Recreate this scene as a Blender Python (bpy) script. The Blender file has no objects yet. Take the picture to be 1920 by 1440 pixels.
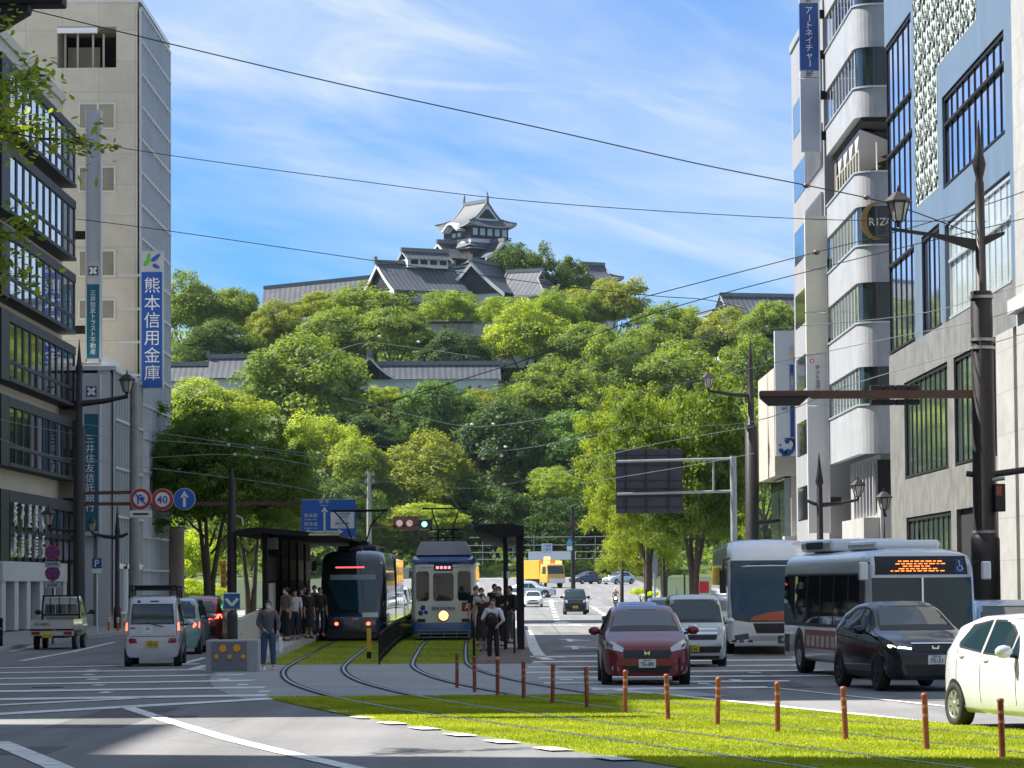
import bpy, bmesh, math, random
import numpy as np
from mathutils import Vector, Matrix, Euler
from mathutils.bvhtree import BVHTree
from mathutils.geometry import delaunay_2d_cdt
R_ = math.radians
PI = math.pi
rnd = random.Random(11)
scene = bpy.context.scene
COL = scene.collection
# ---------------------------------------------------------------- camera
FPX = 6000.0
CAM = Vector((0, 0, 1.95))
PITCH = math.atan(372 / FPX)
ROLL = R_(0.42)
_f = Vector((0, math.cos(PITCH), math.sin(PITCH)))
_u0 = Vector((0, -math.sin(PITCH), math.cos(PITCH)))
_r0 = Vector((1, 0, 0))
_r = _r0 * math.cos(ROLL) - _u0 * math.sin(ROLL)
_u = _u0 * math.cos(ROLL) + _r0 * math.sin(ROLL)
cd = bpy.data.cameras.new("camera")
cam = bpy.data.objects.new("camera", cd)
COL.objects.link(cam)
cam.matrix_world = Matrix(((_r.x, _u.x, -_f.x, CAM.x), (_r.y, _u.y, -_f.y, CAM.y), (_r.z, _u.z, -_f.z, CAM.z), (0, 0, 0, 1)))
cd.sensor_width = 36
cd.lens = FPX / 1920 * 36
cd.clip_end = 6000
cd.clip_start = 1
scene.camera = cam

_ZG = [(-60, 0), (40, 0), (62, -.07), (85, -.2), (113, -.1), (160, -.1), (207, -.15), (290, -.3), (320, .5), (345, 1.3), (375, 1.75), (430, 2.6), (900, 3)]
def zg(y):
    if y <= _ZG[0][0]: return _ZG[0][1]
    for (a, za), (b, zb) in zip(_ZG, _ZG[1:]):
        if y <= b: return za + (zb - za) * (y - a) / (b - a)
    return _ZG[-1][1]
def ray(px, py):
    return _r * ((px - 960) / FPX) + _u * (-(py - 720) / FPX) + _f
def W(px, py, Y):
    d = ray(px, py)
    return CAM + d * (Y / d.y)
def G(px, py, z=0.0):
    d = ray(px, py); Y = 60.0
    for _ in range(30):
        t = (zg(Y) + z - CAM.z) / d.z
        Y = .5 * Y + .5 * min(max(t * d.y, 5), 460)
    t = (zg(Y) + z - CAM.z) / d.z
    return Vector((CAM.x + d.x * Y / d.y, Y, zg(Y) + z))
def XP(px, Y, z=None):
    if z is None: z = zg(Y)
    py = 1100
    for _ in range(3):
        w = W(px, py, Y)
        py += (w.z - z) * FPX / Y
    return W(px, py, Y).x
def ZP(px, py, Y): return W(px, py, Y).z

# ---------------------------------------------------------------- materials
MATS = {}
def rgb(h):
    if isinstance(h, str):
        c = [int(h[i:i + 2], 16) / 255 for i in (0, 2, 4)]
        return tuple((x / 12.92 if x <= .04045 else ((x + .055) / 1.055) ** 2.4) for x in c)
    return tuple(h)
def M(name, col=(.5, .5, .5), rough=.6, metal=0., var=.12, scale=3., bump=0., bscale=40., spec=.5, emit=None, es=0., coat=0., streak=0., trans=0.):
    if name in MATS: return MATS[name]
    m = bpy.data.materials.new(name); m.use_nodes = True
    nt = m.node_tree; b = nt.nodes["Principled BSDF"]
    c = rgb(col)
    b.inputs['Roughness'].default_value = rough
    b.inputs['Metallic'].default_value = metal
    b.inputs['Specular IOR Level'].default_value = spec
    b.inputs['Coat Weight'].default_value = coat
    if coat: b.inputs['Coat Roughness'].default_value = .04
    b.inputs['Base Color'].default_value = (*c, 1)
    tc = nt.nodes.new('ShaderNodeTexCoord')
    if var > 0:
        n = nt.nodes.new('ShaderNodeTexNoise'); n.inputs['Scale'].default_value = scale; n.inputs['Detail'].default_value = 6
        n.inputs['Roughness'].default_value = .65
        if streak:
            mp = nt.nodes.new('ShaderNodeMapping'); mp.inputs['Scale'].default_value = (1, 1, streak)
            nt.links.new(tc.outputs['Object'], mp.inputs[0]); nt.links.new(mp.outputs[0], n.inputs['Vector'])
        else:
            nt.links.new(tc.outputs['Object'], n.inputs['Vector'])
        r = nt.nodes.new('ShaderNodeMapRange')
        r.inputs[1].default_value = .3; r.inputs[2].default_value = .7
        r.inputs[3].default_value = 1 - var; r.inputs[4].default_value = 1 + var * .6
        nt.links.new(n.outputs['Fac'], r.inputs[0])
        mx = nt.nodes.new('ShaderNodeMix'); mx.data_type = 'RGBA'; mx.blend_type = 'MULTIPLY'
        mx.inputs[0].default_value = 1; mx.inputs[6].default_value = (*c, 1)
        nt.links.new(r.outputs[0], mx.inputs[7]); nt.links.new(mx.outputs[2], b.inputs['Base Color'])
        rr = nt.nodes.new('ShaderNodeMapRange'); rr.inputs[3].default_value = max(0, rough - .08); rr.inputs[4].default_value = min(1, rough + .08)
        nt.links.new(n.outputs['Fac'], rr.inputs[0]); nt.links.new(rr.outputs[0], b.inputs['Roughness'])
    if bump > 0:
        n2 = nt.nodes.new('ShaderNodeTexNoise'); n2.inputs['Scale'].default_value = bscale; n2.inputs['Detail'].default_value = 4
        nt.links.new(tc.outputs['Object'], n2.inputs['Vector'])
        bp = nt.nodes.new('ShaderNodeBump'); bp.inputs['Strength'].default_value = bump; bp.inputs['Distance'].default_value = .02
        nt.links.new(n2.outputs['Fac'], bp.inputs['Height']); nt.links.new(bp.outputs[0], b.inputs['Normal'])
    if emit is not None:
        b.inputs['Emission Color'].default_value = (*rgb(emit), 1); b.inputs['Emission Strength'].default_value = es
    MATS[name] = m
    return m

def glass(name, col, rough=.03, wob=.0, metal=0., spec=.9, wscale=.6):
    """window glass seen from outside: dark interior behind a reflecting pane"""
    if name in MATS: return MATS[name]
    m = M(name, col, rough=rough, metal=metal, var=.25, scale=.7, spec=spec, coat=.6)
    nt = m.node_tree; b = nt.nodes["Principled BSDF"]
    b.inputs['IOR'].default_value = 1.6
    for l in list(nt.links):
        if l.to_socket == b.inputs['Roughness']: nt.links.remove(l)
    b.inputs['Roughness'].default_value = rough
    if wob:
        tc = nt.nodes.new('ShaderNodeTexCoord')
        n2 = nt.nodes.new('ShaderNodeTexNoise'); n2.inputs['Scale'].default_value = wscale
        nt.links.new(tc.outputs['Object'], n2.inputs['Vector'])
        bp = nt.nodes.new('ShaderNodeBump'); bp.inputs['Strength'].default_value = wob; bp.inputs['Distance'].default_value = .05
        nt.links.new(n2.outputs['Fac'], bp.inputs['Height'])
        nt.links.new(bp.outputs[0], b.inputs['Normal']); nt.links.new(bp.outputs[0], b.inputs['Coat Normal'])
    return m

def panelled(name, col, bw, bh, mortar=.012, dark=.55, rough=.6, var=.12, axis='yz', offset=0., spec=.4):
    """wall clad in panels with open joints"""
    if name in MATS: return MATS[name]
    m = M(name, col, rough=rough, var=var, scale=1.3, spec=spec)
    nt = m.node_tree; b = nt.nodes["Principled BSDF"]
    tc = nt.nodes.new('ShaderNodeTexCoord'); sp = nt.nodes.new('ShaderNodeSeparateXYZ'); cb = nt.nodes.new('ShaderNodeCombineXYZ')
    nt.links.new(tc.outputs['Object'], sp.inputs[0])
    ad = nt.nodes.new('ShaderNodeMath'); ad.operation = 'ADD'
    nt.links.new(sp.outputs[0], ad.inputs[0]); nt.links.new(sp.outputs[1], ad.inputs[1])
    src = {'yz': sp.outputs[1], 'xz': sp.outputs[0], 'sum': ad.outputs[0]}[axis]
    nt.links.new(src, cb.inputs[0]); nt.links.new(sp.outputs[2], cb.inputs[1])
    br = nt.nodes.new('ShaderNodeTexBrick'); br.offset = offset; br.squash = 1
    br.inputs['Scale'].default_value = 1; br.inputs['Brick Width'].default_value = bw; br.inputs['Row Height'].default_value = bh
    br.inputs['Mortar Size'].default_value = mortar; br.inputs['Mortar Smooth'].default_value = .2
    br.inputs['Color1'].default_value = (1, 1, 1, 1); br.inputs['Color2'].default_value = (.9, .9, .9, 1); br.inputs['Mortar'].default_value = (dark, dark, dark, 1)
    nt.links.new(cb.outputs[0], br.inputs['Vector'])
    lk = [l for l in nt.links if l.to_socket == b.inputs['Base Color']]
    mx = nt.nodes.new('ShaderNodeMix'); mx.data_type = 'RGBA'; mx.blend_type = 'MULTIPLY'; mx.inputs[0].default_value = 1
    if lk: nt.links.new(lk[0].from_socket, mx.inputs[6])
    else: mx.inputs[6].default_value = (*rgb(col), 1)
    nt.links.new(br.outputs['Color'], mx.inputs[7]); nt.links.new(mx.outputs[2], b.inputs['Base Color'])
    return m

# ---------------------------------------------------------------- mesh builder
class MB:
    def __init__(s): s.v = []; s.f = []; s.m = []; s.s = []
    def add(s, vs, fs, m=0, smooth=False):
        o = len(s.v); s.v.extend([tuple(v) for v in vs])
        for f in fs: s.f.append([o + i for i in f]); s.m.append(m); s.s.append(smooth)
        return s
    def quad(s, a, b, c, d, m=0): return s.add([a, b, c, d], [(0, 1, 2, 3)], m)
    def hexa(s, p, m=0):
        return s.add(p, [(0, 3, 2, 1), (4, 5, 6, 7), (0, 1, 5, 4), (1, 2, 6, 5), (2, 3, 7, 6), (3, 0, 4, 7)], m)
    def box(s, x0, x1, y0, y1, z0, z1, m=0):
        return s.hexa([(x0, y0, z0), (x1, y0, z0), (x1, y1, z0), (x0, y1, z0), (x0, y0, z1), (x1, y0, z1), (x1, y1, z1), (x0, y1, z1)], m)
    def cbox(s, c, d, m=0, rz=0., taper=1.):
        vs = []
        for z, t in ((-.5, 1), (.5, taper)):
            for x, y in ((-.5, -.5), (.5, -.5), (.5, .5), (-.5, .5)):
                X, Y = x * d[0] * t, y * d[1] * t
                vs.append((c[0] + X * math.cos(rz) - Y * math.sin(rz), c[1] + X * math.sin(rz) + Y * math.cos(rz), c[2] + z * d[2]))
        return s.hexa(vs, m)
    def bevbox(s, x0, x1, y0, y1, z0, z1, b=.03, m=0):
        bm = bmesh.new(); bmesh.ops.create_cube(bm, size=1)
        for v in bm.verts: v.co = Vector(((x0 + x1) / 2 + v.co.x * (x1 - x0), (y0 + y1) / 2 + v.co.y * (y1 - y0), (z0 + z1) / 2 + v.co.z * (z1 - z0)))
        bmesh.ops.bevel(bm, geom=bm.edges[:], offset=b, segments=2, affect='EDGES', profile=.5)
        return s.bm(bm, m)
    def bm(s, bm, m=0, smooth=False):
        bm.verts.index_update()
        s.add([v.co[:] for v in bm.verts], [[v.index for v in f.verts] for f in bm.faces], m, smooth); bm.free(); return s
    def beam(s, a, b, w, h, m=0, up=(0, 0, 1)):
        a = Vector(a); b = Vector(b); d = (b - a).normalized(); u = Vector(up)
        if abs(d.dot(u)) > .98: u = Vector((1, 0, 0))
        r = d.cross(u).normalized(); u = r.cross(d)
        p = []
        for q in (a, b):
            for i, j in ((-1, -1), (1, -1), (1, 1), (-1, 1)): p.append(q + r * (i * w / 2) + u * (j * h / 2))
        return s.hexa(p, m)
    def tube(s, pts, r, n=8, m=0, caps=True, smooth=True):
        pts = [Vector(p) for p in pts]; k = len(pts)
        rr = r if isinstance(r, (list, tuple)) else [r] * k
        vs = []; pu = None
        for i, p in enumerate(pts):
            d = (pts[min(i + 1, k - 1)] - pts[max(i - 1, 0)])
            if d.length < 1e-9: d = Vector((0, 0, 1))
            d.normalize()
            if pu is None:
                pu = Vector((1, 0, 0)) if abs(d.x) < .9 else Vector((0, 1, 0))
            u = (pu - d * pu.dot(d)).normalized(); w = d.cross(u); pu = u
            for j in range(n):
                a = 2 * PI * j / n
                vs.append(p + (u * math.cos(a) + w * math.sin(a)) * rr[i])
        fs = []
        for i in range(k - 1):
            for j in range(n): fs.append((i * n + j, i * n + (j + 1) % n, (i + 1) * n + (j + 1) % n, (i + 1) * n + j))
        s.add(vs, fs, m, smooth)
        if caps: s.add([vs[j] for j in range(n)], [tuple(range(n))[::-1]], m); s.add([vs[(k - 1) * n + j] for j in range(n)], [tuple(range(n))], m)
        return s
    def lathe(s, prof, o=(0, 0, 0), n=16, m=0, axis='z', smooth=True):
        vs = []
        for r, z in prof:
            for j in range(n):
                a = 2 * PI * j / n; c, t = r * math.cos(a), r * math.sin(a)
                if axis == 'z': p = (c, t, z)
                elif axis == 'y': p = (c, z, t)
                else: p = (z, c, t)
                vs.append((o[0] + p[0], o[1] + p[1], o[2] + p[2]))
        fs = []
        for i in range(len(prof) - 1):
            for j in range(n): fs.append((i * n + j, i * n + (j + 1) % n, (i + 1) * n + (j + 1) % n, (i + 1) * n + j))
        s.add(vs, fs, m, smooth)
        s.add(vs[:n], [tuple(range(n))[::-1]], m); s.add(vs[-n:], [tuple(range(n))], m)
        return s
    def prism(s, poly, ax, a, b, m=0):
        """extrude a 2D polygon along axis ax (0=x,1=y,2=z) from a to b"""
        def p3(q, t): return (t, q[0], q[1]) if ax == 0 else ((q[0], t, q[1]) if ax == 1 else (q[0], q[1], t))
        n = len(poly); vs = [p3(q, a) for q in poly] + [p3(q, b) for q in poly]
        fs = [tuple(range(n))[::-1], tuple(range(n, 2 * n))] + [(i, (i + 1) % n, n + (i + 1) % n, n + i) for i in range(n)]
        return s.add(vs, fs, m)
    def ball(s, c, r, m=0, n=10, sq=(1, 1, 1)):
        prof = []
        for i in range(n // 2 + 1):
            a = -PI / 2 + PI * i / (n // 2)
            prof.append((max(1e-4, math.cos(a)), math.sin(a)))
        vs = []
        for q, z in prof:
            for j in range(n):
                a = 2 * PI * j / n; vs.append((c[0] + r * sq[0] * q * math.cos(a), c[1] + r * sq[1] * q * math.sin(a), c[2] + r * sq[2] * z))
        fs = []
        for i in range(len(prof) - 1):
            for j in range(n): fs.append((i * n + j, i * n + (j + 1) % n, (i + 1) * n + (j + 1) % n, (i + 1) * n + j))
        return s.add(vs, fs, m, True)
    def build(s, name, mats, parent=None, world=False, fixn=True):
        me = bpy.data.meshes.new(name)
        vs = s.v
        if world and parent is not None:
            inv = WM(parent).inverted(); vs = [tuple(inv @ Vector(v)) for v in vs]
        me.from_pydata(vs, [], s.f)
        if not isinstance(mats, (list, tuple)): mats = [mats]
        for m in mats: me.materials.append(m)
        me.polygons.foreach_set('material_index', s.m); me.polygons.foreach_set('use_smooth', s.s)
        if fixn:
            bm = bmesh.new(); bm.from_mesh(me); bmesh.ops.recalc_face_normals(bm, faces=bm.faces); bm.to_mesh(me); bm.free()
        me.update()
        return link(name, me, parent)
def WM(o):
    m = o.matrix_basis.copy()
    while o.parent: o = o.parent; m = o.matrix_basis @ m
    return m
def link(name, me, parent=None):
    o = bpy.data.objects.new(name, me); COL.objects.link(o)
    if parent is not None: o.parent = parent
    return o
def thing(name, label, cat, loc=(0, 0, 0), rz=0., group=None):
    o = bpy.data.objects.new(name, None); COL.objects.link(o)
    o.empty_display_size = .2
    o.location = loc; o.rotation_euler = (0, 0, rz)
    return tag(o, label, cat, group)
def tag(o, label=None, cat=None, group=None, kind=None):
    if label: o['label'] = label
    if cat: o['category'] = cat
    if group: o['group'] = group
    if kind: o['kind'] = kind
    return o
def dup(root, loc=None, rz=None, label=None, group=None):
    def cp(o, par):
        c = o.copy(); COL.objects.link(c)
        if par is not None: c.parent = par
        for ch in o.children: cp(ch, c)
        return c
    r = cp(root, None)
    if loc is not None: r.location = loc
    if rz is not None: r.rotation_euler = (0, 0, rz)
    if label: r['label'] = label
    if group: r['group'] = group
    return r
# ---------------------------------------------------------------- lettering
def text_mb(txt, size, depth=.01, off=0.):
    """text as mesh data: list of verts, faces; lies in XZ facing -Y, centred"""
    cu = bpy.data.curves.new('t', 'FONT'); cu.body = txt; cu.size = size; cu.extrude = depth / 2
    cu.align_x = 'CENTER'; cu.align_y = 'CENTER'; cu.resolution_u = 2; cu.offset = off
    o = bpy.data.objects.new('t', cu); COL.objects.link(o)
    dg = bpy.context.evaluated_depsgraph_get(); dg.update()
    me = bpy.data.meshes.new_from_object(o.evaluated_get(dg))
    vs = [(v.co.x, -v.co.z, v.co.y) for v in me.vertices]; fs = [list(p.vertices) for p in me.polygons]
    bpy.data.objects.remove(o); bpy.data.curves.remove(cu); bpy.data.meshes.remove(me)
    return vs, fs
def put_text(mb, txt, size, mat4, m=0, depth=.01, bold=0., sx=1.):
    vs, fs = text_mb(txt, size, depth, 0. if ord(txt[0]) > 255 else min(bold * .5, size * .011))
    if vs: mb.add([mat4 @ Vector((v[0] * sx, v[1], v[2])) for v in vs], fs, m)
def vtext(mb, txt, size, step, top, mat4, m=0, depth=.01, bold=0., sx=1.):
    for i, ch in enumerate(txt):
        if ch == 'ー': put_text(mb, 'ー', size, mat4 @ Matrix.Translation((0, 0, top - i * step)) @ Matrix.Rotation(PI / 2, 4, 'Y'), m, depth, bold)
        else: put_text(mb, ch, size, mat4 @ Matrix.Translation((0, 0, top - i * step)), m, depth, bold, sx)
FACE_CAM = Matrix.Identity(4)
# ================================================================ light and sky
SUN_AZ = R_(76)      # to the left of the viewing direction
SUN_EL = R_(51)
sun_dir = Vector((-math.sin(SUN_AZ) * math.cos(SUN_EL), math.cos(SUN_AZ) * math.cos(SUN_EL), math.sin(SUN_EL)))
sl = bpy.data.lights.new("sun", 'SUN'); sl.energy = 4.4; sl.angle = R_(.55); sl.color = (1, .95, .86)
so = bpy.data.objects.new("sun", sl); COL.objects.link(so)
so.rotation_euler = (-sun_dir).to_track_quat('-Z', 'Y').to_euler(); so.location = (-60, 60, 80)
w = bpy.data.worlds.new("World"); scene.world = w; w.use_nodes = True
nt = w.node_tree; bg = nt.nodes['Background']; L = nt.links.new
sky = nt.nodes.new('ShaderNodeTexSky'); sky.sky_type = 'NISHITA'; sky.sun_disc = False
sky.sun_elevation = SUN_EL; sky.sun_rotation = -SUN_AZ; sky.air_density = 1.0; sky.dust_density = .25; sky.ozone_density = 4.0; sky.altitude = 0
hs = nt.nodes.new('ShaderNodeHueSaturation'); hs.inputs['Saturation'].default_value = 1.05; L(sky.outputs[0], hs.inputs['Color'])
tint = nt.nodes.new('ShaderNodeMix'); tint.data_type = 'RGBA'; tint.blend_type = 'MULTIPLY'; tint.inputs[0].default_value = 1
tint.inputs[7].default_value = (.14, .35, .60, 1); L(hs.outputs[0], tint.inputs[6])
tc = nt.nodes.new('ShaderNodeTexCoord')
def wave(scale, rot, stretch, lo, hi, dist, detail, seed, rough=.55):
    mp = nt.nodes.new('ShaderNodeMapping'); mp.vector_type = 'TEXTURE'
    mp.inputs['Rotation'].default_value = (0, R_(rot), 0); mp.inputs['Scale'].default_value = (stretch, 1, 1); mp.inputs['Location'].default_value = (seed, 0, 0)
    L(tc.outputs['Generated'], mp.inputs[0])
    n = nt.nodes.new('ShaderNodeTexNoise'); n.inputs['Scale'].default_value = scale; n.inputs['Detail'].default_value = detail
    n.inputs['Distortion'].default_value = dist; n.inputs['Roughness'].default_value = rough
    L(mp.outputs[0], n.inputs['Vector'])
    r = nt.nodes.new('ShaderNodeMapRange'); r.interpolation_type = 'SMOOTHSTEP'
    r.inputs[1].default_value = lo; r.inputs[2].default_value = hi
    L(n.outputs['Fac'], r.inputs[0]); return r.outputs[0]
c1 = wave(11, 14, 3.6, .33, .68, .5, 5, 3.1)
c2 = wave(34, 17, 6.0, .34, .70, 1.0, 9, 1.7, .62)
c3 = wave(60, 4, 9.0, .60, .78, .4, 6, 5.2)
mu = nt.nodes.new('ShaderNodeMath'); mu.operation = 'MULTIPLY_ADD'
ad = nt.nodes.new('ShaderNodeMath'); ad.operation = 'MULTIPLY_ADD'; ad.inputs[1].default_value = .5; ad.inputs[2].default_value = .52
L(c2, ad.inputs[0]); L(c1, mu.inputs[0]); L(ad.outputs[0], mu.inputs[1])
c3m = nt.nodes.new('ShaderNodeMath'); c3m.operation = 'MULTIPLY'; c3m.inputs[1].default_value = .35; L(c3, c3m.inputs[0]); L(c3m.outputs[0], mu.inputs[2])
cl = nt.nodes.new('ShaderNodeMix'); cl.data_type = 'RGBA'; cl.clamp_factor = True
sx = nt.nodes.new('ShaderNodeSeparateXYZ'); L(tc.outputs['Generated'], sx.inputs[0]); hi_ = nt.nodes.new('ShaderNodeMapRange'); hi_.interpolation_type = 'SMOOTHSTEP'; hi_.inputs[1].default_value = .24; hi_.inputs[2].default_value = .6; hi_.inputs[4].default_value = .62; L(sx.outputs[2], hi_.inputs[0]); mxm = nt.nodes.new('ShaderNodeMath'); mxm.operation = 'MAXIMUM'; L(mu.outputs[0], mxm.inputs[0]); L(hi_.outputs[0], mxm.inputs[1]); L(mxm.outputs[0], cl.inputs[0]); L(tint.outputs[2], cl.inputs[6]); cl.inputs[7].default_value = (2.75, 3.15, 3.5, 1)  # cloud cover added above the view, lifts and whitens the ambient light
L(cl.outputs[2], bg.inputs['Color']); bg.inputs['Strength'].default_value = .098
scene.view_settings.view_transform = 'Standard'; scene.view_settings.look = 'None'; scene.view_settings.gamma = 1
scene.view_settings.exposure = 1.5

# ================================================================ ground sheets
KN = [a for a, _ in _ZG]
def stations(y0, y1, step):
    n = max(1, int(math.ceil((y1 - y0) / step)))
    ys = set(y0 + (y1 - y0) * i / n for i in range(n + 1)) | set(k for k in KN if y0 < k < y1)
    return sorted(ys)
def fn(v): return v if callable(v) else (lambda y: v)
def sheet(name, xl, xr, y0, y1, off, mat, step=5., kind='structure', kerb=0., nx=1):
    xl, xr = fn(xl), fn(xr); ys = stations(y0, y1, step); mb = MB()
    vs = []
    for y in ys:
        for i in range(nx + 1): vs.append((xl(y) + (xr(y) - xl(y)) * i / nx, y, zg(y) + off))
    k = nx + 1
    mb.add(vs, [(a * k + i, a * k + i + 1, (a + 1) * k + i + 1, (a + 1) * k + i) for a in range(len(ys) - 1) for i in range(nx)], 0)
    if kerb:
        for sx in (xl, xr):
            e = .0 
            mb.add([(sx(y), y, zg(y) + off) for y in ys] + [(sx(y), y, zg(y) - .05) for y in ys], [(i, i + 1, len(ys) + i + 1, len(ys) + i) for i in range(len(ys) - 1)], 0)
        for y in (ys[0], ys[-1]):
            mb.add([(xl(y), y, zg(y) + off), (xr(y), y, zg(y) + off), (xr(y), y, zg(y) - .05), (xl(y), y, zg(y) - .05)], [(0, 1, 2, 3)], 0)
    o = mb.build(name, mat); tag(o, kind=kind); return o
def curve_fn(pts):
    """smooth x(y) through points (x,y) sorted by y"""
    p = sorted(pts, key=lambda q: q[1]); ys = [q[1] for q in p]; xs = [q[0] for q in p]
    n = len(p); m = []
    for i in range(n):
        a, b = max(0, i - 1), min(n - 1, i + 1)
        m.append((xs[b] - xs[a]) / (ys[b] - ys[a]))
    def f(y):
        if y <= ys[0]: return xs[0] + m[0] * (y - ys[0])
        if y >= ys[-1]: return xs[-1] + m[-1] * (y - ys[-1])
        for i in range(n - 1):
            if y <= ys[i + 1]:
                h = ys[i + 1] - ys[i]; t = (y - ys[i]) / h
                return (2 * t**3 - 3 * t**2 + 1) * xs[i] + (t**3 - 2 * t**2 + t) * h * m[i] + (-2 * t**3 + 3 * t**2) * xs[i + 1] + (t**3 - t**2) * h * m[i + 1]
    return f
# centre line of the left-hand track (measured on the ground)
C1 = curve_fn([(-5.3, 320), (-5.45, 200), (-5.55, 113), (-5.35, 95), (-5.1, 83), (-4.6, 74), (-3.75, 65), (-2.55, 57), (-.9, 49.3), (.75, 43.3), (2.2, 38.3), (3.5, 34), (5.2, 28), (9.5, 10)])
def off_curve(y, d):
    """x of the C1 curve moved sideways by d (d>0 = right)"""
    s = (C1(y + .2) - C1(y - .2)) / .4
    return C1(y) + d * math.sqrt(1 + s * s)

def asphalt(name, c=.105):
    m = M(name, (c, c, c * 1.02), rough=.85, var=.16, scale=.22, spec=.3, bump=.25, bscale=60)
    nt = m.node_tree; b = nt.nodes['Principled BSDF']
    tc = nt.nodes.new('ShaderNodeTexCoord')
    n = nt.nodes.new('ShaderNodeTexNoise'); n.inputs['Scale'].default_value = 9; n.inputs['Detail'].default_value = 9; n.inputs['Roughness'].default_value = .8
    nt.links.new(tc.outputs['Object'], n.inputs['Vector'])
    mp = nt.nodes.new('ShaderNodeMapping'); mp.inputs['Scale'].default_value = (1.3, .05, 1); nt.links.new(tc.outputs['Object'], mp.inputs[0])
    n2 = nt.nodes.new('ShaderNodeTexNoise'); n2.inputs['Scale'].default_value = .9; n2.inputs['Detail'].default_value = 3; nt.links.new(mp.outputs[0], n2.inputs['Vector'])
    vo = nt.nodes.new('ShaderNodeTexVoronoi'); vo.feature = 'DISTANCE_TO_EDGE'; vo.inputs['Scale'].default_value = .28
    nz = nt.nodes.new('ShaderNodeMix'); nz.data_type = 'RGBA'; nz.inputs[0].default_value = .12
    nt.links.new(tc.outputs['Object'], nz.inputs[6]); nt.links.new(n.outputs['Color'], nz.inputs[7]); nt.links.new(nz.outputs[2], vo.inputs['Vector'])
    cr = nt.nodes.new('ShaderNodeMapRange'); cr.inputs[1].default_value = .0; cr.inputs[2].default_value = .008; cr.inputs[3].default_value = .72; cr.inputs[4].default_value = 1
    nt.links.new(vo.outputs['Distance'], cr.inputs[0])
    a = nt.nodes.new('ShaderNodeMapRange'); a.inputs[1].default_value = .25; a.inputs[2].default_value = .75; a.inputs[3].default_value = .78; a.inputs[4].default_value = 1.2
    nt.links.new(n.outputs['Fac'], a.inputs[0])
    a2 = nt.nodes.new('ShaderNodeMapRange'); a2.inputs[1].default_value = .3; a2.inputs[2].default_value = .7; a2.inputs[3].default_value = .8; a2.inputs[4].default_value = 1.15
    nt.links.new(n2.outputs['Fac'], a2.inputs[0])
    p = nt.nodes.new('ShaderNodeMath'); p.operation = 'MULTIPLY'; nt.links.new(a.outputs[0], p.inputs[0]); nt.links.new(a2.outputs[0], p.inputs[1])
    p2 = nt.nodes.new('ShaderNodeMath'); p2.operation = 'MULTIPLY'; nt.links.new(p.outputs[0], p2.inputs[0]); nt.links.new(cr.outputs[0], p2.inputs[1])
    lk = [l for l in nt.links if l.to_socket == b.inputs['Base Color']][0]
    mx = nt.nodes.new('ShaderNodeMix'); mx.data_type = 'RGBA'; mx.blend_type = 'MULTIPLY'; mx.inputs[0].default_value = 1
    nt.links.new(lk.from_socket, mx.inputs[6]); nt.links.new(p2.outputs[0], mx.inputs[7]); nt.links.new(mx.outputs[2], b.inputs['Base Color'])
    return m
m_asph = asphalt('asphalt', .19)
m_pave = panelled('paving', (.30, .29, .27), .3, .3, .012, .7, .8, .2, 'yz')
m_conc = M('concrete', (.36, .36, .36), .85, var=.25, scale=.8, bump=.2, bscale=30)
m_slab = M('slab_concrete', (.29, .30, .31), .8, var=.22, scale=.5, bump=.15, bscale=25)
m_kerb = M('kerb_stone', (.38, .38, .37), .8, var=.2, scale=2)
m_paint = M('road_paint', (.74, .74, .72), .6, var=.3, scale=2.2, bump=.1)
def _wear(m):
    nt = m.node_tree; b = nt.nodes['Principled BSDF']; tc = nt.nodes.new('ShaderNodeTexCoord'); n = nt.nodes.new('ShaderNodeTexNoise'); n.inputs['Scale'].default_value = 5; n.inputs['Detail'].default_value = 8; n.inputs['Roughness'].default_value = .75
    nt.links.new(tc.outputs['Object'], n.inputs['Vector']); r = nt.nodes.new('ShaderNodeMapRange'); r.inputs[1].default_value = .54; r.inputs[2].default_value = .66; r.inputs[4].default_value = .75; nt.links.new(n.outputs['Fac'], r.inputs[0])
    lk = [l for l in nt.links if l.to_socket == b.inputs['Base Color']][0]; mx = nt.nodes.new('ShaderNodeMix'); mx.data_type = 'RGBA'; mx.inputs[7].default_value = (.17, .17, .18, 1); nt.links.new(r.outputs[0], mx.inputs[0]); nt.links.new(lk.from_socket, mx.inputs[6]); nt.links.new(mx.outputs[2], b.inputs['Base Color'])
_wear(m_paint)
m_soil = M('soil', (.22, .28, .025), .95, var=.5, scale=1.1, bump=.4)
m_earth = M('hill_earth', (.06, .09, .015), .95, var=.4, scale=.2)
m_steel = M('rail_steel', (.40, .40, .40), .38, 1., var=.2, scale=4)
m_dark = M('dark_gap', (.012, .012, .013), .8, var=.2)
m_black = M('black_metal', (.014, .014, .016), .6, 0, var=.2, spec=.2)
m_park = M('park_grass', (.028, .05, .012), .95, var=.4, scale=.4)

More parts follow.
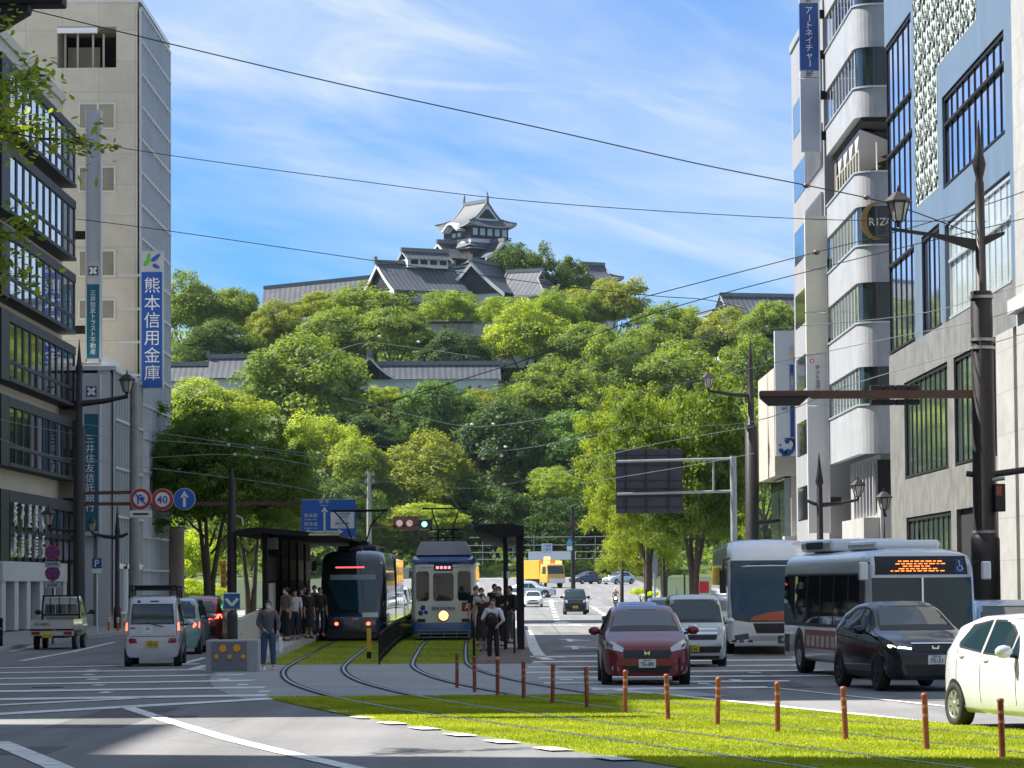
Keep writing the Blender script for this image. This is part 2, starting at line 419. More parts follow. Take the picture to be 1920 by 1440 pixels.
sheet('ground', -1500, 1500, -60, 3000, 0, m_pave, 200)
sheet('road', -60, 60, -40, 76, .008, m_asph, 6, nx=6)
sheet('road', -16.3, 12.9, 76, 300, .008, m_asph, 6, nx=4)
sheet('road', -16.3, 60, 300, 420, .008, m_asph, 6, nx=6)
sheet('sidewalk', -21.4, -16.5, 84, 300, .14, m_pave, 6, kerb=1)
sheet('sidewalk', 13.1, 15.2, 84, 330, .14, m_pave, 6, kerb=1)
sheet('park_lawn', -120, -21.5, 185, 425, .05, m_park, 20)
sheet('park_lawn', 15.3, 120, 190, 425, .05, m_park, 20)
sheet('kerb', -16.49, -16.3, 84, 300, .15, m_kerb, 6, kerb=1)
sheet('kerb', 12.9, 13.09, 84, 330, .15, m_kerb, 6, kerb=1)
sheet('track_slab', lambda y: off_curve(y, -2.35), lambda y: off_curve(y, 5.9), 55.6, 86, .014, m_slab, 1.5, nx=5)
for nm, a, b, y0, y1 in (('lawn', -1.85, 4.85, 14, 56.3), ('lawn', -1.75, 4.3, 85.2, 300)):
    sheet(nm, lambda y: off_curve(y, a), lambda y: off_curve(y, b), y0, y1, .024, m_soil, 1.2, kerb=1, nx=5)

# grass blades
def blades(name, a, b, y0, y1, n, h, seed, cols):
    r = np.random.RandomState(seed)
    y = r.uniform(y0, y1, n) if y1 - y0 > 60 else y0 + (y1 - y0) * r.uniform(0, 1, n)
    tab = np.linspace(y0, y1, 200); xa = np.array([off_curve(t, a) for t in tab]); xb = np.array([off_curve(t, b) for t in tab]); zt = np.array([zg(t) for t in tab])
    x = np.interp(y, tab, xa) + (np.interp(y, tab, xb) - np.interp(y, tab, xa)) * r.uniform(0, 1, n); z = np.interp(y, tab, zt) + .022
    c = np.interp(y, tab, np.array([C1(t) for t in tab]))
    keep = np.ones(n, bool)
    for d in (-.72, .72, 2.48, 3.92):
        xr = np.interp(y, tab, np.array([off_curve(t, d) for t in tab])); keep &= np.abs(x - xr) > .075
    x, y, z = x[keep], y[keep], z[keep]; n = len(x)
    th = r.uniform(0, 2 * PI, n); hh = h * r.uniform(.5, 1.3, n); wd = .009 * r.uniform(.7, 1.6, n)
    lean = r.normal(0, .5, (n, 2)) * hh[:, None]
    v = np.zeros((n, 3, 3))
    v[:, 0] = np.stack([x - np.cos(th) * wd, y - np.sin(th) * wd, z], 1)
    v[:, 1] = np.stack([x + np.cos(th) * wd, y + np.sin(th) * wd, z], 1)
    v[:, 2] = np.stack([x + lean[:, 0], y + lean[:, 1], z + hh], 1)
    me = bpy.data.meshes.new(name)
    me.vertices.add(n * 3); me.vertices.foreach_set('co', v.reshape(-1))
    me.loops.add(n * 3); me.loops.foreach_set('vertex_index', np.arange(n * 3, dtype=np.int32))
    me.polygons.add(n); me.polygons.foreach_set('loop_start', np.arange(0, n * 3, 3, dtype=np.int32))
    at = me.attributes.new('var', 'FLOAT', 'FACE'); at.data.foreach_set('value', np.clip(.45 * r.uniform(0, 1, n) + .3 + .13 * np.sin(x * 1.3 + y * .9) + .13 * np.sin(y * 1.9 - x * .7) + .1 * np.sin(x * 4.1 + y * 2.7), 0, 1).astype(np.float32))
    me.materials.append(cols); me.update()
    o = link(name, me); tag(o, kind='stuff'); return o
def leaf_mat(name, dark, light, trans=.35, use_obj=False, tcol=None):
    if name in MATS: return MATS[name]
    m = bpy.data.materials.new(name); m.use_nodes = True; nt = m.node_tree; b = nt.nodes['Principled BSDF']; out = nt.nodes['Material Output']
    at = nt.nodes.new('ShaderNodeAttribute'); at.attribute_name = 'var'
    mx = nt.nodes.new('ShaderNodeMix'); mx.data_type = 'RGBA'; mx.inputs[6].default_value = (*dark, 1); mx.inputs[7].default_value = (*light, 1)
    nt.links.new(at.outputs['Fac'], mx.inputs[0])
    src = mx.outputs[2]
    if use_obj:
        oi = nt.nodes.new('ShaderNodeObjectInfo'); m2 = nt.nodes.new('ShaderNodeMix'); m2.data_type = 'RGBA'; m2.blend_type = 'MULTIPLY'; m2.inputs[0].default_value = 1
        nt.links.new(src, m2.inputs[6]); nt.links.new(oi.outputs['Color'], m2.inputs[7]); src = m2.outputs[2]
    nt.links.new(src, b.inputs['Base Color']); b.inputs['Roughness'].default_value = .55; b.inputs['Specular IOR Level'].default_value = .25
    tr = nt.nodes.new('ShaderNodeBsdfTranslucent')
    m3 = nt.nodes.new('ShaderNodeMix'); m3.data_type = 'RGBA'; m3.blend_type = 'MULTIPLY'; m3.inputs[0].default_value = 1
    m3.inputs[7].default_value = (*(tcol or (2.4, 2.1, .7)), 1); nt.links.new(src, m3.inputs[6]); nt.links.new(m3.outputs[2], tr.inputs['Color'])
    ms = nt.nodes.new('ShaderNodeMixShader'); ms.inputs[0].default_value = trans
    nt.links.new(b.outputs[0], ms.inputs[1]); nt.links.new(tr.outputs[0], ms.inputs[2]); nt.links.new(ms.outputs[0], out.inputs['Surface'])
    MATS[name] = m; return m
m_grass = leaf_mat('grass_blades', (.15, .22, .012), (.44, .47, .04), .4, tcol=(1.5, 1.45, .6))
blades('grass', -1.85, 4.85, 30, 56.5, 230000, .026, 3, m_grass)
blades('grass', -1.75, 4.3, 85, 150, 60000, .04, 4, m_grass)

# ---------------------------------------------------------------- tram tracks (two rails each, set in slab and lawn)
def track(label, d):
    T = thing('tram_track', label, 'tram track', (off_curve(60, d), 60, zg(60)))
    for s in (-.72, .72):
        mb = MB(); gv = MB()
        ys = stations(16, 300, 1.2)
        for k, (y, y2) in enumerate(zip(ys, ys[1:])):
            for q, lo, hi, zz in ((mb, -.024, .024, .036), (gv, .026, .09, .031), (gv, -.075, -.026, .031)):
                P = [(off_curve(y, d + s) + lo, y, zg(y) + zz), (off_curve(y, d + s) + hi, y, zg(y) + zz), (off_curve(y2, d + s) + hi, y2, zg(y2) + zz), (off_curve(y2, d + s) + lo, y2, zg(y2) + zz)]
                q.quad(*P)
        rl = mb.build('rail', m_steel, T, world=True); gv.build('groove', m_dark, rl, world=False)
        # groove was authored in world coordinates: bring it into the rail's space
        g = rl.children[0]; g.matrix_basis = WM(T).inverted()
track('left pair of steel tram rails curving out across the lawn from under the dark tram', 0.)
track('right pair of steel tram rails curving out from under the blue and cream tram', 3.2)

# ---------------------------------------------------------------- road markings
def paint(polys, name='road_marking', off=.018, mat=None):
    mb = MB()
    for p in polys: mb.add([(x, y, zg(y) + off) for x, y in p], [tuple(range(len(p)))])
    o = mb.build(name, mat or m_paint, fixn=False); tag(o, kind='structure'); return o
def line(px, width, dash=None, step=1.2):
    """painted line through image points, laid on the road"""
    pts = [G(*p) for p in px]; out = []
    acc = 0.
    for a, b in zip(pts, pts[1:]):
        d = Vector((b.x - a.x, b.y - a.y)); Lg = d.length; d.normalize(); n = Vector((-d.y, d.x)) * width / 2
        k = max(1, int(Lg / step))
        for i in range(k):
            t0, t1 = Lg * i / k, Lg * (i + 1) / k
            if dash and int((acc + t0) / dash) % 2: continue
            q = [Vector((a.x, a.y)) + d * t0 - n, Vector((a.x, a.y)) + d * t1 - n, Vector((a.x, a.y)) + d * t1 + n, Vector((a.x, a.y)) + d * t0 + n]
            out.append([(v.x, v.y) for v in q])
        acc += Lg
    return out
def hbar(x0, x1, py0, py1, wid):
    a, b = G(x0, py0), G(x1, py1); h = wid / 2
    k = max(1, int(abs(b.x - a.x) / 3)); r = []
    for i in range(k):
        t0, t1 = i / k, (i + 1) / k; p, q = a.lerp(b, t0), a.lerp(b, t1)
        r.append([(p.x, p.y - h), (q.x, q.y - h), (q.x, q.y + h), (p.x, p.y + h)])
    return r
P = []
# left crosswalk and stop line
for y0, x1, wd in ((1247, 372, .42), (1256, 458, .42), (1267, 458, .42), (1278, 476, .45), (1291, 497, .45), (1306, 500, .45)):
    P += hbar(-8, x1, y0 + 7, y0 - 1, wd * 2.6)
P += hbar(-8, 552, 1341, 1309, 1.2); P += hbar(-8, 270, 1324, 1310, .8)
for x, y in ((172, 1254), (167, 1262), (174, 1271), (185, 1282), (198, 1296), (372, 1252), (396, 1263), (420, 1271), (455, 1281), (495, 1294), (530, 1305)):
    P += hbar(x - 10, x + 10, y + 4, y + 4, .9)
P += line([(238, 1328), (330, 1358), (430, 1388), (520, 1410), (670, 1444)], .24)
P += line([(-5, 1393), (60, 1420), (115, 1444)], .3)
P += line([(20, 1222), (95, 1207), (175, 1196)], .15) + line([(40, 1240), (140, 1222), (215, 1205)], .2) + line([(60, 1212), (180, 1186)], .15)
P += line([(340, 1246), (385, 1234)], .2) + line([(355, 1258), (388, 1248)], .3)
# right crosswalk
for y0, xa, xb in ((1229, 990, 1500), (1239, 1000, 1520), (1249, 990, 1530), (1259, 985, 1545), (1269, 1010, 1560), (1279, 1020, 1480), (1291, 1110, 1440)):
    P += hbar(xa, xb, y0 + 3, y0 - 1, 1.1)
for x, y in ((1030, 1262), (1062, 1275), (1140, 1283), (1320, 1283), (1352, 1290), (1380, 1276), (1440, 1268), (1415, 1262), (1480, 1248)):
    P += hbar(x - 12, x + 12, y, y + 1, .9)
P += line([(1108, 1291), (1250, 1304), (1380, 1317), (1500, 1330), (1640, 1344), (1780, 1360), (1925, 1378)], .2)
P += line([(1440, 1290), (1560, 1303), (1680, 1316), (1790, 1328)], .12)
P += line([(986, 1182), (993, 1192), (997, 1205), (1005, 1222), (1016, 1234), (1030, 1238)], .35)
P += line([(480, 1258), (478, 1246), (490, 1236), (520, 1229)], .5)
P += hbar(984, 1130, 1173, 1173, 1.1) + hbar(985, 1060, 1233, 1233, .6)
for i in range(8): P += line([(1034 + i * 1.6, 1132 + i * 5), (1035 + i * 1.6, 1134 + i * 5)], .35)
for i in range(7): P += line([(1108 + i * 6, 1136 + i * 4.2), (1112 + i * 6, 1138.4 + i * 4.2)], .35)
P += line([(1052, 1166), (1062, 1169)], .5) + line([(1075, 1171), (1085, 1174)], .5)
for y in (1133, 1127): P += hbar(1020, 1046, y, y, .9) + hbar(1100, 1165, y, y, .9)
for x0 in range(1104, 1170, 16): P += hbar(x0, x0 + 9, 1128, 1128, 1.6)
for (cx, cy) in ((1068, 1201), (1077, 1215)):
    a = G(cx, cy)
    P += [[(a.x - .1, a.y - 2.2), (a.x + .1, a.y - 2.2), (a.x + .1, a.y + 1), (a.x - .1, a.y + 1)], [(a.x - .45, a.y + .6), (a.x + .45, a.y + .6), (a.x, a.y + 2.4)], [(a.x + .1, a.y - 1.2), (a.x + .7, a.y - .7), (a.x + .7, a.y - .1), (a.x + .1, a.y - .5)]]
paint(P)
# manhole covers and darker repair patches
for k, (px, py) in enumerate(((330, 1345), (1240, 1318), (90, 1290), (1075, 1255))):
    g = G(px, py); mb = MB(); mb.lathe([(.33, .012), (.33, .02), (.27, .02), (.26, .017)], (0, 0, 0), 20, 0, smooth=False); o = mb.build('manhole_cover', M('cast_iron', (.07, .07, .07), .6, .3, var=.3, scale=9)); o.location = g; tag(o, 'round iron manhole cover in the road, ' + ('in the left lanes beyond the stop line', 'beside the dark red minivan', 'on the left crosswalk', 'in the lane left of the minivan')[k], 'manhole cover', 'manhole covers')
m_patch = asphalt('asphalt_patch', .12)
paint([[(a, c), (b_, c), (b_, d_), (a, d_)] for a, b_, c, d_ in ((-12, -9.2, 43, 47), (-6.5, -5.4, 37, 52), (3.9, 5.6, 60, 72), (-14, -11, 62, 66), (1.2, 2.6, 96, 130), (6, 12, 52.5, 53.6))], 'road_patch', .013, m_patch)
# dashed white blocks along the left edge of the lawn
Q = []
for (x, y) in ((565, 1318), (600, 1328), (638, 1337), (682, 1348), (735, 1359), (795, 1369), (862, 1381), (940, 1394), (1035, 1408), (1150, 1426)):
    a = G(x, y); t = Vector((C1(a.y - .3) - C1(a.y + .3), -.6)).normalized(); n = Vector((-t.y, t.x))
    c = Vector((a.x, a.y)); Q.append([tuple(c - t * .38 - n * .14), tuple(c + t * .38 - n * .14), tuple(c + t * .38 + n * .14), tuple(c - t * .38 + n * .14)])
paint(Q, 'edge_marking', .029)

# ---------------------------------------------------------------- castle hill
def hz(x, y):
    prof = [(428, 2.4), (445, 5), (470, 13), (500, 25), (515, 30), (545, 32), (565, 38), (585, 44), (600, 47), (700, 49), (900, 45)]
    z = prof[0][1] if y <= 428 else prof[-1][1]
    for (a, za), (b, zb) in zip(prof, prof[1:]):
        if a <= y <= b: z = za + (zb - za) * (y - a) / (b - a); break
    return z + 1.2 * math.sin(x * .07 + y * .03) * min(1, max(0, (y - 430) / 60))
mb = MB(); xs = [-260 + 20 * i for i in range(27)]; ys = [429 + 9.5 * i for i in range(50)]
vs = [(x, y, hz(x, y)) for y in ys for x in xs]
k = len(xs)
mb.add(vs, [(a * k + i, a * k + i + 1, (a + 1) * k + i + 1, (a + 1) * k + i) for a in range(len(ys) - 1) for i in range(k - 1)], 0, True)
tag(mb.build('hill', m_earth), kind='structure')
# thin summer air between the viewer and the castle hill
mb = MB(); mb.box(-1700, 1700, -120, 3100, -8, 80); hz_o = mb.build('haze', bpy.data.materials.new('haze')); tag(hz_o, kind='stuff')
hm_ = hz_o.data.materials[0]; hm_.use_nodes = True; hn = hm_.node_tree; hn.nodes.remove(hn.nodes['Principled BSDF']); pv = hn.nodes.new('ShaderNodeVolumePrincipled')
pv.inputs['Color'].default_value = (.72, .86, 1, 1); pv.inputs['Density'].default_value = .00004; pv.inputs['Anisotropy'].default_value = .2
hn.links.new(pv.outputs[0], hn.nodes['Material Output'].inputs['Volume'])
# ================================================================ buildings
g_black = glass('glass_black', (.06, .07, .085), .02, .02, metal=.4, wscale=.3)
g_sheen = glass('glass_sheen', (.42, .47, .54), .02, .02, metal=.6, wscale=.3)
g_blue = glass('glass_blue', (.42, .48, .74), .02, .02, metal=.85, wscale=.25)
g_green = glass('glass_green', (.26, .36, .34), .03, .04, metal=.7, wscale=.4)
g_dark = glass('glass_dark', (.02, .022, .03), .06, .03, spec=.35)
g_corner = glass('glass_corner', (.012, .02, .02), .08, .0, spec=.5)
m_cream = M('cream_tile', (.50, .47, .39), .7, var=.12, scale=.8, streak=.3)
m_granite_b = M('black_granite', (.018, .018, .02), .5, var=.3, scale=8, spec=.2)
m_granite_g = M('grey_granite', (.045, .045, .05), .6, var=.25, scale=6, spec=.2)
m_tan = panelled('tan_tile', (.60, .54, .44), 1.9, 1.62, .02, .72, .7, .10, 'xz')
m_white = M('white_panel', (.47, .48, .50), .5, var=.1, scale=.6, streak=.25)
m_whitep = panelled('white_cladding', (.34, .35, .37), .95, 50, .012, .7, .5, .14, 'yz')
m_alu = M('aluminium', (.6, .62, .63), .35, .6, var=.1)
m_bluep = panelled('blue_panel', (.125, .17, .225), .78, 50, .010, .8, .35, .12, 'yz', spec=.6)
m_granp = panelled('granite_panel', (.20, .195, .185), .78, 60, .012, .6, .45, .3, 'yz', spec=.5)
m_eave = M('eave_grey', (.30, .31, .32), .7, var=.2)
m_stone = panelled('white_stone', (.40, .395, .385), 1.2, 1.25, .012, .65, .5, .15, 'sum')
m_grey = M('grey_panel', (.38, .41, .47), .4, var=.08, scale=.7)
m_beige = panelled('beige_panel', (.44, .41, .35), 1.6, 1.3, .01, .75, .6, .12, 'sum')
m_rail = M('cream_rail', (.62, .60, .5), .5, var=.1)
m_txtw = M('white_lettering', (.8, .8, .8), .5, var=0)
m_txtk = M('dark_lettering', (.05, .05, .06), .5, var=0)

def panes(T, x0, ys, zs, mat, side, name='window', gap=.04, off=0.):
    """separate panes on plane X=x0 between consecutive ys / zs"""
    for a, b in zip(ys, ys[1:]):
        mb = MB()
        for c, d in zip(zs, zs[1:]):
            mb.box(x0 - .03 + off, x0 + .03 + off, a + gap, b - gap, c + gap, d - gap)
        mb.build(name, mat, T, world=True)
def lin(a, b, n): return [a + (b - a) * i / n for i in range(n + 1)]

# ---------------- office block with black window bays (left kerb)
T = thing('office_building', 'cream office building with projecting black window bays on the left side of the street', 'building', (-21.7, 142, 0))
b = MB(); b.box(-44, -21.72, 131, 154.3, -.4, 25.3); b.box(-44, -21.6, 130.9, 154.4, 25.3, 25.75)
b.build('wall', m_cream, T, world=True)
bz = [6.95, 10.5, 14.0, 17.55, 21.1]
ysb = lin(133.5, 153.5, 10)
for i, z0 in enumerate(bz):
    fr = MB()
    fr.box(-21.72, -20.98, 131.2, 133.4, z0 - .02, z0 + 2.92, 1)                      # granite pier at the near end
    fr.box(-21.72, -20.95, 133.4, 153.6, z0, z0 + .16, 2)                          # sill ledge
    fr.box(-21.72, -20.97, 133.4, 153.6, z0 + 2.5, z0 + 2.9, 2)                   # granite head band
    fr.box(-21.72, -21.12, 133.4, 153.6, z0 + .16, z0 + 2.5, 0)
    for y in ysb: fr.box(-21.14, -21.03, y - .26, y + .26, z0 + .16, z0 + 2.5, 0)
    fr.box(-21.14, -21.02, 133.4, 153.6, z0 + .78, z0 + .93, 2)
    f = fr.build('window_bay', [m_black, m_granite_b, m_granite_g], T, world=True)
    for a, c in zip(ysb, ysb[1:]):
        mb = MB(); mb.box(-21.12, -21.06, a + .26, c - .26, z0 + .2, z0 + .76); mb.box(-21.12, -21.06, a + .26, c - .26, z0 + .95, z0 + 2.48)
        mb.build('pane', g_sheen if z0 > 12 else g_black, f, world=True)
sb = MB()   # first-floor showroom band and street front
sb.box(-21.72, -20.98, 131.2, 133.4, 3.0, 5.95, 1); sb.box(-21.72, -20.97, 133.4, 153.6, 5.45, 5.95, 2); sb.box(-21.72, -21.05, 133.4, 153.6, 3.0, 5.45, 0)
for y in ysb: sb.box(-21.06, -20.95, y - .08, y + .08, 3.0, 5.45, 0)
sb.box(-21.08, -20.97, 133.4, 153.6, 4.1, 4.35, 0)
sb.build('shop_band', [m_black, m_granite_b, m_granite_g], T, world=True)
panes(T, -21.02, lin(133.5, 153.5, 10), [3.05, 4.1, 5.45], g_black, 1, 'shop_window', .1)
lt = MB()
RX = Matrix.Rotation(PI / 2, 4, 'Z')
for row, z, ss in ((0, 4.9, '現不進路職'), (1, 3.6, '相談塾高受')):
    for i, ch in enumerate(ss): put_text(lt, ch, 1.15, Matrix.Translation((-20.97, 134.8 + i * 2.0 + .35, z)) @ RX, 0, .02, .02)
lt.build('window_lettering', m_txtw, T, world=True)
st = MB()
st.box(-21.7, -20.9, 131.2, 150.2, 2.15, 2.98, 0)
for y in (131.8, 135.2, 138.6, 142.4, 146.2, 149.8): st.box(-21.7, -20.95, y - .55, y + .55, .1, 2.15, 0)
st.build('street_front', m_white, T, world=True)
sg = MB(); sg.box(-21.7, -21.3, 131.2, 150.2, .1, 2.15)
sg.build('shop_glass', g_dark, T, world=True)
sg = MB(); sg.box(-21.7, -21.2, 150.3, 154.2, .1, 2.98); sg.build('service_door', m_black, T, world=True)

# ---------------- vertical sign boards of the trust bank
def flower(mb, cx, y, cz, s, mk, mw):
    mb.box(cx - s, cx + s, y, y + .02, cz - s, cz + s, mk)
    for ang in (45, 135, 225, 315):
        a = R_(ang); pts = []
        for i in range(14):
            t = 2 * PI * i / 14; u, v = .52 * s * math.cos(t) + .52 * s, .33 * s * math.sin(t)
            pts.append((cx + u * math.cos(a) - v * math.sin(a), cz + u * math.sin(a) + v * math.cos(a)))
        mb.prism(pts, 1, y - .012, y, mw)
m_teal = M('sign_teal', (.008, .12, .18), .4, var=.1)
m_navy = M('sign_navy', (.01, .03, .09), .4, var=.05)
m_red = M('sign_red', (.45, .02, .03), .4, var=.05)
def board(label, x0, x1, y0, ztop, z_logo, z_teal, zbot, txt, ttop, tstep, tsize, tx, depth=.5, frame=True):
    T = thing('sign_board', label, 'sign', ((x0 + x1) / 2, y0, zbot))
    b = MB(); b.box(x0, x1, y0, y0 + depth, zbot, ztop, 0); b.build('panel', m_grey, T, world=True)
    b = MB(); b.box(x0 + .05, x1 - .06, y0 - .02, y0 - .001, z_teal, z_logo, 0); b.build('logo_panel', m_white, T, world=True)
    b = MB(); b.box(x0 + .05, x1 - .06, y0 - .02, y0 - .001, zbot + .1, z_teal - .003, 0); b.build('colour_panel', m_teal, T, world=True)
    b = MB(); b.box(x1 - .055, x1 + .03, y0 - .05, y0 + depth, zbot - .1, ztop, 0); b.box(x0 - .03, x0 + .045, y0 - .05, y0 + depth, zbot - .1, ztop, 0); b.box(x0, x1, y0 - .05, y0 + .2, zbot - .1, zbot + .06, 0)
    b.build('frame', m_white, T, world=True)
    b = MB(); w = (x1 - x0)
    flower(b, (x0 + x1) / 2, y0 - .045, (z_logo + z_teal) / 2 + .1, w * .31, 0, 1)
    b.build('logo', [m_navy, m_txtw], T, world=True)
    b = MB(); vtext(b, txt, tsize, tstep, ttop, Matrix.Translation((tx, y0 - .035, 0)), 0, .02, .006); b.build('lettering', m_txtw, T, world=True)
    for z in (zbot + 1.5, (zbot + ztop) / 2, ztop - 1.5): b = MB(); b.box(x0 - 1.0, x0 - .03, y0 + .1, y0 + .4, z - .2, z + .2); b.build('bracket', m_black, T, world=True)
    return T
Ys = 156.
z_ = lambda py: ZP(172, py, Ys); x_ = lambda px: XP(px, Ys, 10)
board('tall narrow grey and teal sign board for a trust real estate firm, upper of two', x_(161), x_(188.5), Ys, z_(206), z_(490), z_(533), z_(675), '三井住友トラスト不動産', z_(550), (z_(550) - z_(660)) / 10, .29, x_(174.5))
Ys = 152.7
board('white and teal trust bank sign board hanging lower behind the lamp post', x_(156), x_(187), Ys, z_(700), z_(700), z_(776), z_(1000), '三井住友信託銀行', z_(824), (z_(824) - z_(952)) / 7, .46, x_(169))

# ---------------- tan tower with glass street side
Yt = 165.
xa, xb = XP(-30, Yt, 15), XP(262, Yt, 15); zt = ZP(262, 4, Yt)
T = thing('tower_building', 'tall tan tiled tower with a glazed street side and open roof balcony', 'building', ((xa + xb) / 2, Yt + 7, 0))
bx0, bx1, bzl, bzh = XP(107, Yt, 26), XP(218, Yt, 26), ZP(160, 127, Yt), ZP(160, 50, Yt)
b = MB()
b.box(xa, xb - .12, Yt, Yt + .6, -.4, bzl); b.box(xa, bx0, Yt, Yt + .6, bzl, bzh); b.box(bx1, xb - .12, Yt, Yt + .6, bzl, bzh); b.box(xa, xb - .12, Yt, Yt + .6, bzh, zt)
b.box(xa, xb - .5, Yt + 3.5, Yt + 14.3, -.4, zt - .2); b.box(xa, bx0, Yt + .6, Yt + 3.5, -.4, zt - .1); b.box(bx1, xb - .5, Yt + .6, Yt + 3.5, -.4, zt - .1)
b.box(bx0, bx1, Yt + .6, Yt + 3.5, -.4, bzl); b.box(bx0, bx1, Yt + .6, Yt + 3.5, bzh, zt - .1)
b.build('wall', m_tan, T, world=True)
b = MB(); b.box(xa, xb + .06, Yt - .06, Yt + 14.3, zt, zt + .25); b.build('parapet', m_alu, T, world=True)
b = MB(); b.box(bx0, bx0 + (bx1 - bx0) * .68, Yt - .05, Yt + .2, bzh - .32, bzh - .05); b.build('awning', m_txtw, T, world=True)
b = MB(); b.box(bx0 + .02, bx1 - .02, Yt + 3.44, Yt + 3.49, bzl, bzh); b.build('balcony_back', m_black, T, world=True)
b = MB(); b.box(bx0 + .2, bx0 + 1.9, Yt + 2.6, Yt + 2.7, bzl, bzl + 1.5)
for x in (bx0 + .3, bx0 + .95, bx0 + 1.75, bx0 + 2.3): b.box(x, x + .1, Yt + .5, Yt + .6, bzl, bzh - .3)
b.build('balcony_screen', m_beige, T, world=True)
for py0, py1 in ((192, 243), (311, 361), (468, 520), (560, 600)):
    x0, x1, z0, z1 = XP(146, Yt, 15), XP(217, Yt, 15), ZP(180, py1, Yt), ZP(180, py0, Yt)
    b = MB(); b.box(x0, x1, Yt - .05, Yt - .002, z0, z0 + .1); b.box(x0, x1, Yt - .05, Yt - .002, z1 - .1, z1)
    for x in (x0, (x0 + x1) / 2, x1 - .1): b.box(x, x + .1, Yt - .05, Yt - .002, z0 + .1, z1 - .1)
    f = b.build('window', m_rail, T, world=True)
    b = MB(); b.box(x0 + .1, x1 - .1, Yt - .03, Yt - .004, z0 + .1, z1 - .1); b.build('pane', glass('glass_curtain', (.20, .19, .15), .15, 0), f, world=True)
# glazed street side
def curtain(T, x, y0, y1, z0, z1, ny, nz, gmat, mmat, side=1, mw=.05, hw=.12):
    mb = MB(); ys = lin(y0, y1, ny); zs = lin(z0, z1, nz)
    for y in ys: mb.box(x - .02, x + .10 * side + .0, y - mw / 2, y + mw / 2, z0, z1) if side > 0 else mb.box(x - .10, x + .02, y - mw / 2, y + mw / 2, z0, z1)
    for z in zs: mb.box(min(x, x + .13 * side), max(x, x + .13 * side), y0, y1, z - hw / 2, z + hw / 2)
    mb.build('mullion_grid', mmat, T, world=True)
    for a, c in zip(zs, zs[1:]):
        m2 = MB()
        for p, q in zip(ys, ys[1:]): m2.box(x - .035, x + .035, p + mw / 2, q - mw / 2, a + hw / 2, c - hw / 2)
        m2.build('window_strip', gmat, T, world=True)
curtain(T, xb, Yt + .05, Yt + 14.2, 1.0, zt - .3, 12, 18, glass('glass_sky', (.74, .86, .96), .03, .02, metal=.8, wscale=.3), m_white)
b = MB(); b.box(xb - .3, xb + .02, Yt + .05, Yt + 14.2, -.4, 1.0); b.build('plinth', m_granite_g, T, world=True)
b = MB(); b.lathe([(.55, -.3), (.55, 5.2)], (xb + .35, Yt + 13.6, 0), 16); b.build('corner_column', M('brown_tile', (.22, .17, .14), .6, var=.3, scale=5), T, world=True)
# low glazed wing in front of the tower
Yw = 153.2; xw = XP(212, Yw, 8); zw = ZP(212, 694, Yw)
T2 = thing('bank_wing', 'low glazed bank wing with pale corner pilasters in front of the tan tower', 'building', (xw - 2, Yw + 5, 0))
b = MB(); b.box(xw - 5, xw - .1, Yw + .3, Yt - .06, -.4, zw - .1); b.build('wall', m_beige, T2, world=True)
b = MB(); b.box(xw - .75, xw - .15, Yw, Yw + .3, -.3, zw + .1); b.box(xw - 1.55, xw - .95, Yw + .05, Yw + .3, -.3, zw - .3); b.build('pilaster', m_white, T2, world=True)
curtain(T2, xw, Yw + .2, Yt - .1, .6, zw, 11, 5, g_green, m_white)
b = MB(); b.box(xw - 5, xw + .15, Yw - .1, Yt - .08, zw, zw + .2); b.build('roof_edge', m_alu, T2, world=True)
b = MB(); x0, x1 = XP(188, Yw + 4, 12), XP(226, Yw + 4, 12)
b.prism([(x0, ZP(190, 716, Yw + 4)), (x1, ZP(226, 716, Yw + 4)), (x1, ZP(226, 682, Yw + 4)), (x0, ZP(190, 662, Yw + 4))], 1, Yw + 4, Yw + 4.4); b.build('stair_wall', m_white, T2, world=True)
b = MB(); x0, x1 = XP(148, Yw + 1, 12), XP(190, Yw + 1, 12); z0, z1 = ZP(170, 695, Yw + 1), ZP(170, 681, Yw + 1)
b.box(x0, x1, Yw + 1, Yw + 1.06, z1 - .06, z1); b.box(x0, x1, Yw + 1, Yw + 1.06, z0, z0 + .06)
for x in lin(x0, x1, 11): b.box(x - .02, x + .02, Yw + 1, Yw + 1.05, z0, z1)
b.build('railing', m_white, T2, world=True)
for a in (Yw + .6, Yw + 4.2, Yw + 8.5): b = MB(); b.box(xw + .02, xw + .16, a, a + .25, .2, 3.0, 0); b.box(xw + .02, xw + .16, a, a + 2.2, 2.75, 3.0, 0); b.build('entrance_frame', m_txtw, T2, world=True)
# credit-union sign fixed to the tower
Yk = 164.2
T = thing('sign_board', 'tall blue vertical sign board with white lettering and leaf emblem on tan tower', 'sign', (XP(285, Yk, 15), Yk, 11))
x0, x1 = XP(264, Yk, 15), XP(306, Yk, 15); zA, zB, zC = ZP(285, 728, Yk), ZP(285, 510, Yk), ZP(285, 471, Yk)
b = MB(); b.box(x0, x1, Yk, Yk + .35, zA, zC); b.build('panel', m_white, T, world=True)
b = MB(); b.box(x0 + .04, x1 - .06, Yk - .02, Yk - .001, zA + .03, zB); b.build('colour_panel', M('sign_blue', (.012, .085, .36), .4, var=.06), T, world=True)
b = MB(); vtext(b, '熊本信用金庫', .86, (ZP(285, 534, Yk) - ZP(285, 698, Yk)) / 5, ZP(285, 537, Yk), Matrix.Translation((XP(285.5, Yk, 15), Yk - .035, 0)), 0, .02, .022); b.build('lettering', m_txtw, T, world=True)
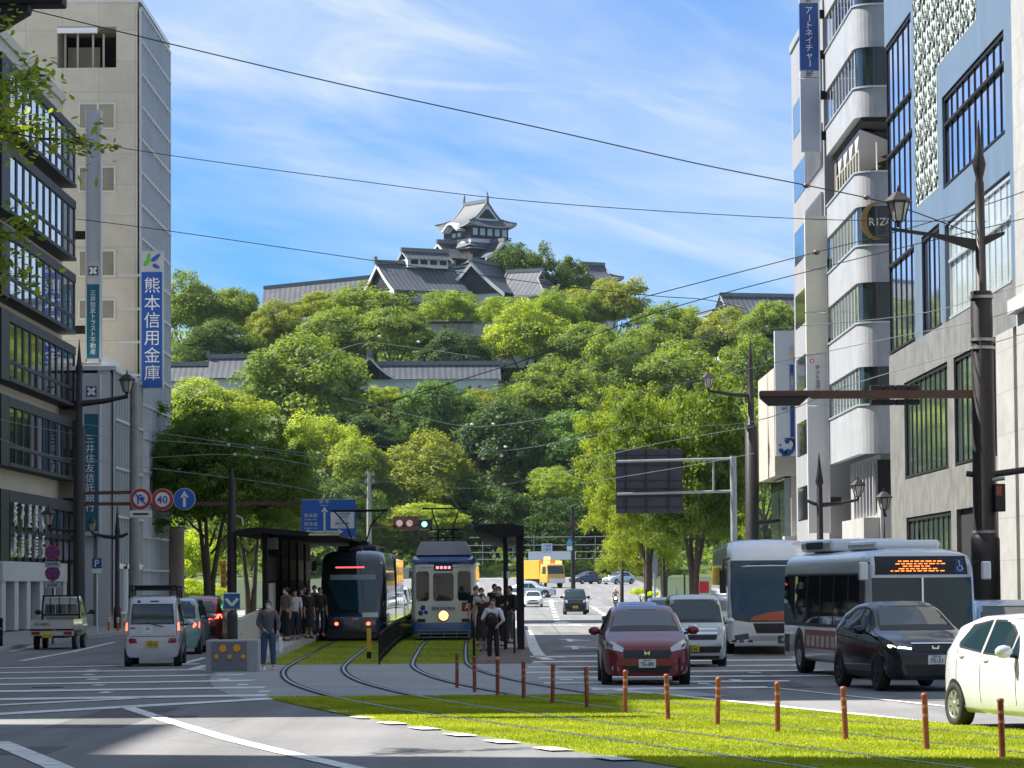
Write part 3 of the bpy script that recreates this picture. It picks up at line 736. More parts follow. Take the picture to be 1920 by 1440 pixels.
def leaf(mb, cx, cz, a, L_, w_, y, m):
    pts = []
    for i in range(12):
        t = i / 12 * 2 * PI; u = L_ / 2 * math.cos(t); v = w_ / 2 * math.sin(t) * (1 - .35 * math.cos(t))
        pts.append((cx + u * math.cos(a) - v * math.sin(a), cz + u * math.sin(a) + v * math.cos(a)))
    mb.prism(pts, 1, y - .02, y, m)
b = MB(); cx, cz = (x0 + x1) / 2, (zB + zC) / 2
leaf(b, cx - .25, cz - .02, R_(50), .5, .24, Yk - .005, 0); leaf(b, cx - .18, cz + .28, R_(60), .3, .16, Yk - .005, 0); leaf(b, cx + .2, cz + .2, R_(40), .6, .22, Yk - .005, 1); leaf(b, cx + .22, cz - .25, R_(-25), .42, .2, Yk - .005, 1)
b.build('emblem', [M('leaf_green', (.12, .42, .05), .5, var=.05), M('leaf_blue', (.02, .1, .35), .5, var=.05)], T, world=True)
for py in (516, 579, 641, 703): z = ZP(250, py, Yk); b = MB(); b.box(XP(222, Yk, 15), x0 + .02, Yk + .1, Yk + .25, z - .06, z + .06); b.build('bracket', m_alu, T, world=True)

# ---------------- right side: narrow building with louvres
Xr = 14.75
Yn = 149.4
T = thing('narrow_building', 'narrow pale building with dark louvre bands beside the curved white block', 'building', (Xr + 6, Yn + 8, 0))
z_n = lambda py, px=1500: ZP(px, py, Yn + .0)
b = MB(); b.box(Xr, Xr + 14, Yn, Yn + 17, -.3, 29.5); b.box(Xr - .08, Xr + 14, Yn - .1, Yn + 17.1, 29.5, 29.9); b.build('wall', M('pale_cladding', (.27, .27, .28), .6, var=.15, scale=.5, streak=.3), T, world=True)
for z0 in (5.0, 8.3, 11.6, 14.9, 18.2, 21.5, 24.8):
    b = MB(); b.box(Xr - .02, Xr + .1, Yn + 9.0, Yn + 16, z0, z0 + 1.7); b.build('window', g_dark, T, world=True)
    b = MB()
    b.box(Xr - .015, Xr + .1, Yn + .5, Yn + 8.4, z0, z0 + 1.9, 1)
    for y in lin(Yn + .6, Yn + 8.3, 14): b.box(Xr - .16, Xr + .0, y - .06, y + .06, z0 - .1, z0 + 2.0, 0)
    b.build('louvre', [m_whitep, m_black], T, world=True)
for z0, z1 in ((.2, 3.2),):
    b = MB(); b.box(Xr - .03, Xr + .1, Yn + 1, Yn + 12, z0, z1); b.build('shop_window', g_dark, T, world=True)

def vboard(label, px0, px1, Y, parts, depth=.35):
    T = thing('sign_board', label, 'sign', (XP((px0 + px1) / 2, Y, 15), Y, ZP(px0, parts[0][1], Y)))
    x0, x1 = XP(px0, Y, 15), XP(px1, Y, 15)
    for i, (pa, pb, nm, mt) in enumerate(parts):
        b = MB(); b.box(x0, x1, Y, Y + depth, ZP(1525, pb, Y) + .015, ZP(1525, pa, Y) - .015); b.build(nm, mt, T, world=True)
    b = MB(); pa, pb = parts[0][0], parts[-1][1]
    b.box(x1, x1 + .07, Y - .02, Y + depth, ZP(1525, pb, Y), ZP(1525, pa, Y)); b.build('frame', m_alu, T, world=True)
    b = MB()
    z0, z1 = ZP(1525, pb, Y), ZP(1525, pa, Y)
    for t in (.1, .35, .6, .85): z = z0 + (z1 - z0) * t; b = MB(); b.box(x1 + .07, x1 + .6, Y + .1, Y + .3, z - .2, z + .2); b.build('bracket', m_black, T, world=True)
    return T, x0, x1
Yv = 148.6
m_sblue = M('sign_royal_blue', (.01, .06, .26), .4, var=.06)
m_sgrey = M('sign_blank_grey', (.34, .38, .46), .35, var=.08, scale=.5)
m_scream = M('sign_blank_cream', (.60, .57, .48), .5, var=.16, scale=.5)
T, x0, x1 = vboard('upper vertical sign board with white characters on blue and an 8F panel', 1506, 1541, Yv, [(-20, 6, 'floor_panel', m_white), (7, 131, 'colour_panel', m_sblue), (132, 145, 'floor_panel', m_white), (147, 284, 'blank_panel', m_sgrey)])
b = MB(); vtext(b, 'アートネイチャー', .38, (ZP(1525, 20, Yv) - ZP(1525, 119, Yv)) / 7, ZP(1525, 20, Yv), Matrix.Translation(((x0 + x1) / 2, Yv - .02, 0)), 0, .02, .012)
b.build('lettering', m_txtw, T, world=True)
b = MB(); put_text(b, '8F', .36, Matrix.Translation(((x0 + x1) / 2, Yv - .02, ZP(1525, 139, Yv))), 0, .02, .006); put_text(b, '9F', .36, Matrix.Translation(((x0 + x1) / 2, Yv - .02, ZP(1525, 0, Yv))), 0, .02, .006)
b.build('floor_lettering', m_sblue, T, world=True)
T, x0, x1 = vboard('lower cream vertical sign board with small dark characters and a red ring', 1511, 1549, Yv, [(404, 505, 'blank_panel', m_scream), (506, 585, 'blank_panel', m_scream), (586, 664, 'blank_panel', m_scream), (665, 760, 'text_panel', m_white), (761, 1000, 'blank_panel', m_white)])
b = MB(); vtext(b, 'ホットヨガ', .25, (ZP(1530, 690, Yv) - ZP(1530, 728, Yv)) / 4, ZP(1530, 689, Yv), Matrix.Translation(((x0 + x1) / 2 + .03, Yv - .02, 0)), 0, .02, .006)
b.build('lettering', m_txtk, T, world=True)
b = MB(); cx, cz = XP(1523, Yv, 12), ZP(1523, 677, Yv)
pts = [(cx + .1 * math.cos(t), cz + .1 * math.sin(t)) for t in lin(0, 2 * PI, 14)[:-1]]; b.prism(pts, 1, Yv - .02, Yv, 0)
pts = [(cx + .045 * math.cos(t), cz + .045 * math.sin(t)) for t in lin(0, 2 * PI, 10)[:-1]]; b.prism(pts, 1, Yv - .03, Yv - .02, 1)
b.build('ring_emblem', [M('orange_red', (.6, .1, .03), .5, var=0), m_txtw], T, world=True)

# ---------------- curved white block
Yr0, Yr1 = 135.6, 148.5
T = thing('curved_building', 'white banded office block with a rounded dark glass corner', 'building', (Xr + 5, 142, 0))
Rc = .95
def outline(o=0.):
    """street face, rounded corner, then the face towards the camera (plan points)"""
    pts = [(Xr - o, Yr1), (Xr - o, Yr0 + Rc)]
    for i in range(1, 9):
        a = PI / 2 * i / 8; pts.append((Xr + Rc - (Rc + o) * math.cos(a), Yr0 + Rc - (Rc + o) * math.sin(a)))
    pts.append((Xr + 8, Yr0 - o)); return pts
def ring(z0, z1, o, th, mat, name, parent):
    po, pi_ = outline(o), outline(o - th); n = len(po)
    vs = [(x, y, z0) for x, y in po] + [(x, y, z1) for x, y in po] + [(x, y, z1) for x, y in pi_] + [(x, y, z0) for x, y in pi_]
    fs = []
    for i in range(n - 1):
        for k in range(4): a, c = k * n, ((k + 1) % 4) * n; fs.append((a + i, a + i + 1, c + i + 1, c + i))
    fs += [(0, n, 2 * n, 3 * n), (n - 1, 2 * n - 1, 3 * n - 1, 4 * n - 1)]
    mb = MB(); mb.add(vs, fs); return mb.build(name, mat, parent, world=True)
bands = [(24.7, 26.5), (21.7, 22.95), (17.85, 19.3), (14.6, 16.15), (11.0, 12.85), (7.3, 9.35)]
bands = [(28.2, 30.5)] + bands
for z0, z1 in bands:
    ring(z0, z1, 0, .3, m_whitep, 'wall_band', T)
    ring(z1, z1 + .07, .06, .35, m_alu, 'sill', T)
for (lo, hi) in ((26.5, 28.2), (22.95, 24.7), (16.15, 17.85), (12.85, 14.6), (9.35, 11.0)):
    lo += .07
    # corner glass
    po = outline(-.12); pts = po[1:]; n = len(pts)
    mb = MB(); mb.add([(x, y, lo) for x, y in pts] + [(x, y, hi) for x, y in pts], [(i, i + 1, n + i + 1, n + i) for i in range(n - 1)])
    mb.build('corner_glass', g_corner, T, world=True)
    ys = lin(Yr0 + Rc, Yr1, 9)
    panes(T, Xr + .14, ys, [lo, hi], g_dark if hi > 20 else g_green, -1, 'window', .06)
    mb = MB()
    for y in ys: mb.box(Xr + .09, Xr + .2, y - .07, y + .07, lo, hi)
    mb.build('mullion', m_white, T, world=True)
# open terrace with railing and shade sails
mb = MB(); mb.box(Xr + 2.5, Xr + 8, Yr0 + 2, Yr1, 19.3, 21.7); mb.box(Xr + .35, Xr + 2.5, Yr1 - 1.2, Yr1 - .02, 19.3, 21.7); mb.build('terrace_back', M('terrace_wood', (.16, .14, .09), .7, var=.3, streak=8), T, world=True)
mb = MB(); mb.box(Xr + .3, Xr + 8, Yr0 + .3, Yr1 - .02, 17.95, 18.1); mb.build('terrace_floor', m_conc, T, world=True)
mb = MB(); mb.box(Xr + .3, Xr + 8, Yr0 + .3, Yr1 - .02, 21.5, 21.7); mb.build('terrace_ceiling', m_dark, T, world=True)
for k in range(4):
    y = Yr0 + 2.2 + k * 2.4
    mb = MB(); mb.add([(Xr + .4, y, 21.45), (Xr + .4, y + 2.2, 21.45), (Xr + 2.3, y + 1.1, 20.9), (Xr + .35, y + 1.2, 20.3)], [(0, 1, 2), (0, 3, 1), (0, 2, 3), (1, 3, 2)]); mb.build('shade_sail', m_white, T, world=True)
mb = MB()
for y in lin(Yr0 + 1.2, Yr1 - 2.5, 8): mb.tube([(Xr + .25, y, 19.3), (Xr + .25, y, 20.4)], .035, 6)
mb.tube([(Xr + .25, Yr0 + 1.2, 20.4), (Xr + .25, Yr1 - 2.5, 20.4)], .035, 6)
for x in lin(Xr + .9, Xr + 3, 4): mb.tube([(x, Yr0 + .2, 19.3), (x, Yr0 + .2, 20.6)], .035, 6)
mb.build('terrace_railing', m_rail, T, world=True)
# emblem and lettering on the corner
mb = MB(); yq = Yr0 + .10
cx, cz, rO = XP(1642, yq, 17), ZP(1642, 415, yq), .80
po = []; 
for i in range(22): t = R_(60) + R_(230) * i / 21; po.append((cx + rO * math.cos(t) * .8, cz + rO * math.sin(t)))
for i in range(22): t = R_(290) - R_(230) * i / 21; po.append((cx + .12 + (rO - .14) * math.cos(t) * .78, cz + (rO - .06) * math.sin(t)))
for i in range(21):
    a, c, d, e = po[i], po[i + 1], po[42 - i], po[43 - i]
    mb.hexa([(a[0], yq, a[1]), (c[0], yq, c[1]), (d[0], yq, d[1]), (e[0], yq, e[1]), (a[0], yq - .13, a[1]), (c[0], yq - .13, c[1]), (d[0], yq - .13, d[1]), (e[0], yq - .13, e[1])])
mb.build('crescent_emblem', M('gold', (.32, .2, .07), .35, .7, var=.1), T, world=True)
mb = MB()
for i, ch in enumerate('RIZA'): put_text(mb, ch, .46, Matrix.Translation((XP(1634 + i * 10.5, yq, 17), yq - .1, ZP(1650, 417, yq))), 0, .02, .012)
mb.build('lettering', M('pale_gold', (.62, .58, .46), .4, var=.05), T, world=True)
# recessed lower storeys
mb = MB(); mb.box(Xr + .9, Xr + 8, Yr0 + .6, Yr1, -.3, 7.3); mb.build('lower_wall', m_stone, T, world=True)
mb = MB(); mb.box(Xr + .2, Xr + .9, Yr0 + .9, Yr1 - 3, -.3, 4.6); mb.build('street_wall', m_stone, T, world=True)
mb = MB(); mb.box(Xr + .82, Xr + .9, Yr0 + 2, Yr1 - 3.2, 4.9, 6.9); mb.build('window', g_dark, T, world=True)
mb = MB()
for y in lin(Yr0 + 2, Yr1 - 3.2, 6): mb.box(Xr + .72, Xr + .84, y - .08, y + .08, 4.7, 7.1)
mb.build('mullion', m_white, T, world=True)
mb = MB(); mb.box(XP(1645, Yr0 - .3, 6), XP(1684, Yr0 - .3, 6), Yr0 - .4, Yr0 + .2, ZP(1660, 930, Yr0), ZP(1660, 862, Yr0)); mb.build('sign_box', m_black, T, world=True)

# ---------------- blue panelled building
Xb = 14.7; Y0, Y1 = 92.9, 124.4
T = thing('blue_building', 'blue panelled commercial building with a white lattice screen', 'building', (Xb + 7, 110, 0))
def yx(px): return Xb * FPX / (px - 955)
b = MB(); b.box(Xb + .25, Xb + 16, Y0, Y1, -.3, 30); b.build('wall', m_grey, T, world=True)
def slab(y0, y1, z0, z1, mat, name='cladding', o=0.): 
    m_ = MB(); m_.box(Xb - o, Xb + .3, min(y0, y1), max(y0, y1), z0, z1); return m_.build(name, mat, T, world=True)
ya, yb, yc, yd, ye = Y1, yx(1714), yx(1719), yx(1762), yx(1771)
yf, yg = yx(1889), Y0
# granite bands
slab(Y0, Y1, 9.3, 10.62, m_granp); slab(yx(1784), Y1, 4.25, 5.68, m_granp); slab(yx(1866), yx(1784), 4.25, 5.68, m_granp)
for a, c in ((Y1, yx(1691)), (yx(1773), yx(1785))): slab(a, c, 5.68, 9.3, m_granp, 'pier')
for a, c in ((Y1, yx(1692)), (yx(1776), yx(1786))): slab(a, c, -.3, 4.25, m_granp, 'pier')
# blue cladding around the windows (butted pieces)
slab(Y1, yc, 22.75, 30, m_bluep); slab(yb, yc, 10.62, 22.75, m_bluep)
slab(yc, yd, 10.62 + 3.55, 15.4, m_bluep); slab(yd, ye, 14.17, 19.55, m_bluep)
slab(ye, Y0, 13.95, 15.15, m_bluep); slab(ye, yx(1838), 18.3, 19.55, m_bluep); slab(yx(1838), Y0, 18.3, 20.6, m_bluep)
slab(yf, Y0, 15.15, 18.3, m_bluep); slab(yd, yx(1772), 10.62, 14.17, m_bluep); slab(yx(1718), yx(1728), 10.62, 14.17, m_bluep, o=-.003)
slab(yx(1897), Y0, 10.62, 13.95, m_bluep); slab(ye, yx(1778), 13.9, 13.95, m_bluep)
slab(yx(1838), yx(1850), 20.6, 30, m_bluep); slab(yx(1850), Y0, 23.6, 30, m_bluep)
# glass
def win(y0, y1, z0, z1, n, mat, name='window', bars=(), rec=.1, mm=None):
    y0, y1 = min(y0, y1), max(y0, y1)
    f = MB(); ys = lin(y0, y1, n)
    f.box(Xb + .05, Xb + .22, y0, y0 + .06, z0, z1); f.box(Xb + .05, Xb + .22, y1 - .06, y1, z0, z1)
    f.box(Xb + .0, Xb + .22, y0 + .06, y1 - .06, z0, z0 + .08); f.box(Xb + .05, Xb + .22, y0 + .06, y1 - .06, z1 - .1, z1)
    for y in ys[1:-1]: f.box(Xb + .085, Xb + .2, y - .05, y + .05, z0 + .08, z1 - .1)
    for z in bars: f.box(Xb + .0, Xb + .2, y0 + .06, y1 - .06, z - .05, z + .05)
    fo = f.build(name, mm or m_black, T, world=True)
    g = MB()
    for p, q in zip(ys, ys[1:]): g.box(Xb + rec + .02, Xb + rec + .08, p + .035, q - .035, z0 + .08, z1 - .1)
    g.build('pane', mat, fo, world=True)
win(Y1 - .05, yb, 10.7, 22.7, 5, g_blue, bars=(14.1, 18.4, 19.85))
win(yx(1728), yx(1765), 10.62, 14.1, 4, g_blue); win(ye - .2, yf, 15.2, 18.25, 10, g_blue, bars=(17.3,)); win(yx(1850), Y0 + .1, 20.65, 23.55, 8, g_blue)
m_frost = glass('frosted_white', (.46, .50, .48), .25, 0, spec=.5)
win(yx(1778), yx(1896), 10.66, 13.85, 11, m_frost, 'frosted_window', bars=(12.6,), mm=m_alu)
win(yx(1692), yx(1773), 5.72, 9.26, 9, g_green); win(yx(1785), yx(1866), 5.72, 9.26, 8, g_green); win(yx(1693), yx(1775), .4, 4.2, 9, g_green)
# lattice screen
def lattice(y0, y1, z0, z1):
    y0, y1 = min(y0, y1), max(y0, y1)
    mb = MB(); mb.box(Xb + .02, Xb + .1, y0, y1, z0, z1, 0)
    n, k = max(1, round((y1 - y0) / 1.15)), max(1, round((z1 - z0) / .98))
    dy, dz = (y1 - y0) / n, (z1 - z0) / k
    for i in range(n):
        for j in range(k):
            cy, cz = y0 + dy * (i + .5), z0 + dz * (j + .5)
            fl = 1 if (i + j) % 2 else -1
            for (oy, oz, r, a0, a1) in ((0, .2, .2, -30, 210), (0, -.2, .2, 150, 390), (.33 * fl, .0, .15, 0, 300)):
                pts = [(Xb - .01, cy + oy * 1 + r * math.cos(R_(a)) * fl, cz + oz + r * math.sin(R_(a))) for a in lin(a0, a1, 9)]
                mb.tube(pts, .045, 4, 1, caps=False, smooth=False)
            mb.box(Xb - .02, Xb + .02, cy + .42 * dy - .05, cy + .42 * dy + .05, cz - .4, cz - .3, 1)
    for i in range(n + 1): 
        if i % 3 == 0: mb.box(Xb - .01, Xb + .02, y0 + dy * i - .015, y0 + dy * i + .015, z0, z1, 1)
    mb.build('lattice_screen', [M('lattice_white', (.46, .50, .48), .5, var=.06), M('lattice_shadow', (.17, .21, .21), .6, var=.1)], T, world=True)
lattice(yc, yd, 15.42, 30); lattice(yd, yx(1838), 19.57, 30)
# entrance and stone base near the camera
slab(yx(1786), yx(1866), -.3, 4.25, m_dark, 'entrance', -.15)
b = MB(); b.box(Xb - .02, Xb + .3, yx(1899), yx(1866), -.3, 9.3); b.box(Xb + .15, Xb + .3, Y0, yx(1899), -.3, 9.3); b.build('stone_pier', m_stone, T, world=True)
b = MB(); b.box(Xb + .1, Xb + .15, yx(1830), yx(1822), 3.95, 4.05); b.build('entrance_lamp', M('lamp_warm', (.8, .7, .5), .4, var=0, emit=(1, .85, .55), es=4), T, world=True)
T = thing('stone_building', 'white stone clad building at the right edge beyond the thick pole', 'building', (Xb + 6, 88, 0))
b = MB(); b.box(Xb - .02, Xb + 14, 76, 92.8, -.3, 28); b.build('wall', m_stone, T, world=True)
b = MB(); b.box(Xb - .08, Xb - .03, 78, 91, .2, 3.4); b.build('shop_window', g_dark, T, world=True)
b = MB(); b.box(Xb - .3, Xb - .03, 76, 92.6, 9.6, 10.0); b.build('canopy', m_white, T, world=True)

# ---------------- small beige building with globe sign
Yg = 171.5
xg0, xg1 = XP(1453, Yg, 8), XP(1499, Yg, 8)
T = thing('beige_building', 'small beige building with an overhanging upper box and green shop glass', 'building', (xg0 + 3, Yg + 5, 0))
zb = ZP(1453, 892, Yg); zt2 = ZP(1453, 690, Yg)
b = MB(); b.box(xg0, xg1 + 3, Yg, Yg + 11, zb, zt2); b.box(XP(1455, Yg, 8) + .3, xg1 + 3, Yg + .4, Yg + 4, zt2, ZP(1480, 622, Yg)); b.build('upper_box', m_beige, T, world=True)
b = MB(); b.box(xg0 + .9, xg1 + 3, Yg + .5, Yg + 10, -.3, zb); b.build('wall', m_beige, T, world=True)
b = MB(); b.box(xg0 + .55, xg0 + .9, Yg + .8, Yg + 9.6, .3, zb - .1); b.build('shop_window', g_green, T, world=True)
b = MB(); b.box(xg0 + .4, xg1 + 1, Yg - .9, Yg + .5, ZP(1470, 1012, Yg), ZP(1470, 1006, Yg)); b.build('canopy', m_white, T, world=True)
T = thing('sign_board', 'white vertical sign with a blue globe and blue stripe on small beige building', 'sign', (XP(1462, Yg - .3, 10), Yg - .3, 8))
x0, x1 = XP(1454.5, Yg - .3, 10), XP(1491, Yg - .3, 10); q = lambda py: ZP(1470, py, Yg - .3)
b = MB(); b.box(x0, x1, Yg - .3, Yg - .02, q(855), q(684)); b.box(x0, XP(1504, Yg - .3, 10), Yg - .28, Yg + .2, q(683), q(620)); b.build('panel', M('sign_pale', (.58, .62, .66), .4, var=.06), T, world=True)
b = MB(); b.box(XP(1481, Yg, 10), XP(1489, Yg, 10), Yg - .33, Yg - .305, q(820), q(684))
cx, cz, r = XP(1473, Yg, 10), q(838), .48
pts = [(cx + r * math.cos(t), cz + r * math.sin(t)) for t in lin(R_(-70), R_(110), 12)]; pts2 = [(cx + .08 + r * .55 * math.cos(t), cz + r * .7 * math.sin(t)) for t in lin(R_(110), R_(-70), 12)]
b.prism(pts + [(x1 - .02, q(822)), ], 1, Yg - .33, Yg - .305); 
for (ox, oz, rr) in ((-.28, -.2, .13), (-.12, -.36, .16), (.05, .3, .14), (-.33, .1, .06), (.1, -.3, .2)):
    b.prism([(cx + ox + rr * math.cos(t) * (1 + .2 * math.sin(3 * t)), cz + oz + rr * math.sin(t)) for t in lin(0, 2 * PI, 10)[:-1]], 1, Yg - .335, Yg - .306)
put_text(b, 'S', .42, Matrix.Translation((XP(1470, Yg, 10), Yg - .32, q(766))) @ Matrix.Rotation(PI / 2, 4, 'Y'), 0, .02, .02)
pts = [(XP(1489, Yg, 10), q(682)), (XP(1502, Yg, 10), q(664)), (XP(1502, Yg, 10), q(650)), (XP(1489, Yg, 10), q(668))]; b.prism(pts, 1, Yg - .33, Yg - .305)
for k in range(6): put_text(b, '三大事務所前'[k], .2, Matrix.Translation((XP(1485, Yg, 10), Yg - .335, q(704 + k * 5))), 1, .01)
b.build('emblem', [m_sblue, m_txtw], T, world=True)
b = MB(); b.prism([(XP(1490.5, Yg, 10) + .2 * math.cos(t), q(662) + .2 * math.sin(t)) for t in lin(0, 2 * PI, 14)[:-1]], 1, Yg - .34, Yg - .305); b.prism([(XP(1479, Yg, 10), q(658)), (XP(1486, Yg, 10), q(645)), (XP(1488, Yg, 10), q(652)), (XP(1483, Yg, 10), q(656))], 1, Yg - .34, Yg - .305, 1)
b.build('sun_emblem', [M('sun_orange', (.75, .42, .12), .5, var=0), M('sky_blue', (.25, .5, .7), .5, var=0)], T, world=True)

# ---------------- corner buildings out of frame on the left (they shade the crossing, as in the photograph)
def side_block(label, x0, x1, y0, y1, h):
    T = thing('corner_building', label, 'building', ((x0 + x1) / 2, (y0 + y1) / 2, 0))
    b = MB(); b.box(x0, x1, y0, y1, -.3, h); b.box(x0 - .15, x1 + .15, y0 - .15, y1 + .15, h, h + .3); b.build('wall', m_cream, T, world=True)
    for z in lin(4, h - 2.5, max(2, int(h / 3.5))):
        w_ = MB(); w_.box(x1 - .05, x1 + .04, y0 + .8, y1 - .8, z, z + 1.7); w_.box(x0 + .8, x1 - .8, y0 - .04, y0 + .05, z, z + 1.7); w_.build('window', g_dark, T, world=True)
side_block('pale corner building just before the cream office with black bays', -40, -21.2, 53.4, 62, 28.8)
side_block('tall pale building between the corner building and the cream office', -44, -21.4, 62.3, 130.5, 46)
side_block('long pale block standing behind the viewpoint', -70, 70, -75, -32, 34)
side_block('tall block closing the end of the side street', -60, -36.5, 41.5, 53, 40)
side_block('pale building on the near corner of the side street', -50, -21.5, 4, 41.2, 40)
# ================================================================ castle
YC = 600.
def roof_tile_mat(name, col, sc=2.2):
    m = M(name, col, .55, var=.25, scale=.5, spec=.5)
    nt = m.node_tree; b = nt.nodes['Principled BSDF']
    uv = nt.nodes.new('ShaderNodeUVMap'); wv = nt.nodes.new('ShaderNodeTexWave'); wv.inputs['Scale'].default_value = sc; wv.inputs['Distortion'].default_value = .3
    nt.links.new(uv.outputs[0], wv.inputs['Vector'])
    mr = nt.nodes.new('ShaderNodeMapRange'); mr.inputs[3].default_value = .6; mr.inputs[4].default_value = 1.3; nt.links.new(wv.outputs['Fac'], mr.inputs[0])
    lk = [l for l in nt.links if l.to_socket == b.inputs['Base Color']][0]
    mx = nt.nodes.new('ShaderNodeMix'); mx.data_type = 'RGBA'; mx.blend_type = 'MULTIPLY'; mx.inputs[0].default_value = 1
    nt.links.new(lk.from_socket, mx.inputs[6]); nt.links.new(mr.outputs[0], mx.inputs[7]); nt.links.new(mx.outputs[2], b.inputs['Base Color'])
    return m
m_tile = roof_tile_mat('roof_tile', (.060, .068, .085), .34)
m_plaster = M('white_plaster', (.60, .61, .62), .8, var=.12, scale=.4)
m_blackw = M('black_board', (.018, .017, .018), .6, var=.3, scale=1)
m_ridge = M('ridge_tile', (.16, .165, .18), .6, var=.25)
m_shoji = M('window_paper', (.45, .52, .58), .4, var=.15)
class RB(MB):
    """mesh builder with uv for tile rows (u along the eave)"""
    def __init__(s): super().__init__(); s.uv = {}
    def patch(s, rows, m=0, us=None):
        k = len(rows[0]); vs = [p for r in rows for p in r]
        f0 = len(s.f)
        s.add(vs, [(a * k + i, a * k + i + 1, (a + 1) * k + i + 1, (a + 1) * k + i) for a in range(len(rows) - 1) for i in range(k - 1)], m, True)
        n = f0
        for a in range(len(rows) - 1):
            for i in range(k - 1):
                s.uv[n] = [(us[a][i], 0), (us[a][i + 1], 0), (us[a + 1][i + 1], 1), (us[a + 1][i], 1)]; n += 1
    def buildr(s, name, mats, parent):
        o = s.build(name, mats, parent, fixn=False)
        l = o.data.uv_layers.new(name='UVMap')
        for p in o.data.polygons:
            u = s.uv.get(p.index)
            if u:
                for li, q in zip(p.loop_indices, u): l.data[li].uv = q
        return o
def sag(t, c): return t - c * math.sin(PI * t) * .5
def irimoya(parent, c, lx, ly, z0, h, ridge_half, gable_t=.52, curve=.22, lift=.5, name='roof', thick=.28, fascia=True, shachi=False):
    """hip-and-gable roof: ridge along local x; eave half-sizes lx, ly; gables at both x ends"""
    cx, cy = c; NU = 12; NV = 8
    def zf(t): return z0 + h * sag(t, curve)
    def corner(u): return lift * abs(u) ** 3
    rb = RB()
    xg = ridge_half
    for sgn in (1, -1):
        rows = []; us = []
        for a in range(NV + 1):
            t = a / NV; r = []; ur = []
            hx = lx + (xg - lx) * min(1, t / gable_t) if t < gable_t else xg
            for i in range(NU + 1):
                u = -1 + 2 * i / NU; x = hx * u
                r.append((cx + x, cy + sgn * ly * (1 - t), zf(t) + corner(u) * (1 - t) ** 2)); ur.append(x)
            rows.append(r if sgn > 0 else r); us.append(ur)
        rb.patch(rows, 0, us)
        rows = []; us = []
        for a in range(5):      # end skirts up to the gable foot
            t = gable_t * a / 4; hx = lx + (xg - lx) * a / 4; hy = ly * (1 - t); r = []; ur = []
            for i in range(NU + 1):
                u = -1 + 2 * i / NU; r.append((cx + sgn * hx, cy + hy * u, zf(t) + corner(u) * (1 - t) ** 2)); ur.append(hy * u)
            rows.append(r); us.append(ur)
        rb.patch(rows, 0, us)
    ro = rb.buildr(name, [m_tile], parent)
    # eave underside / fascia
    e = MB()
    per = []
    for i in range(NU + 1): u = -1 + 2 * i / NU; per.append((cx + lx * u, cy - ly, z0 + corner(u)))
    for i in range(1, NU + 1): u = -1 + 2 * i / NU; per.append((cx + lx, cy + ly * u, z0 + corner(u)))
    for i in range(1, NU + 1): u = 1 - 2 * i / NU; per.append((cx + lx * u, cy + ly, z0 + corner(u)))
    for i in range(1, NU): u = 1 - 2 * i / NU; per.append((cx - lx, cy + ly * u, z0 + corner(u)))
    n = len(per); k = .82
    inn = [(cx + (x - cx) * k, cy + (y - cy) * k, z0 - thick * .2) for x, y, z in per]
    e.add([(x, y, z - .02) for x, y, z in per] + [(x, y, z - thick) for x, y, z in per] + inn, [(i, (i + 1) % n, n + (i + 1) % n, n + i) for i in range(n)] + [(n + i, n + (i + 1) % n, 2 * n + (i + 1) % n, 2 * n + i) for i in range(n)])
    e.build('eave', m_eave, parent)
    # gables: white bargeboard triangle, dark inner panel; ridge and hips
    for sgn in (1, -1):
        g = MB(); xx = cx + sgn * (xg - .12); tri = []; inn = []
        zb = zf(gable_t); 
        for a in range(7): t = gable_t + (1 - gable_t) * a / 6; tri.append((cy - ly * (1 - t), zf(t) - .03))
        for a in range(1, 7): t = 1 - (1 - gable_t) * a / 6; tri.append((cy + ly * (1 - t), zf(t) - .03))
        g.prism(tri, 0, xx - .1 * sgn, xx, 0)
        hgt = zf(1) - zb; wd = ly * (1 - gable_t)
        g.prism([(cy - wd * .62, zb + hgt * .1), (cy + wd * .62, zb + hgt * .1), (cy + wd * .1, zb + hgt * .6), (cy - wd * .1, zb + hgt * .6)], 0, xx + .04 * sgn, xx + .09 * sgn, 1)
        g.build('gable', [m_plaster, m_blackw], parent)
        r = MB()
        for s2 in (1, -1):
            r.tube([(cx + sgn * (xg + .02), cy + s2 * ly * (1 - t), zf(t) + .08) for t in lin(gable_t, 1, 6)], .17, 5)
            r.tube([(cx + sgn * (lx + (xg - lx) * t / gable_t), cy + s2 * ly * (1 - t), zf(t) + lift * (1 - t) ** 2 + .08) for t in lin(0, gable_t, 5)], .17, 5)
        r.build('hip_ridge', m_ridge, parent)
    r = MB(); r.box(cx - xg - .2, cx + xg + .2, cy - .28, cy + .28, zf(1) - .1, zf(1) + .55); r.build('ridge', m_ridge, parent)
    if shachi:
        for sgn in (1, -1):
            r = MB(); r.tube([(cx + sgn * (xg + .05), cy, zf(1) + .4), (cx + sgn * (xg + .12), cy, zf(1) + 1.0), (cx + sgn * (xg - .1), cy, zf(1) + 1.7), (cx + sgn * (xg - .28), cy, zf(1) + 2.1)], [.3, .26, .16, .04], 6); r.build('ridge_finial', m_ridge, parent)
    return ro
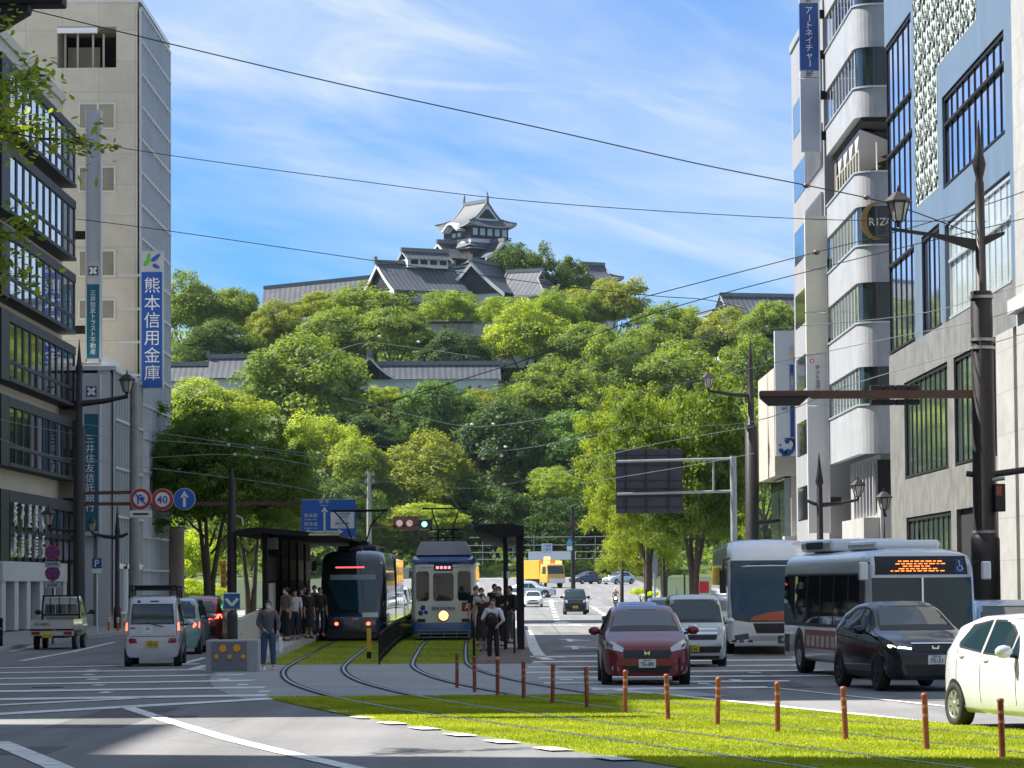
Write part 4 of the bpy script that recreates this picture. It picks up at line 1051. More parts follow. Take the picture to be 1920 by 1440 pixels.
def gable_roof(parent, c, hl, hw, z0, h, curve=.15, ax=0, name='roof', bw=.55, finial=True, panel=True, thick=.3):
    """gabled roof; ridge along local x (ax=0) or y (ax=1); half length hl, half width hw"""
    def P(a, b, z): return (c[0] + a, c[1] + b, z) if ax == 0 else (c[0] + b, c[1] + a, z)
    rb = RB(); NV = 6
    for sgn in (1, -1):
        rows, us = [], []
        for a in range(NV + 1):
            t = a / NV; rows.append([P(x, sgn * hw * (1 - t), z0 + h * sag(t, curve)) for x in lin(-hl, hl, 8)]); us.append(lin(-hl, hl, 8))
        rb.patch(rows, 0, us)
    rb.buildr(name, [m_tile], parent)
    for sgn in (1, -1):
        g = MB()
        for s2 in (1, -1):
            for t0, t1 in zip(lin(0, 1, 6), lin(0, 1, 6)[1:]):
                a0, a1 = z0 + h * sag(t0, curve), z0 + h * sag(t1, curve)
                x0, x1 = sgn * (hl - .25), sgn * (hl - .02)
                p = [P(x0, s2 * hw * (1 - t0), a0 - bw), P(x1, s2 * hw * (1 - t0), a0 - bw), P(x1, s2 * hw * (1 - t1), a1 - bw), P(x0, s2 * hw * (1 - t1), a1 - bw), P(x0, s2 * hw * (1 - t0), a0 - .03), P(x1, s2 * hw * (1 - t0), a0 - .03), P(x1, s2 * hw * (1 - t1), a1 - .03), P(x0, s2 * hw * (1 - t1), a1 - .03)]
                g.hexa(p, 0)
        if panel:
            q = [P(sgn * (hl - .8), -hw * .86, z0 + .02), P(sgn * (hl - .8), hw * .86, z0 + .02), P(sgn * (hl - .8), 0, z0 + h * .9)]
            q2 = [P(sgn * (hl - .9), -hw * .86, z0 + .02), P(sgn * (hl - .9), hw * .86, z0 + .02), P(sgn * (hl - .9), 0, z0 + h * .9)]
            g.add(q + q2, [(0, 1, 2), (3, 5, 4), (0, 3, 4, 1), (1, 4, 5, 2), (2, 5, 3, 0)], 1)
        g.build('gable', [m_plaster, m_blackw], parent)
    r = MB(); a, b = P(-hl - .15, -.3, z0 + h - .1), P(hl + .15, .3, z0 + h + .6)
    r.box(min(a[0], b[0]), max(a[0], b[0]), min(a[1], b[1]), max(a[1], b[1]), a[2], b[2])
    if finial:
        for sgn in (1, -1): p = P(sgn * (hl + .2), 0, z0 + h + .5); r.cbox((p[0], p[1], p[2] + .1), (.5, .8, 1.1) if ax == 0 else (.8, .5, 1.1), 0)
    r.build('ridge', m_ridge, parent)
def skirt(parent, lx, ly, z0, ix, iy, z1, name='lower_roof', lift=.35, th=.25):
    rb = RB(); NU = 10
    for (ax, sg) in ((0, 1), (0, -1), (1, 1), (1, -1)):
        rows, us = [], []
        for a in range(4):
            t = a / 3; hx, hy = lx + (ix - lx) * t, ly + (iy - ly) * t; z = z0 + (z1 - z0) * sag(t, .15)
            r = [(hx * u, sg * hy, z + lift * abs(u)**3 * (1 - t)**2) if ax == 0 else (sg * hx, hy * u, z + lift * abs(u)**3 * (1 - t)**2) for u in lin(-1, 1, NU)]
            rows.append(r); us.append([u * (hx if ax == 0 else hy) for u in lin(-1, 1, NU)])
        rb.patch(rows, 0, us)
    rb.buildr(name, [m_tile], parent)
    e = MB(); e.box(-lx * .97, lx * .97, -ly * .97, ly * .97, z0 - th, z0 - .03); e.build('eave', m_eave, parent)
def bx(parent, name, mat, *a):
    m = MB(); m.box(*a); return m.build(name, mat, parent)

# ---- keep: square plan turned 37 degrees; local -x face looks left, local -y face looks at the viewer/right
KX = XP(893, YC, 60)
zk = lambda py: ZP(893, py, YC)
T = thing('castle_keep', 'black and white castle keep tower with curved tiled roofs on the wooded hill', 'castle', (KX, YC, 0), R_(37))
# the gable of the top roof faces right-front: ridge runs along local y
Tt = T
def keep():
    s = 5.0
    zt0, zt1 = zk(424), zk(383)
    class _: pass
    # top roof with the ridge along local y: build in a helper frame by swapping axes through a child empty-free trick
    irimoya_y(T, 6.35, 6.35, zt0 - .5, zt1 - zt0 + .6, 4.2)
    bx(T, 'top_wall', m_blackw, -s, s, -s, s, zk(458), zt0 - .2)
    for i in range(5):
        x = -3.9 + i * 1.95
        bx(T, 'window', m_shoji, x - .62, x + .62, -s - .06, -s - .005, zk(446), zk(433))
    for i in range(2):
        y = 1.2 - i * 1.9
        bx(T, 'window', m_shoji, -s - .06, -s - .005, y - .6, y + .6, zk(448), zk(440))
    m_ = MB()
    for z in (zk(449), zk(452)): m_.box(-s - .5, s + .5, -s - .5, -s - .4, z - .08, z + .08); m_.box(-s - .5, -s - .4, -s - .5, s + .5, z - .08, z + .08)
    m_.build('balcony_rail', m_blackw, T)
    bx(T, 'white_band', m_plaster, -s - .35, s + .35, -s - .35, s + .35, zk(460), zk(452.5))
    # rounded cusped gable over the left face
    a = MB(); pts = []
    for i in range(13):
        u = -1 + 2 * i / 12; pts.append((u * 2.9, zk(436) + 1.35 * (math.cos(u * PI) * .5 + .5) ** .8 - .25))
    q = [(p[0], p[1] + .42) for p in pts]
    for i in range(12):
        (y0, z0), (y1, z1), (y2, z2), (y3, z3) = pts[i], pts[i + 1], q[i + 1], q[i]
        a.hexa([(-s - 2.2, y0, z0), (-s - 2.2, y1, z1), (-s - .0, y1, z1), (-s - .0, y0, z0), (-s - 2.2, y3, z3), (-s - 2.2, y2, z2), (-s, y2, z2), (-s, y3, z3)], 0)
    a.build('cusped_gable', m_plaster, T)
    # second roof skirt and body
    skirt(T, 6.6, 6.6, zk(470), 5.4, 5.4, zk(460))
    b2 = 6.0
    bx(T, 'middle_wall', m_blackw, -b2, b2, -b2, b2, zk(500), zk(469))
    # big gables on the left and right faces
    gable_roof(T, (-b2 - 1.0, 0), 3.4, 5.0, zk(492), zk(460) - zk(492), .12, 0, 'gable_roof', .6, False)
    gable_roof(T, (0, -b2 - 1.0), 3.4, 5.0, zk(492), zk(460) - zk(492), .12, 1, 'gable_roof', .6, False)
    skirt(T, 8.6, 8.6, zk(506), 6.0, 6.0, zk(494))
    bx(T, 'lower_wall', m_blackw, -7.6, 7.6, -7.6, 7.6, zk(560), zk(505))
    bx(T, 'white_band', m_plaster, -7.7, 7.7, -7.7, 7.7, zk(520), zk(512))
    skirt(T, 10, 10, zk(548), 7.6, 7.6, zk(534))
    st = MB(); st.cbox((0, 0, (zk(560) + hz(KX, YC) - 2) / 2), (20, 20, zk(560) - hz(KX, YC) + 2), 0, 0, .84); st.build('stone_base', M('stone_wall', (.14, .14, .13), .9, var=.5, scale=.5, bump=.6, bscale=1), T)
def irimoya_y(parent, lx, ly, z0, h, rh):
    pre = set(parent.children)
    irimoya(parent, (0, 0), ly, lx, z0, h, rh, .40, .30, .75, 'top_roof', .3, True, True)
    for ch in parent.children:
        if ch not in pre:
            for v in ch.data.vertices: x, y, z = v.co; v.co = (-y, x, z)
keep(); T.scale = (.87, .87, 1)

# ---- palace in front of the keep
m_ = None
YP = 572.
def zp(py, px=850): return ZP(px, py, YP)
T = thing('castle_palace', 'large grey tiled palace hall with two white bargeboard gables below the keep', 'castle hall', (XP(850, YP, 55), YP, 0), R_(28))
# wing A: ridge runs back to the right; its gable looks left-front
gable_roof(T, (-8.2, -1.0), 7.6, 7.0, zp(556), zp(501) - zp(556), .10, 0, 'roof', .8)
bx(T, 'hall_wall', m_plaster, -15.2, -1.2, -6.2, 4.2, zp(600), zp(555))
gable_roof(T, (-6.2, -1.0), 4.6, 2.1, zp(501) + .9, 1.5, .05, 0, 'vent_roof', .25, False, False)
bx(T, 'vent_wall', m_plaster, -10.2, -2.2, -2.3, .3, zp(503) - .4, zp(501) + .95)
for i in range(4): bx(T, 'vent_opening', m_blackw, -9.6 + i * 1.9, -8.2 + i * 1.9, -2.36, -2.31, zp(501) + .0, zp(501) + .8)
T2 = thing('castle_palace', 'grey tiled palace wing with a broad white gable facing the street', 'castle hall', (XP(901, YP - 4, 55), YP - 2, 0), R_(-24))
gable_roof(T2, (0, 4.5), 8.6, 6.4, zp(556), zp(495) - zp(556), .10, 1, 'roof', .85)
irimoya(T2, (6.0, 6), 6.6, 6.4, zp(560), zp(510) - zp(560), 3.4, .7, .08, .2, 'roof', .3)
bx(T2, 'hall_wall', m_plaster, -4.8, 4.8, -3, 11, 40, zp(556))
bx(T2, 'hall_wall', m_plaster, 4.8, 10.5, .6, 11, 40, zp(559))
# long roofed gallery to the left
YL = 588.
xa_, xb_ = XP(494, YL, 55), XP(727, YL, 55); za_, zb_ = ZP(494, 541, YL), ZP(727, 517, YL)
T = thing('castle_gallery', 'long low grey roofed gallery running left from the palace', 'castle hall', ((xa_ + xb_) / 2, YL, 0))
rb = RB(); hw = 5.0; dz = 3.8
for sg in (1, -1):
    rows, us = [], []
    for t in lin(0, 1, 4):
        rows.append([(x - (xa_ + xb_) / 2, sg * hw * (1 - t), za_ + (zb_ - za_) * (x - xa_) / (xb_ - xa_) - dz * (1 - t)) for x in lin(xa_, xb_, 12)]); us.append(lin(xa_, xb_, 12))
    rb.patch(rows, 0, us)
rb.buildr('roof', [m_tile], T)
b = MB(); b.beam((xa_ - (xa_ + xb_) / 2, 0, za_ + .1), (xb_ - (xa_ + xb_) / 2, 0, zb_ + .1), .6, .7); b.build('ridge', m_ridge, T)
b = MB(); hx = (xb_ - xa_) / 2
b.hexa([(-hx, -3.4, 38), (hx, -3.4, 40), (hx, 3.4, 40), (-hx, 3.4, 40), (-hx, -3.4, za_ - dz), (hx, -3.4, zb_ - dz), (hx, 3.4, zb_ - dz), (-hx, 3.4, za_ - dz)]); b.build('hall_wall', m_plaster, T)
# small tower roof at the right of the dark tree
YS = 605.
T = thing('castle_turret', 'small castle turret roof showing right of the dark tree beside the keep', 'turret', (XP(1112, YS, 55), YS, 0), R_(30))
irimoya(T, (0, 0), 4.6, 3.8, ZP(1112, 526, YS), ZP(1112, 497, YS) - ZP(1112, 526, YS), 2.4, .45, .25, .5, 'roof', .3)
bx(T, 'turret_wall', m_plaster, -3.6, 3.6, -3, 3, 44, ZP(1112, 527, YS))
# turret far right above the trees
YT = 560.
T = thing('castle_turret', 'wide castle turret roof with white gable above the trees at the right', 'turret', (XP(1425, YT, 52), YT, 0), R_(16))
irimoya(T, (0, 0), 10.6, 4.4, ZP(1400, 592, YT), ZP(1400, 556, YT) - ZP(1400, 592, YT), 7.4, .4, .12, .4, 'roof', .3)
bx(T, 'turret_wall', m_plaster, -8.6, 8.6, -3.4, 3.4, 36, ZP(1400, 592, YT))
# middle turret wall with long roof
YM = 520.
zm = lambda py: ZP(790, py, YM)
T = thing('castle_wall_turret', 'long tiled castle wall turret with white plaster wall halfway up the hill', 'turret', (XP(795, YM, 35), YM, 0), R_(3))
gable_roof(T, (1.6, 0), 10.8, 3.2, zm(713), zm(684) - zm(713), .1, 0, 'roof', .3, True, False)
gable_roof(T, (-8.9, -1.2), 3.6, 4.2, zm(713) + .1, zm(673) - zm(713), .2, 1, 'end_roof', .4, True, False)
bx(T, 'turret_wall', m_plaster, -12.6, 12, -2.6, 2.6, zm(713) - 2.1, zm(713))
bx(T, 'stone_base', MATS['stone_wall'], -12.8, 12.2, -2.9, 2.8, hz(0, YM) - 4, zm(713) - 2.1)
for (pa, pb, pr, pe, nm, lab) in ((300, 397, 684, 716, 0, 'grey tiled castle wall roof at the left edge beside the tall tan tower'), (394, 474, 672, 712, 1, 'short tiled castle roof with a small gable left of the round tree')):
    T = thing('castle_wall_turret', lab, 'turret', (XP((pa + pb) / 2, YM, 35), YM + 2 - 3 * nm, 0), R_(-4))
    hl = (pb - pa) / 2 * YM / FPX
    if nm: gable_roof(T, (0, 0), hl, 3.6, ZP(pa, pe, YM), ZP(pa, pr, YM) - ZP(pa, pe, YM), .12, 0, 'roof', .35, True, False)
    else: gable_roof(T, (0, 0), hl, 3.4, ZP(pa, pe, YM), ZP(pa, pr, YM) - ZP(pa, pe, YM), .1, 0, 'roof', .3, False, False)
    bx(T, 'turret_wall', m_plaster, -hl * .9, hl * .9, -2.6, 2.6, 26, ZP(pa, pe, YM) - .1)
# white boundary wall and stone rampart under the palace
YW2 = 556.
T = thing('castle_boundary_wall', 'low white plaster wall behind the pale tree in front of the palace', 'wall', (XP(842, YW2, 44), YW2, 0))
hl = 46 * YW2 / FPX
bx(T, 'plaster_wall', m_plaster, -hl, hl, -.3, .3, ZP(842, 634, YW2), ZP(842, 607, YW2)); bx(T, 'wall_roof', m_tile, -hl - .1, hl + .1, -.7, .7, ZP(842, 607, YW2), ZP(842, 603, YW2))
T = thing('stone_rampart', 'dark stone rampart wall with curved top between the hillside trees', 'stone wall', (XP(870, 548, 40), 548, 0))
b = MB(); hl = 66 * 548 / FPX; z0, z1 = ZP(870, 690, 548), ZP(870, 630, 548)
b.hexa([(-hl, -3, z0), (hl, -3, z0), (hl, 4, z0), (-hl, 4, z0), (-hl, 0, z1), (hl, 0, z1), (hl, 4, z1), (-hl, 4, z1)]); b.build('stone_face', MATS['stone_wall'], T)
b = MB(); b.box(-hl, hl, -.2, .5, z1, z1 + .35); b.build('coping', m_conc, T)

# ================================================================ trees
def crown_mesh(name, seed, nclump, per, leaf, kind='round', squash=.8, mat=None):
    """leaves (small quads) on many clumps spread through a unit-radius crown volume"""
    r = np.random.RandomState(seed)
    d = r.normal(size=(nclump * 4, 3)); d /= np.linalg.norm(d, axis=1)[:, None]
    d = d[d[:, 2] > -.55][:nclump]; nclump = len(d)
    if kind == 'round':
        rad = np.where(r.uniform(0, 1, nclump) < .2, r.uniform(.2, .5, nclump), r.uniform(.6, .86, nclump)); cr = r.uniform(.15, .29, nclump)
    elif kind == 'spray':
        rad = r.uniform(.25, .95, nclump) ** .7; cr = r.uniform(.13, .24, nclump)
    else:
        rad = r.uniform(.4, .95, nclump); cr = r.uniform(.12, .22, nclump)
    lob = 1 + .16 * np.sin(d[:, 0] * 3.1 + seed) + .14 * np.sin(d[:, 1] * 4.3 + 2 * seed) + .1 * np.sin(d[:, 2] * 5 + seed)
    c = d * (rad * lob)[:, None]; c[:, 2] *= squash
    n = nclump * per; ci = np.repeat(np.arange(nclump), per)
    e = r.normal(size=(n, 3)); e /= np.linalg.norm(e, axis=1)[:, None]
    if kind == 'round': e[:, 2] = np.where(e[:, 2] < -.25, -e[:, 2], e[:, 2])
    e /= np.linalg.norm(e, axis=1)[:, None]
    rr = cr[ci] * (r.uniform(.55, 1.08, n) if kind != 'spray' else r.uniform(.1, 1.15, n))
    p = c[ci] + e * rr[:, None] * np.array([1.05, 1.05, {'round': 1.0, 'fine': .75, 'spray': .6}[kind]])
    nrm = e * .75 + c[ci] * .2 + r.normal(0, .42, (n, 3)); nrm[:, 2] += .15
    nrm /= np.linalg.norm(nrm, axis=1)[:, None]
    a = r.normal(size=(n, 3)); u = np.cross(nrm, a); u /= np.linalg.norm(u, axis=1)[:, None]; v = np.cross(nrm, u)
    s = leaf * r.uniform(.6, 1.4, n)
    co = np.empty((n, 4, 3))
    co[:, 0] = p - u * s[:, None] * .5; co[:, 1] = p + v * s[:, None] * .32 + nrm * (s * .06)[:, None]; co[:, 2] = p + u * s[:, None] * .5; co[:, 3] = p - v * s[:, None] * .32 + nrm * (s * .06)[:, None]
    me = bpy.data.meshes.new(name)
    me.vertices.add(n * 4); me.vertices.foreach_set('co', co.reshape(-1))
    me.loops.add(n * 4); me.loops.foreach_set('vertex_index', np.arange(n * 4, dtype=np.int32))
    me.polygons.add(n); me.polygons.foreach_set('loop_start', np.arange(0, n * 4, 4, dtype=np.int32))
    at = me.attributes.new('var', 'FLOAT', 'FACE')
    cv = r.uniform(0, 1, nclump)[ci]
    at.data.foreach_set('value', np.clip(.5 * cv + .5 * r.uniform(0, 1, n), 0, 1).astype(np.float32))
    me.materials.append(mat or m_leaf); me.update()
    return me
m_leaf = leaf_mat('tree_leaves', (.055, .10, .018), (.205, .27, .042), .40, use_obj=True)
m_bark = M('bark', (.085, .065, .045), .9, var=.4, scale=4, bump=.5, bscale=14)
CROWN = {}
for i in range(4): CROWN['round%d' % i] = crown_mesh('crown_round', 20 + i, 125, 260, .052, 'round', .92)
for i in range(3): CROWN['fine%d' % i] = crown_mesh('crown_fine', 40 + i, 150, 120, .055, 'fine', .85)
for i in range(2): CROWN['spray%d' % i] = crown_mesh('crown_spray', 60 + i, 210, 170, .044, 'spray', .98)
TRUNK = {}
def trunk_mesh(seed, h=1., n=4, tag_=''):
    """unit tree: trunk from z=0 to ~h with limbs reaching into the crown (crown centre at z=1)"""
    r = random.Random(seed); mb = MB()
    mb.tube([(0, 0, -.15), (.01, 0, 0), (.03, .01, .3), (.0, .02, .6), (.02, 0, .85)], [.075, .06, .048, .042, .028], 8)
    for k in range(n):
        a = 2 * PI * k / n + r.uniform(-.4, .4); l = r.uniform(.45, .7); z = r.uniform(.35, .65)
        mb.tube([(.02, .01, z), (math.cos(a) * l * .35, math.sin(a) * l * .35, z + .25), (math.cos(a) * l * .75, math.sin(a) * l * .75, z + .5), (math.cos(a) * l, math.sin(a) * l, z + .75)], [.034, .026, .016, .006], 6)
    o = mb.build('trunk', m_bark); me = o.data; bpy.data.objects.remove(o); return me
for i in range(3): TRUNK[i] = trunk_mesh(i, n=4 + i % 2)
TREES = 'trees growing on and below the castle hill'
tix = [0]
def tree(label, px, ptop, wpx, pbot, Y, kind, col, base=None, rz=None, group=TREES, cat='tree', name='broadleaf_tree', tk=None):
    """crown spans wpx wide, from ptop down to pbot in the photograph; trunk reaches the ground"""
    tix[0] += 1; i = tix[0]
    cx = XP(px, Y, 20); zt, zbm = ZP(px, ptop, Y), ZP(px, pbot, Y)
    rx = wpx / 2 * Y / FPX; rzz = (zt - zbm) / 2; cz = (zt + zbm) / 2
    zg_ = base if base is not None else (hz(cx, Y) if Y > 428 else zg(Y))
    T = thing(name, label, cat, (cx, Y, zg_), 0, group)
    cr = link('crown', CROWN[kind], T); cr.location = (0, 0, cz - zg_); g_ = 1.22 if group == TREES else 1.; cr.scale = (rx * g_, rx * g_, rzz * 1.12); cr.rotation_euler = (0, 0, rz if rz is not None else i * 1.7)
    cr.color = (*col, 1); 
    tr = link('trunk', TRUNK[tk if tk is not None else i % 3], T); hh = max(1.5, cz - zg_); tr.scale = (min(rx * .8, hh), min(rx * .8, hh), hh * .8); tr.rotation_euler = (0, 0, i * .9)
    return T
YEL, GRN, DRK, OLV, PAL, DEEP, BLU = (1.8, 1.65, 1.0), (1.1, 1.12, 1.0), (.55, .68, .8), (1.4, 1.2, 1.0), (1.5, 1.5, 1.3), (.28, .42, .6), (.6, .85, 1.1)  # leaf tints; YEL holds sunlit yellow, DEEP holds bluish hillside shade
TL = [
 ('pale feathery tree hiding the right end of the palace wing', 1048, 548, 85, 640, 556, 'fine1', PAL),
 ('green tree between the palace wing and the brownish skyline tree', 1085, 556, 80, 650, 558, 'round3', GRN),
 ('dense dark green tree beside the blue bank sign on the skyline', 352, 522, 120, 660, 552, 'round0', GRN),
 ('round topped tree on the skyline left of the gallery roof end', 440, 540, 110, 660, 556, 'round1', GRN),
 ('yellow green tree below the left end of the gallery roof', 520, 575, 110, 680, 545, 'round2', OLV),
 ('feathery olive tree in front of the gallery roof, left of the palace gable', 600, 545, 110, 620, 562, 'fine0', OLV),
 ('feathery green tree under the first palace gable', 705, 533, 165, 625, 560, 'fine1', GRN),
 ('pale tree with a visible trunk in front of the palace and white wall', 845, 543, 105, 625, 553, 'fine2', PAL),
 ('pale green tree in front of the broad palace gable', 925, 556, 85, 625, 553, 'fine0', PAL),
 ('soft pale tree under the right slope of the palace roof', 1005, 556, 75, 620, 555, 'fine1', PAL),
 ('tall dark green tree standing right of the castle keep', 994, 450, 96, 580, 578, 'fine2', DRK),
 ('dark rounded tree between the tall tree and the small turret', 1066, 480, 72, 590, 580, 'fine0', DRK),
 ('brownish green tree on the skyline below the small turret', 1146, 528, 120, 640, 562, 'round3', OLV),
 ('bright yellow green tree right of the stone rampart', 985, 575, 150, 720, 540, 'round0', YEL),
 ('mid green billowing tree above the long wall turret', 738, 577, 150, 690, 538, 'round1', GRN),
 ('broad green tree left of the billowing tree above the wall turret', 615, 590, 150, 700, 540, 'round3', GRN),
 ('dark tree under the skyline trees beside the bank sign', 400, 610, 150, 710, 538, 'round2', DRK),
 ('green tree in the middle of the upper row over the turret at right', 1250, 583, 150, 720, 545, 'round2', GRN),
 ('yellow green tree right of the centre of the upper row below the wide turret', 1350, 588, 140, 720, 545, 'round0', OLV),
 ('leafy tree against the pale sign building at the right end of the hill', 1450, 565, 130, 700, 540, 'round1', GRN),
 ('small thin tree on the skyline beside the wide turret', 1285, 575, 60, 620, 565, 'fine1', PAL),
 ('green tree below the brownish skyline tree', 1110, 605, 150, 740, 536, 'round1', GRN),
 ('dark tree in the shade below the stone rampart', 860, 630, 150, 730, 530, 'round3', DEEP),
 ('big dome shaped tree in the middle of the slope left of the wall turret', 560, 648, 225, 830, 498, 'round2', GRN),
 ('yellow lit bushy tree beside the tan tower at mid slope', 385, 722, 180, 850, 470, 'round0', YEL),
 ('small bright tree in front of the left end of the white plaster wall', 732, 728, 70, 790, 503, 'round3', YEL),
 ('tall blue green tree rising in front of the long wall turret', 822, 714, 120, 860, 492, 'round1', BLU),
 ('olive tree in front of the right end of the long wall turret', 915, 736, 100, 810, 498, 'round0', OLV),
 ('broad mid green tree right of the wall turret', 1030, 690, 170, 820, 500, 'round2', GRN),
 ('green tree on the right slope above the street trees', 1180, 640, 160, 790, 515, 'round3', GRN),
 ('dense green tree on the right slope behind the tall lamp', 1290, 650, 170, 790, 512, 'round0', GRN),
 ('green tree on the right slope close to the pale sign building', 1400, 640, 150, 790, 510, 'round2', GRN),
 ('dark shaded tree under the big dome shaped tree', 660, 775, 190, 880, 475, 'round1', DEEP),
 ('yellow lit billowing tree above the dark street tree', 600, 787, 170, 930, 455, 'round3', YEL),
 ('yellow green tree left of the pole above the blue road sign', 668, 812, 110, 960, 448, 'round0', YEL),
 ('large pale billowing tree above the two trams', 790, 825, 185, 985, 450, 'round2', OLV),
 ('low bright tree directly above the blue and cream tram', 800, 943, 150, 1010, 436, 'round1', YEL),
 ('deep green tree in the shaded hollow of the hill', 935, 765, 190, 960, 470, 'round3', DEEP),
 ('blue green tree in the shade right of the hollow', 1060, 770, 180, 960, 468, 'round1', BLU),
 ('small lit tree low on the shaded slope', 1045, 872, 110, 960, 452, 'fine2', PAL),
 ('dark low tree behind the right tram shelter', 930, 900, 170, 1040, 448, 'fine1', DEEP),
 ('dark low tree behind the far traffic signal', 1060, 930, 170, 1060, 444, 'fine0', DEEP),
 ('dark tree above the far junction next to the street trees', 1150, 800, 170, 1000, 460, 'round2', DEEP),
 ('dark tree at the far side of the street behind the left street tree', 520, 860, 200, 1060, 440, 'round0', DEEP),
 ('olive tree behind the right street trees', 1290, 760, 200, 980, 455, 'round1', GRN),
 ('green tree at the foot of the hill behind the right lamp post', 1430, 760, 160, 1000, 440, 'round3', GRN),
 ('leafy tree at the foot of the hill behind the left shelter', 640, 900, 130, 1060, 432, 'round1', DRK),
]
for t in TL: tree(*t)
# hillside undergrowth that fills the gaps between the trees (one mass)
def undergrowth():
    r = np.random.RandomState(5); n = 60000
    x = r.uniform(-75, 75, n); y = r.uniform(431, 600, n); z = np.array([hz(a, b) for a, b in zip(x, y)]) + r.uniform(0, 3.2, n) * (r.uniform(0, 1, n) ** .5)
    p = np.stack([x, y, z], 1); nr = r.normal(size=(n, 3)); nr[:, 2] += .8; nr /= np.linalg.norm(nr, axis=1)[:, None]
    u = np.cross(nr, r.normal(size=(n, 3))); u /= np.linalg.norm(u, axis=1)[:, None]; v = np.cross(nr, u); s = r.uniform(.4, 1.0, n)[:, None]
    co = np.empty((n, 4, 3)); co[:, 0] = p - u * s * .6; co[:, 1] = p + v * s * .4; co[:, 2] = p + u * s * .6; co[:, 3] = p - v * s * .4
    me = bpy.data.meshes.new('undergrowth'); me.vertices.add(n * 4); me.vertices.foreach_set('co', co.reshape(-1)); me.loops.add(n * 4); me.loops.foreach_set('vertex_index', np.arange(n * 4, dtype=np.int32))
    me.polygons.add(n); me.polygons.foreach_set('loop_start', np.arange(0, n * 4, 4, dtype=np.int32))
    at = me.attributes.new('var', 'FLOAT', 'FACE'); at.data.foreach_set('value', r.uniform(0, 1, n).astype(np.float32)); me.materials.append(m_leaf); me.update()
    o = link('undergrowth', me); o.color = (.7, .8, .8, 1); tag(o, kind='stuff')
undergrowth()
# street trees
def street_tree(label, px, Y, crowns, col, trunks, spread=1., name='street_tree', kind='spray', grp='zelkova trees along the street'):
    x = XP(px, Y); T = thing(name, label, 'tree', (x, Y, zg(Y)), 0, grp)
    for i, (cpx, ptop, pbot, wpx, dy) in enumerate(crowns):
        zt, zb2 = ZP(cpx, ptop, Y), ZP(cpx, pbot, Y)
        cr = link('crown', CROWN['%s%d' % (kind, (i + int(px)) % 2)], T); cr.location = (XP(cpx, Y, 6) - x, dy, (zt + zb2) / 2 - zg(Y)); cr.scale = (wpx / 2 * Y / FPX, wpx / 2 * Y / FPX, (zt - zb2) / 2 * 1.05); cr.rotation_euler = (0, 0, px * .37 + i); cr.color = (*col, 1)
    mb = MB(); H = ZP(crowns[0][0], (crowns[0][1] + crowns[0][2]) / 2, Y) - zg(Y)
    rr = random.Random(int(px))
    for k in range(trunks):
        a = 2 * PI * k / trunks + .4; l = rr.uniform(.25, .5) * H * .5
        mb.tube([(.12 * math.cos(a), .12 * math.sin(a), -.3), (.2 * math.cos(a), .2 * math.sin(a), H * .28), (l * .4 * math.cos(a), l * .4 * math.sin(a), H * .6), (l * math.cos(a), l * math.sin(a), H * 1.2)], [.2, .16, .11, .03], 7)
    for k in range(7):
        a = rr.uniform(0, 2 * PI); z = H * rr.uniform(.45, .8); l = H * rr.uniform(.25, .45)
        mb.tube([(.15 * math.cos(a), .15 * math.sin(a), z), (l * .5 * math.cos(a), l * .5 * math.sin(a), z + l * .4), (l * math.cos(a), l * math.sin(a), z + l * .9)], [.08, .05, .015], 5)
    mb.build('trunk', m_bark, T); return T
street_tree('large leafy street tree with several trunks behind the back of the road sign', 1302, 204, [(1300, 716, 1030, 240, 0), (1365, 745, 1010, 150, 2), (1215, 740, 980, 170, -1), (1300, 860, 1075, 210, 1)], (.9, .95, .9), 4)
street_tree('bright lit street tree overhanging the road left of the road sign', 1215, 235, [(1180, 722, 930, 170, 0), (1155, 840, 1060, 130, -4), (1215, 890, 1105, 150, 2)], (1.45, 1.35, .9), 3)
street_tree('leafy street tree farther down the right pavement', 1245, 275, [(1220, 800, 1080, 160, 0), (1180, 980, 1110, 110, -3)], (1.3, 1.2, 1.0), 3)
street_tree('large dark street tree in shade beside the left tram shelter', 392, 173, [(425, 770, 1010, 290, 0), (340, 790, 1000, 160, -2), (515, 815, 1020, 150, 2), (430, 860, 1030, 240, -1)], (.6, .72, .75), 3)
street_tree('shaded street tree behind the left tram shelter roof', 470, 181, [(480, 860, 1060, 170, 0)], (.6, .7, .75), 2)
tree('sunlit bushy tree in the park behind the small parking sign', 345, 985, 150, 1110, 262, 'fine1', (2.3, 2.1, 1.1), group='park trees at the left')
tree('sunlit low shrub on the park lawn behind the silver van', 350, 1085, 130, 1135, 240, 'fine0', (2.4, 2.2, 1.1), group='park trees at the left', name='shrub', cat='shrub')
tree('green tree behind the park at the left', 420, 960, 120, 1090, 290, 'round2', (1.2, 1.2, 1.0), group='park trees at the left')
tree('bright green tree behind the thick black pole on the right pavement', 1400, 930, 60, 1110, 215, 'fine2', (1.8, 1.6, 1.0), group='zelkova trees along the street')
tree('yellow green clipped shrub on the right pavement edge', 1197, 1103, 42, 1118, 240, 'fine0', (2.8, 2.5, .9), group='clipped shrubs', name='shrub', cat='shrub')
tree('yellow green clipped shrub nearer the parked cars', 1216, 1108, 36, 1122, 225, 'fine2', (2.8, 2.5, .9), group='clipped shrubs', name='shrub', cat='shrub')
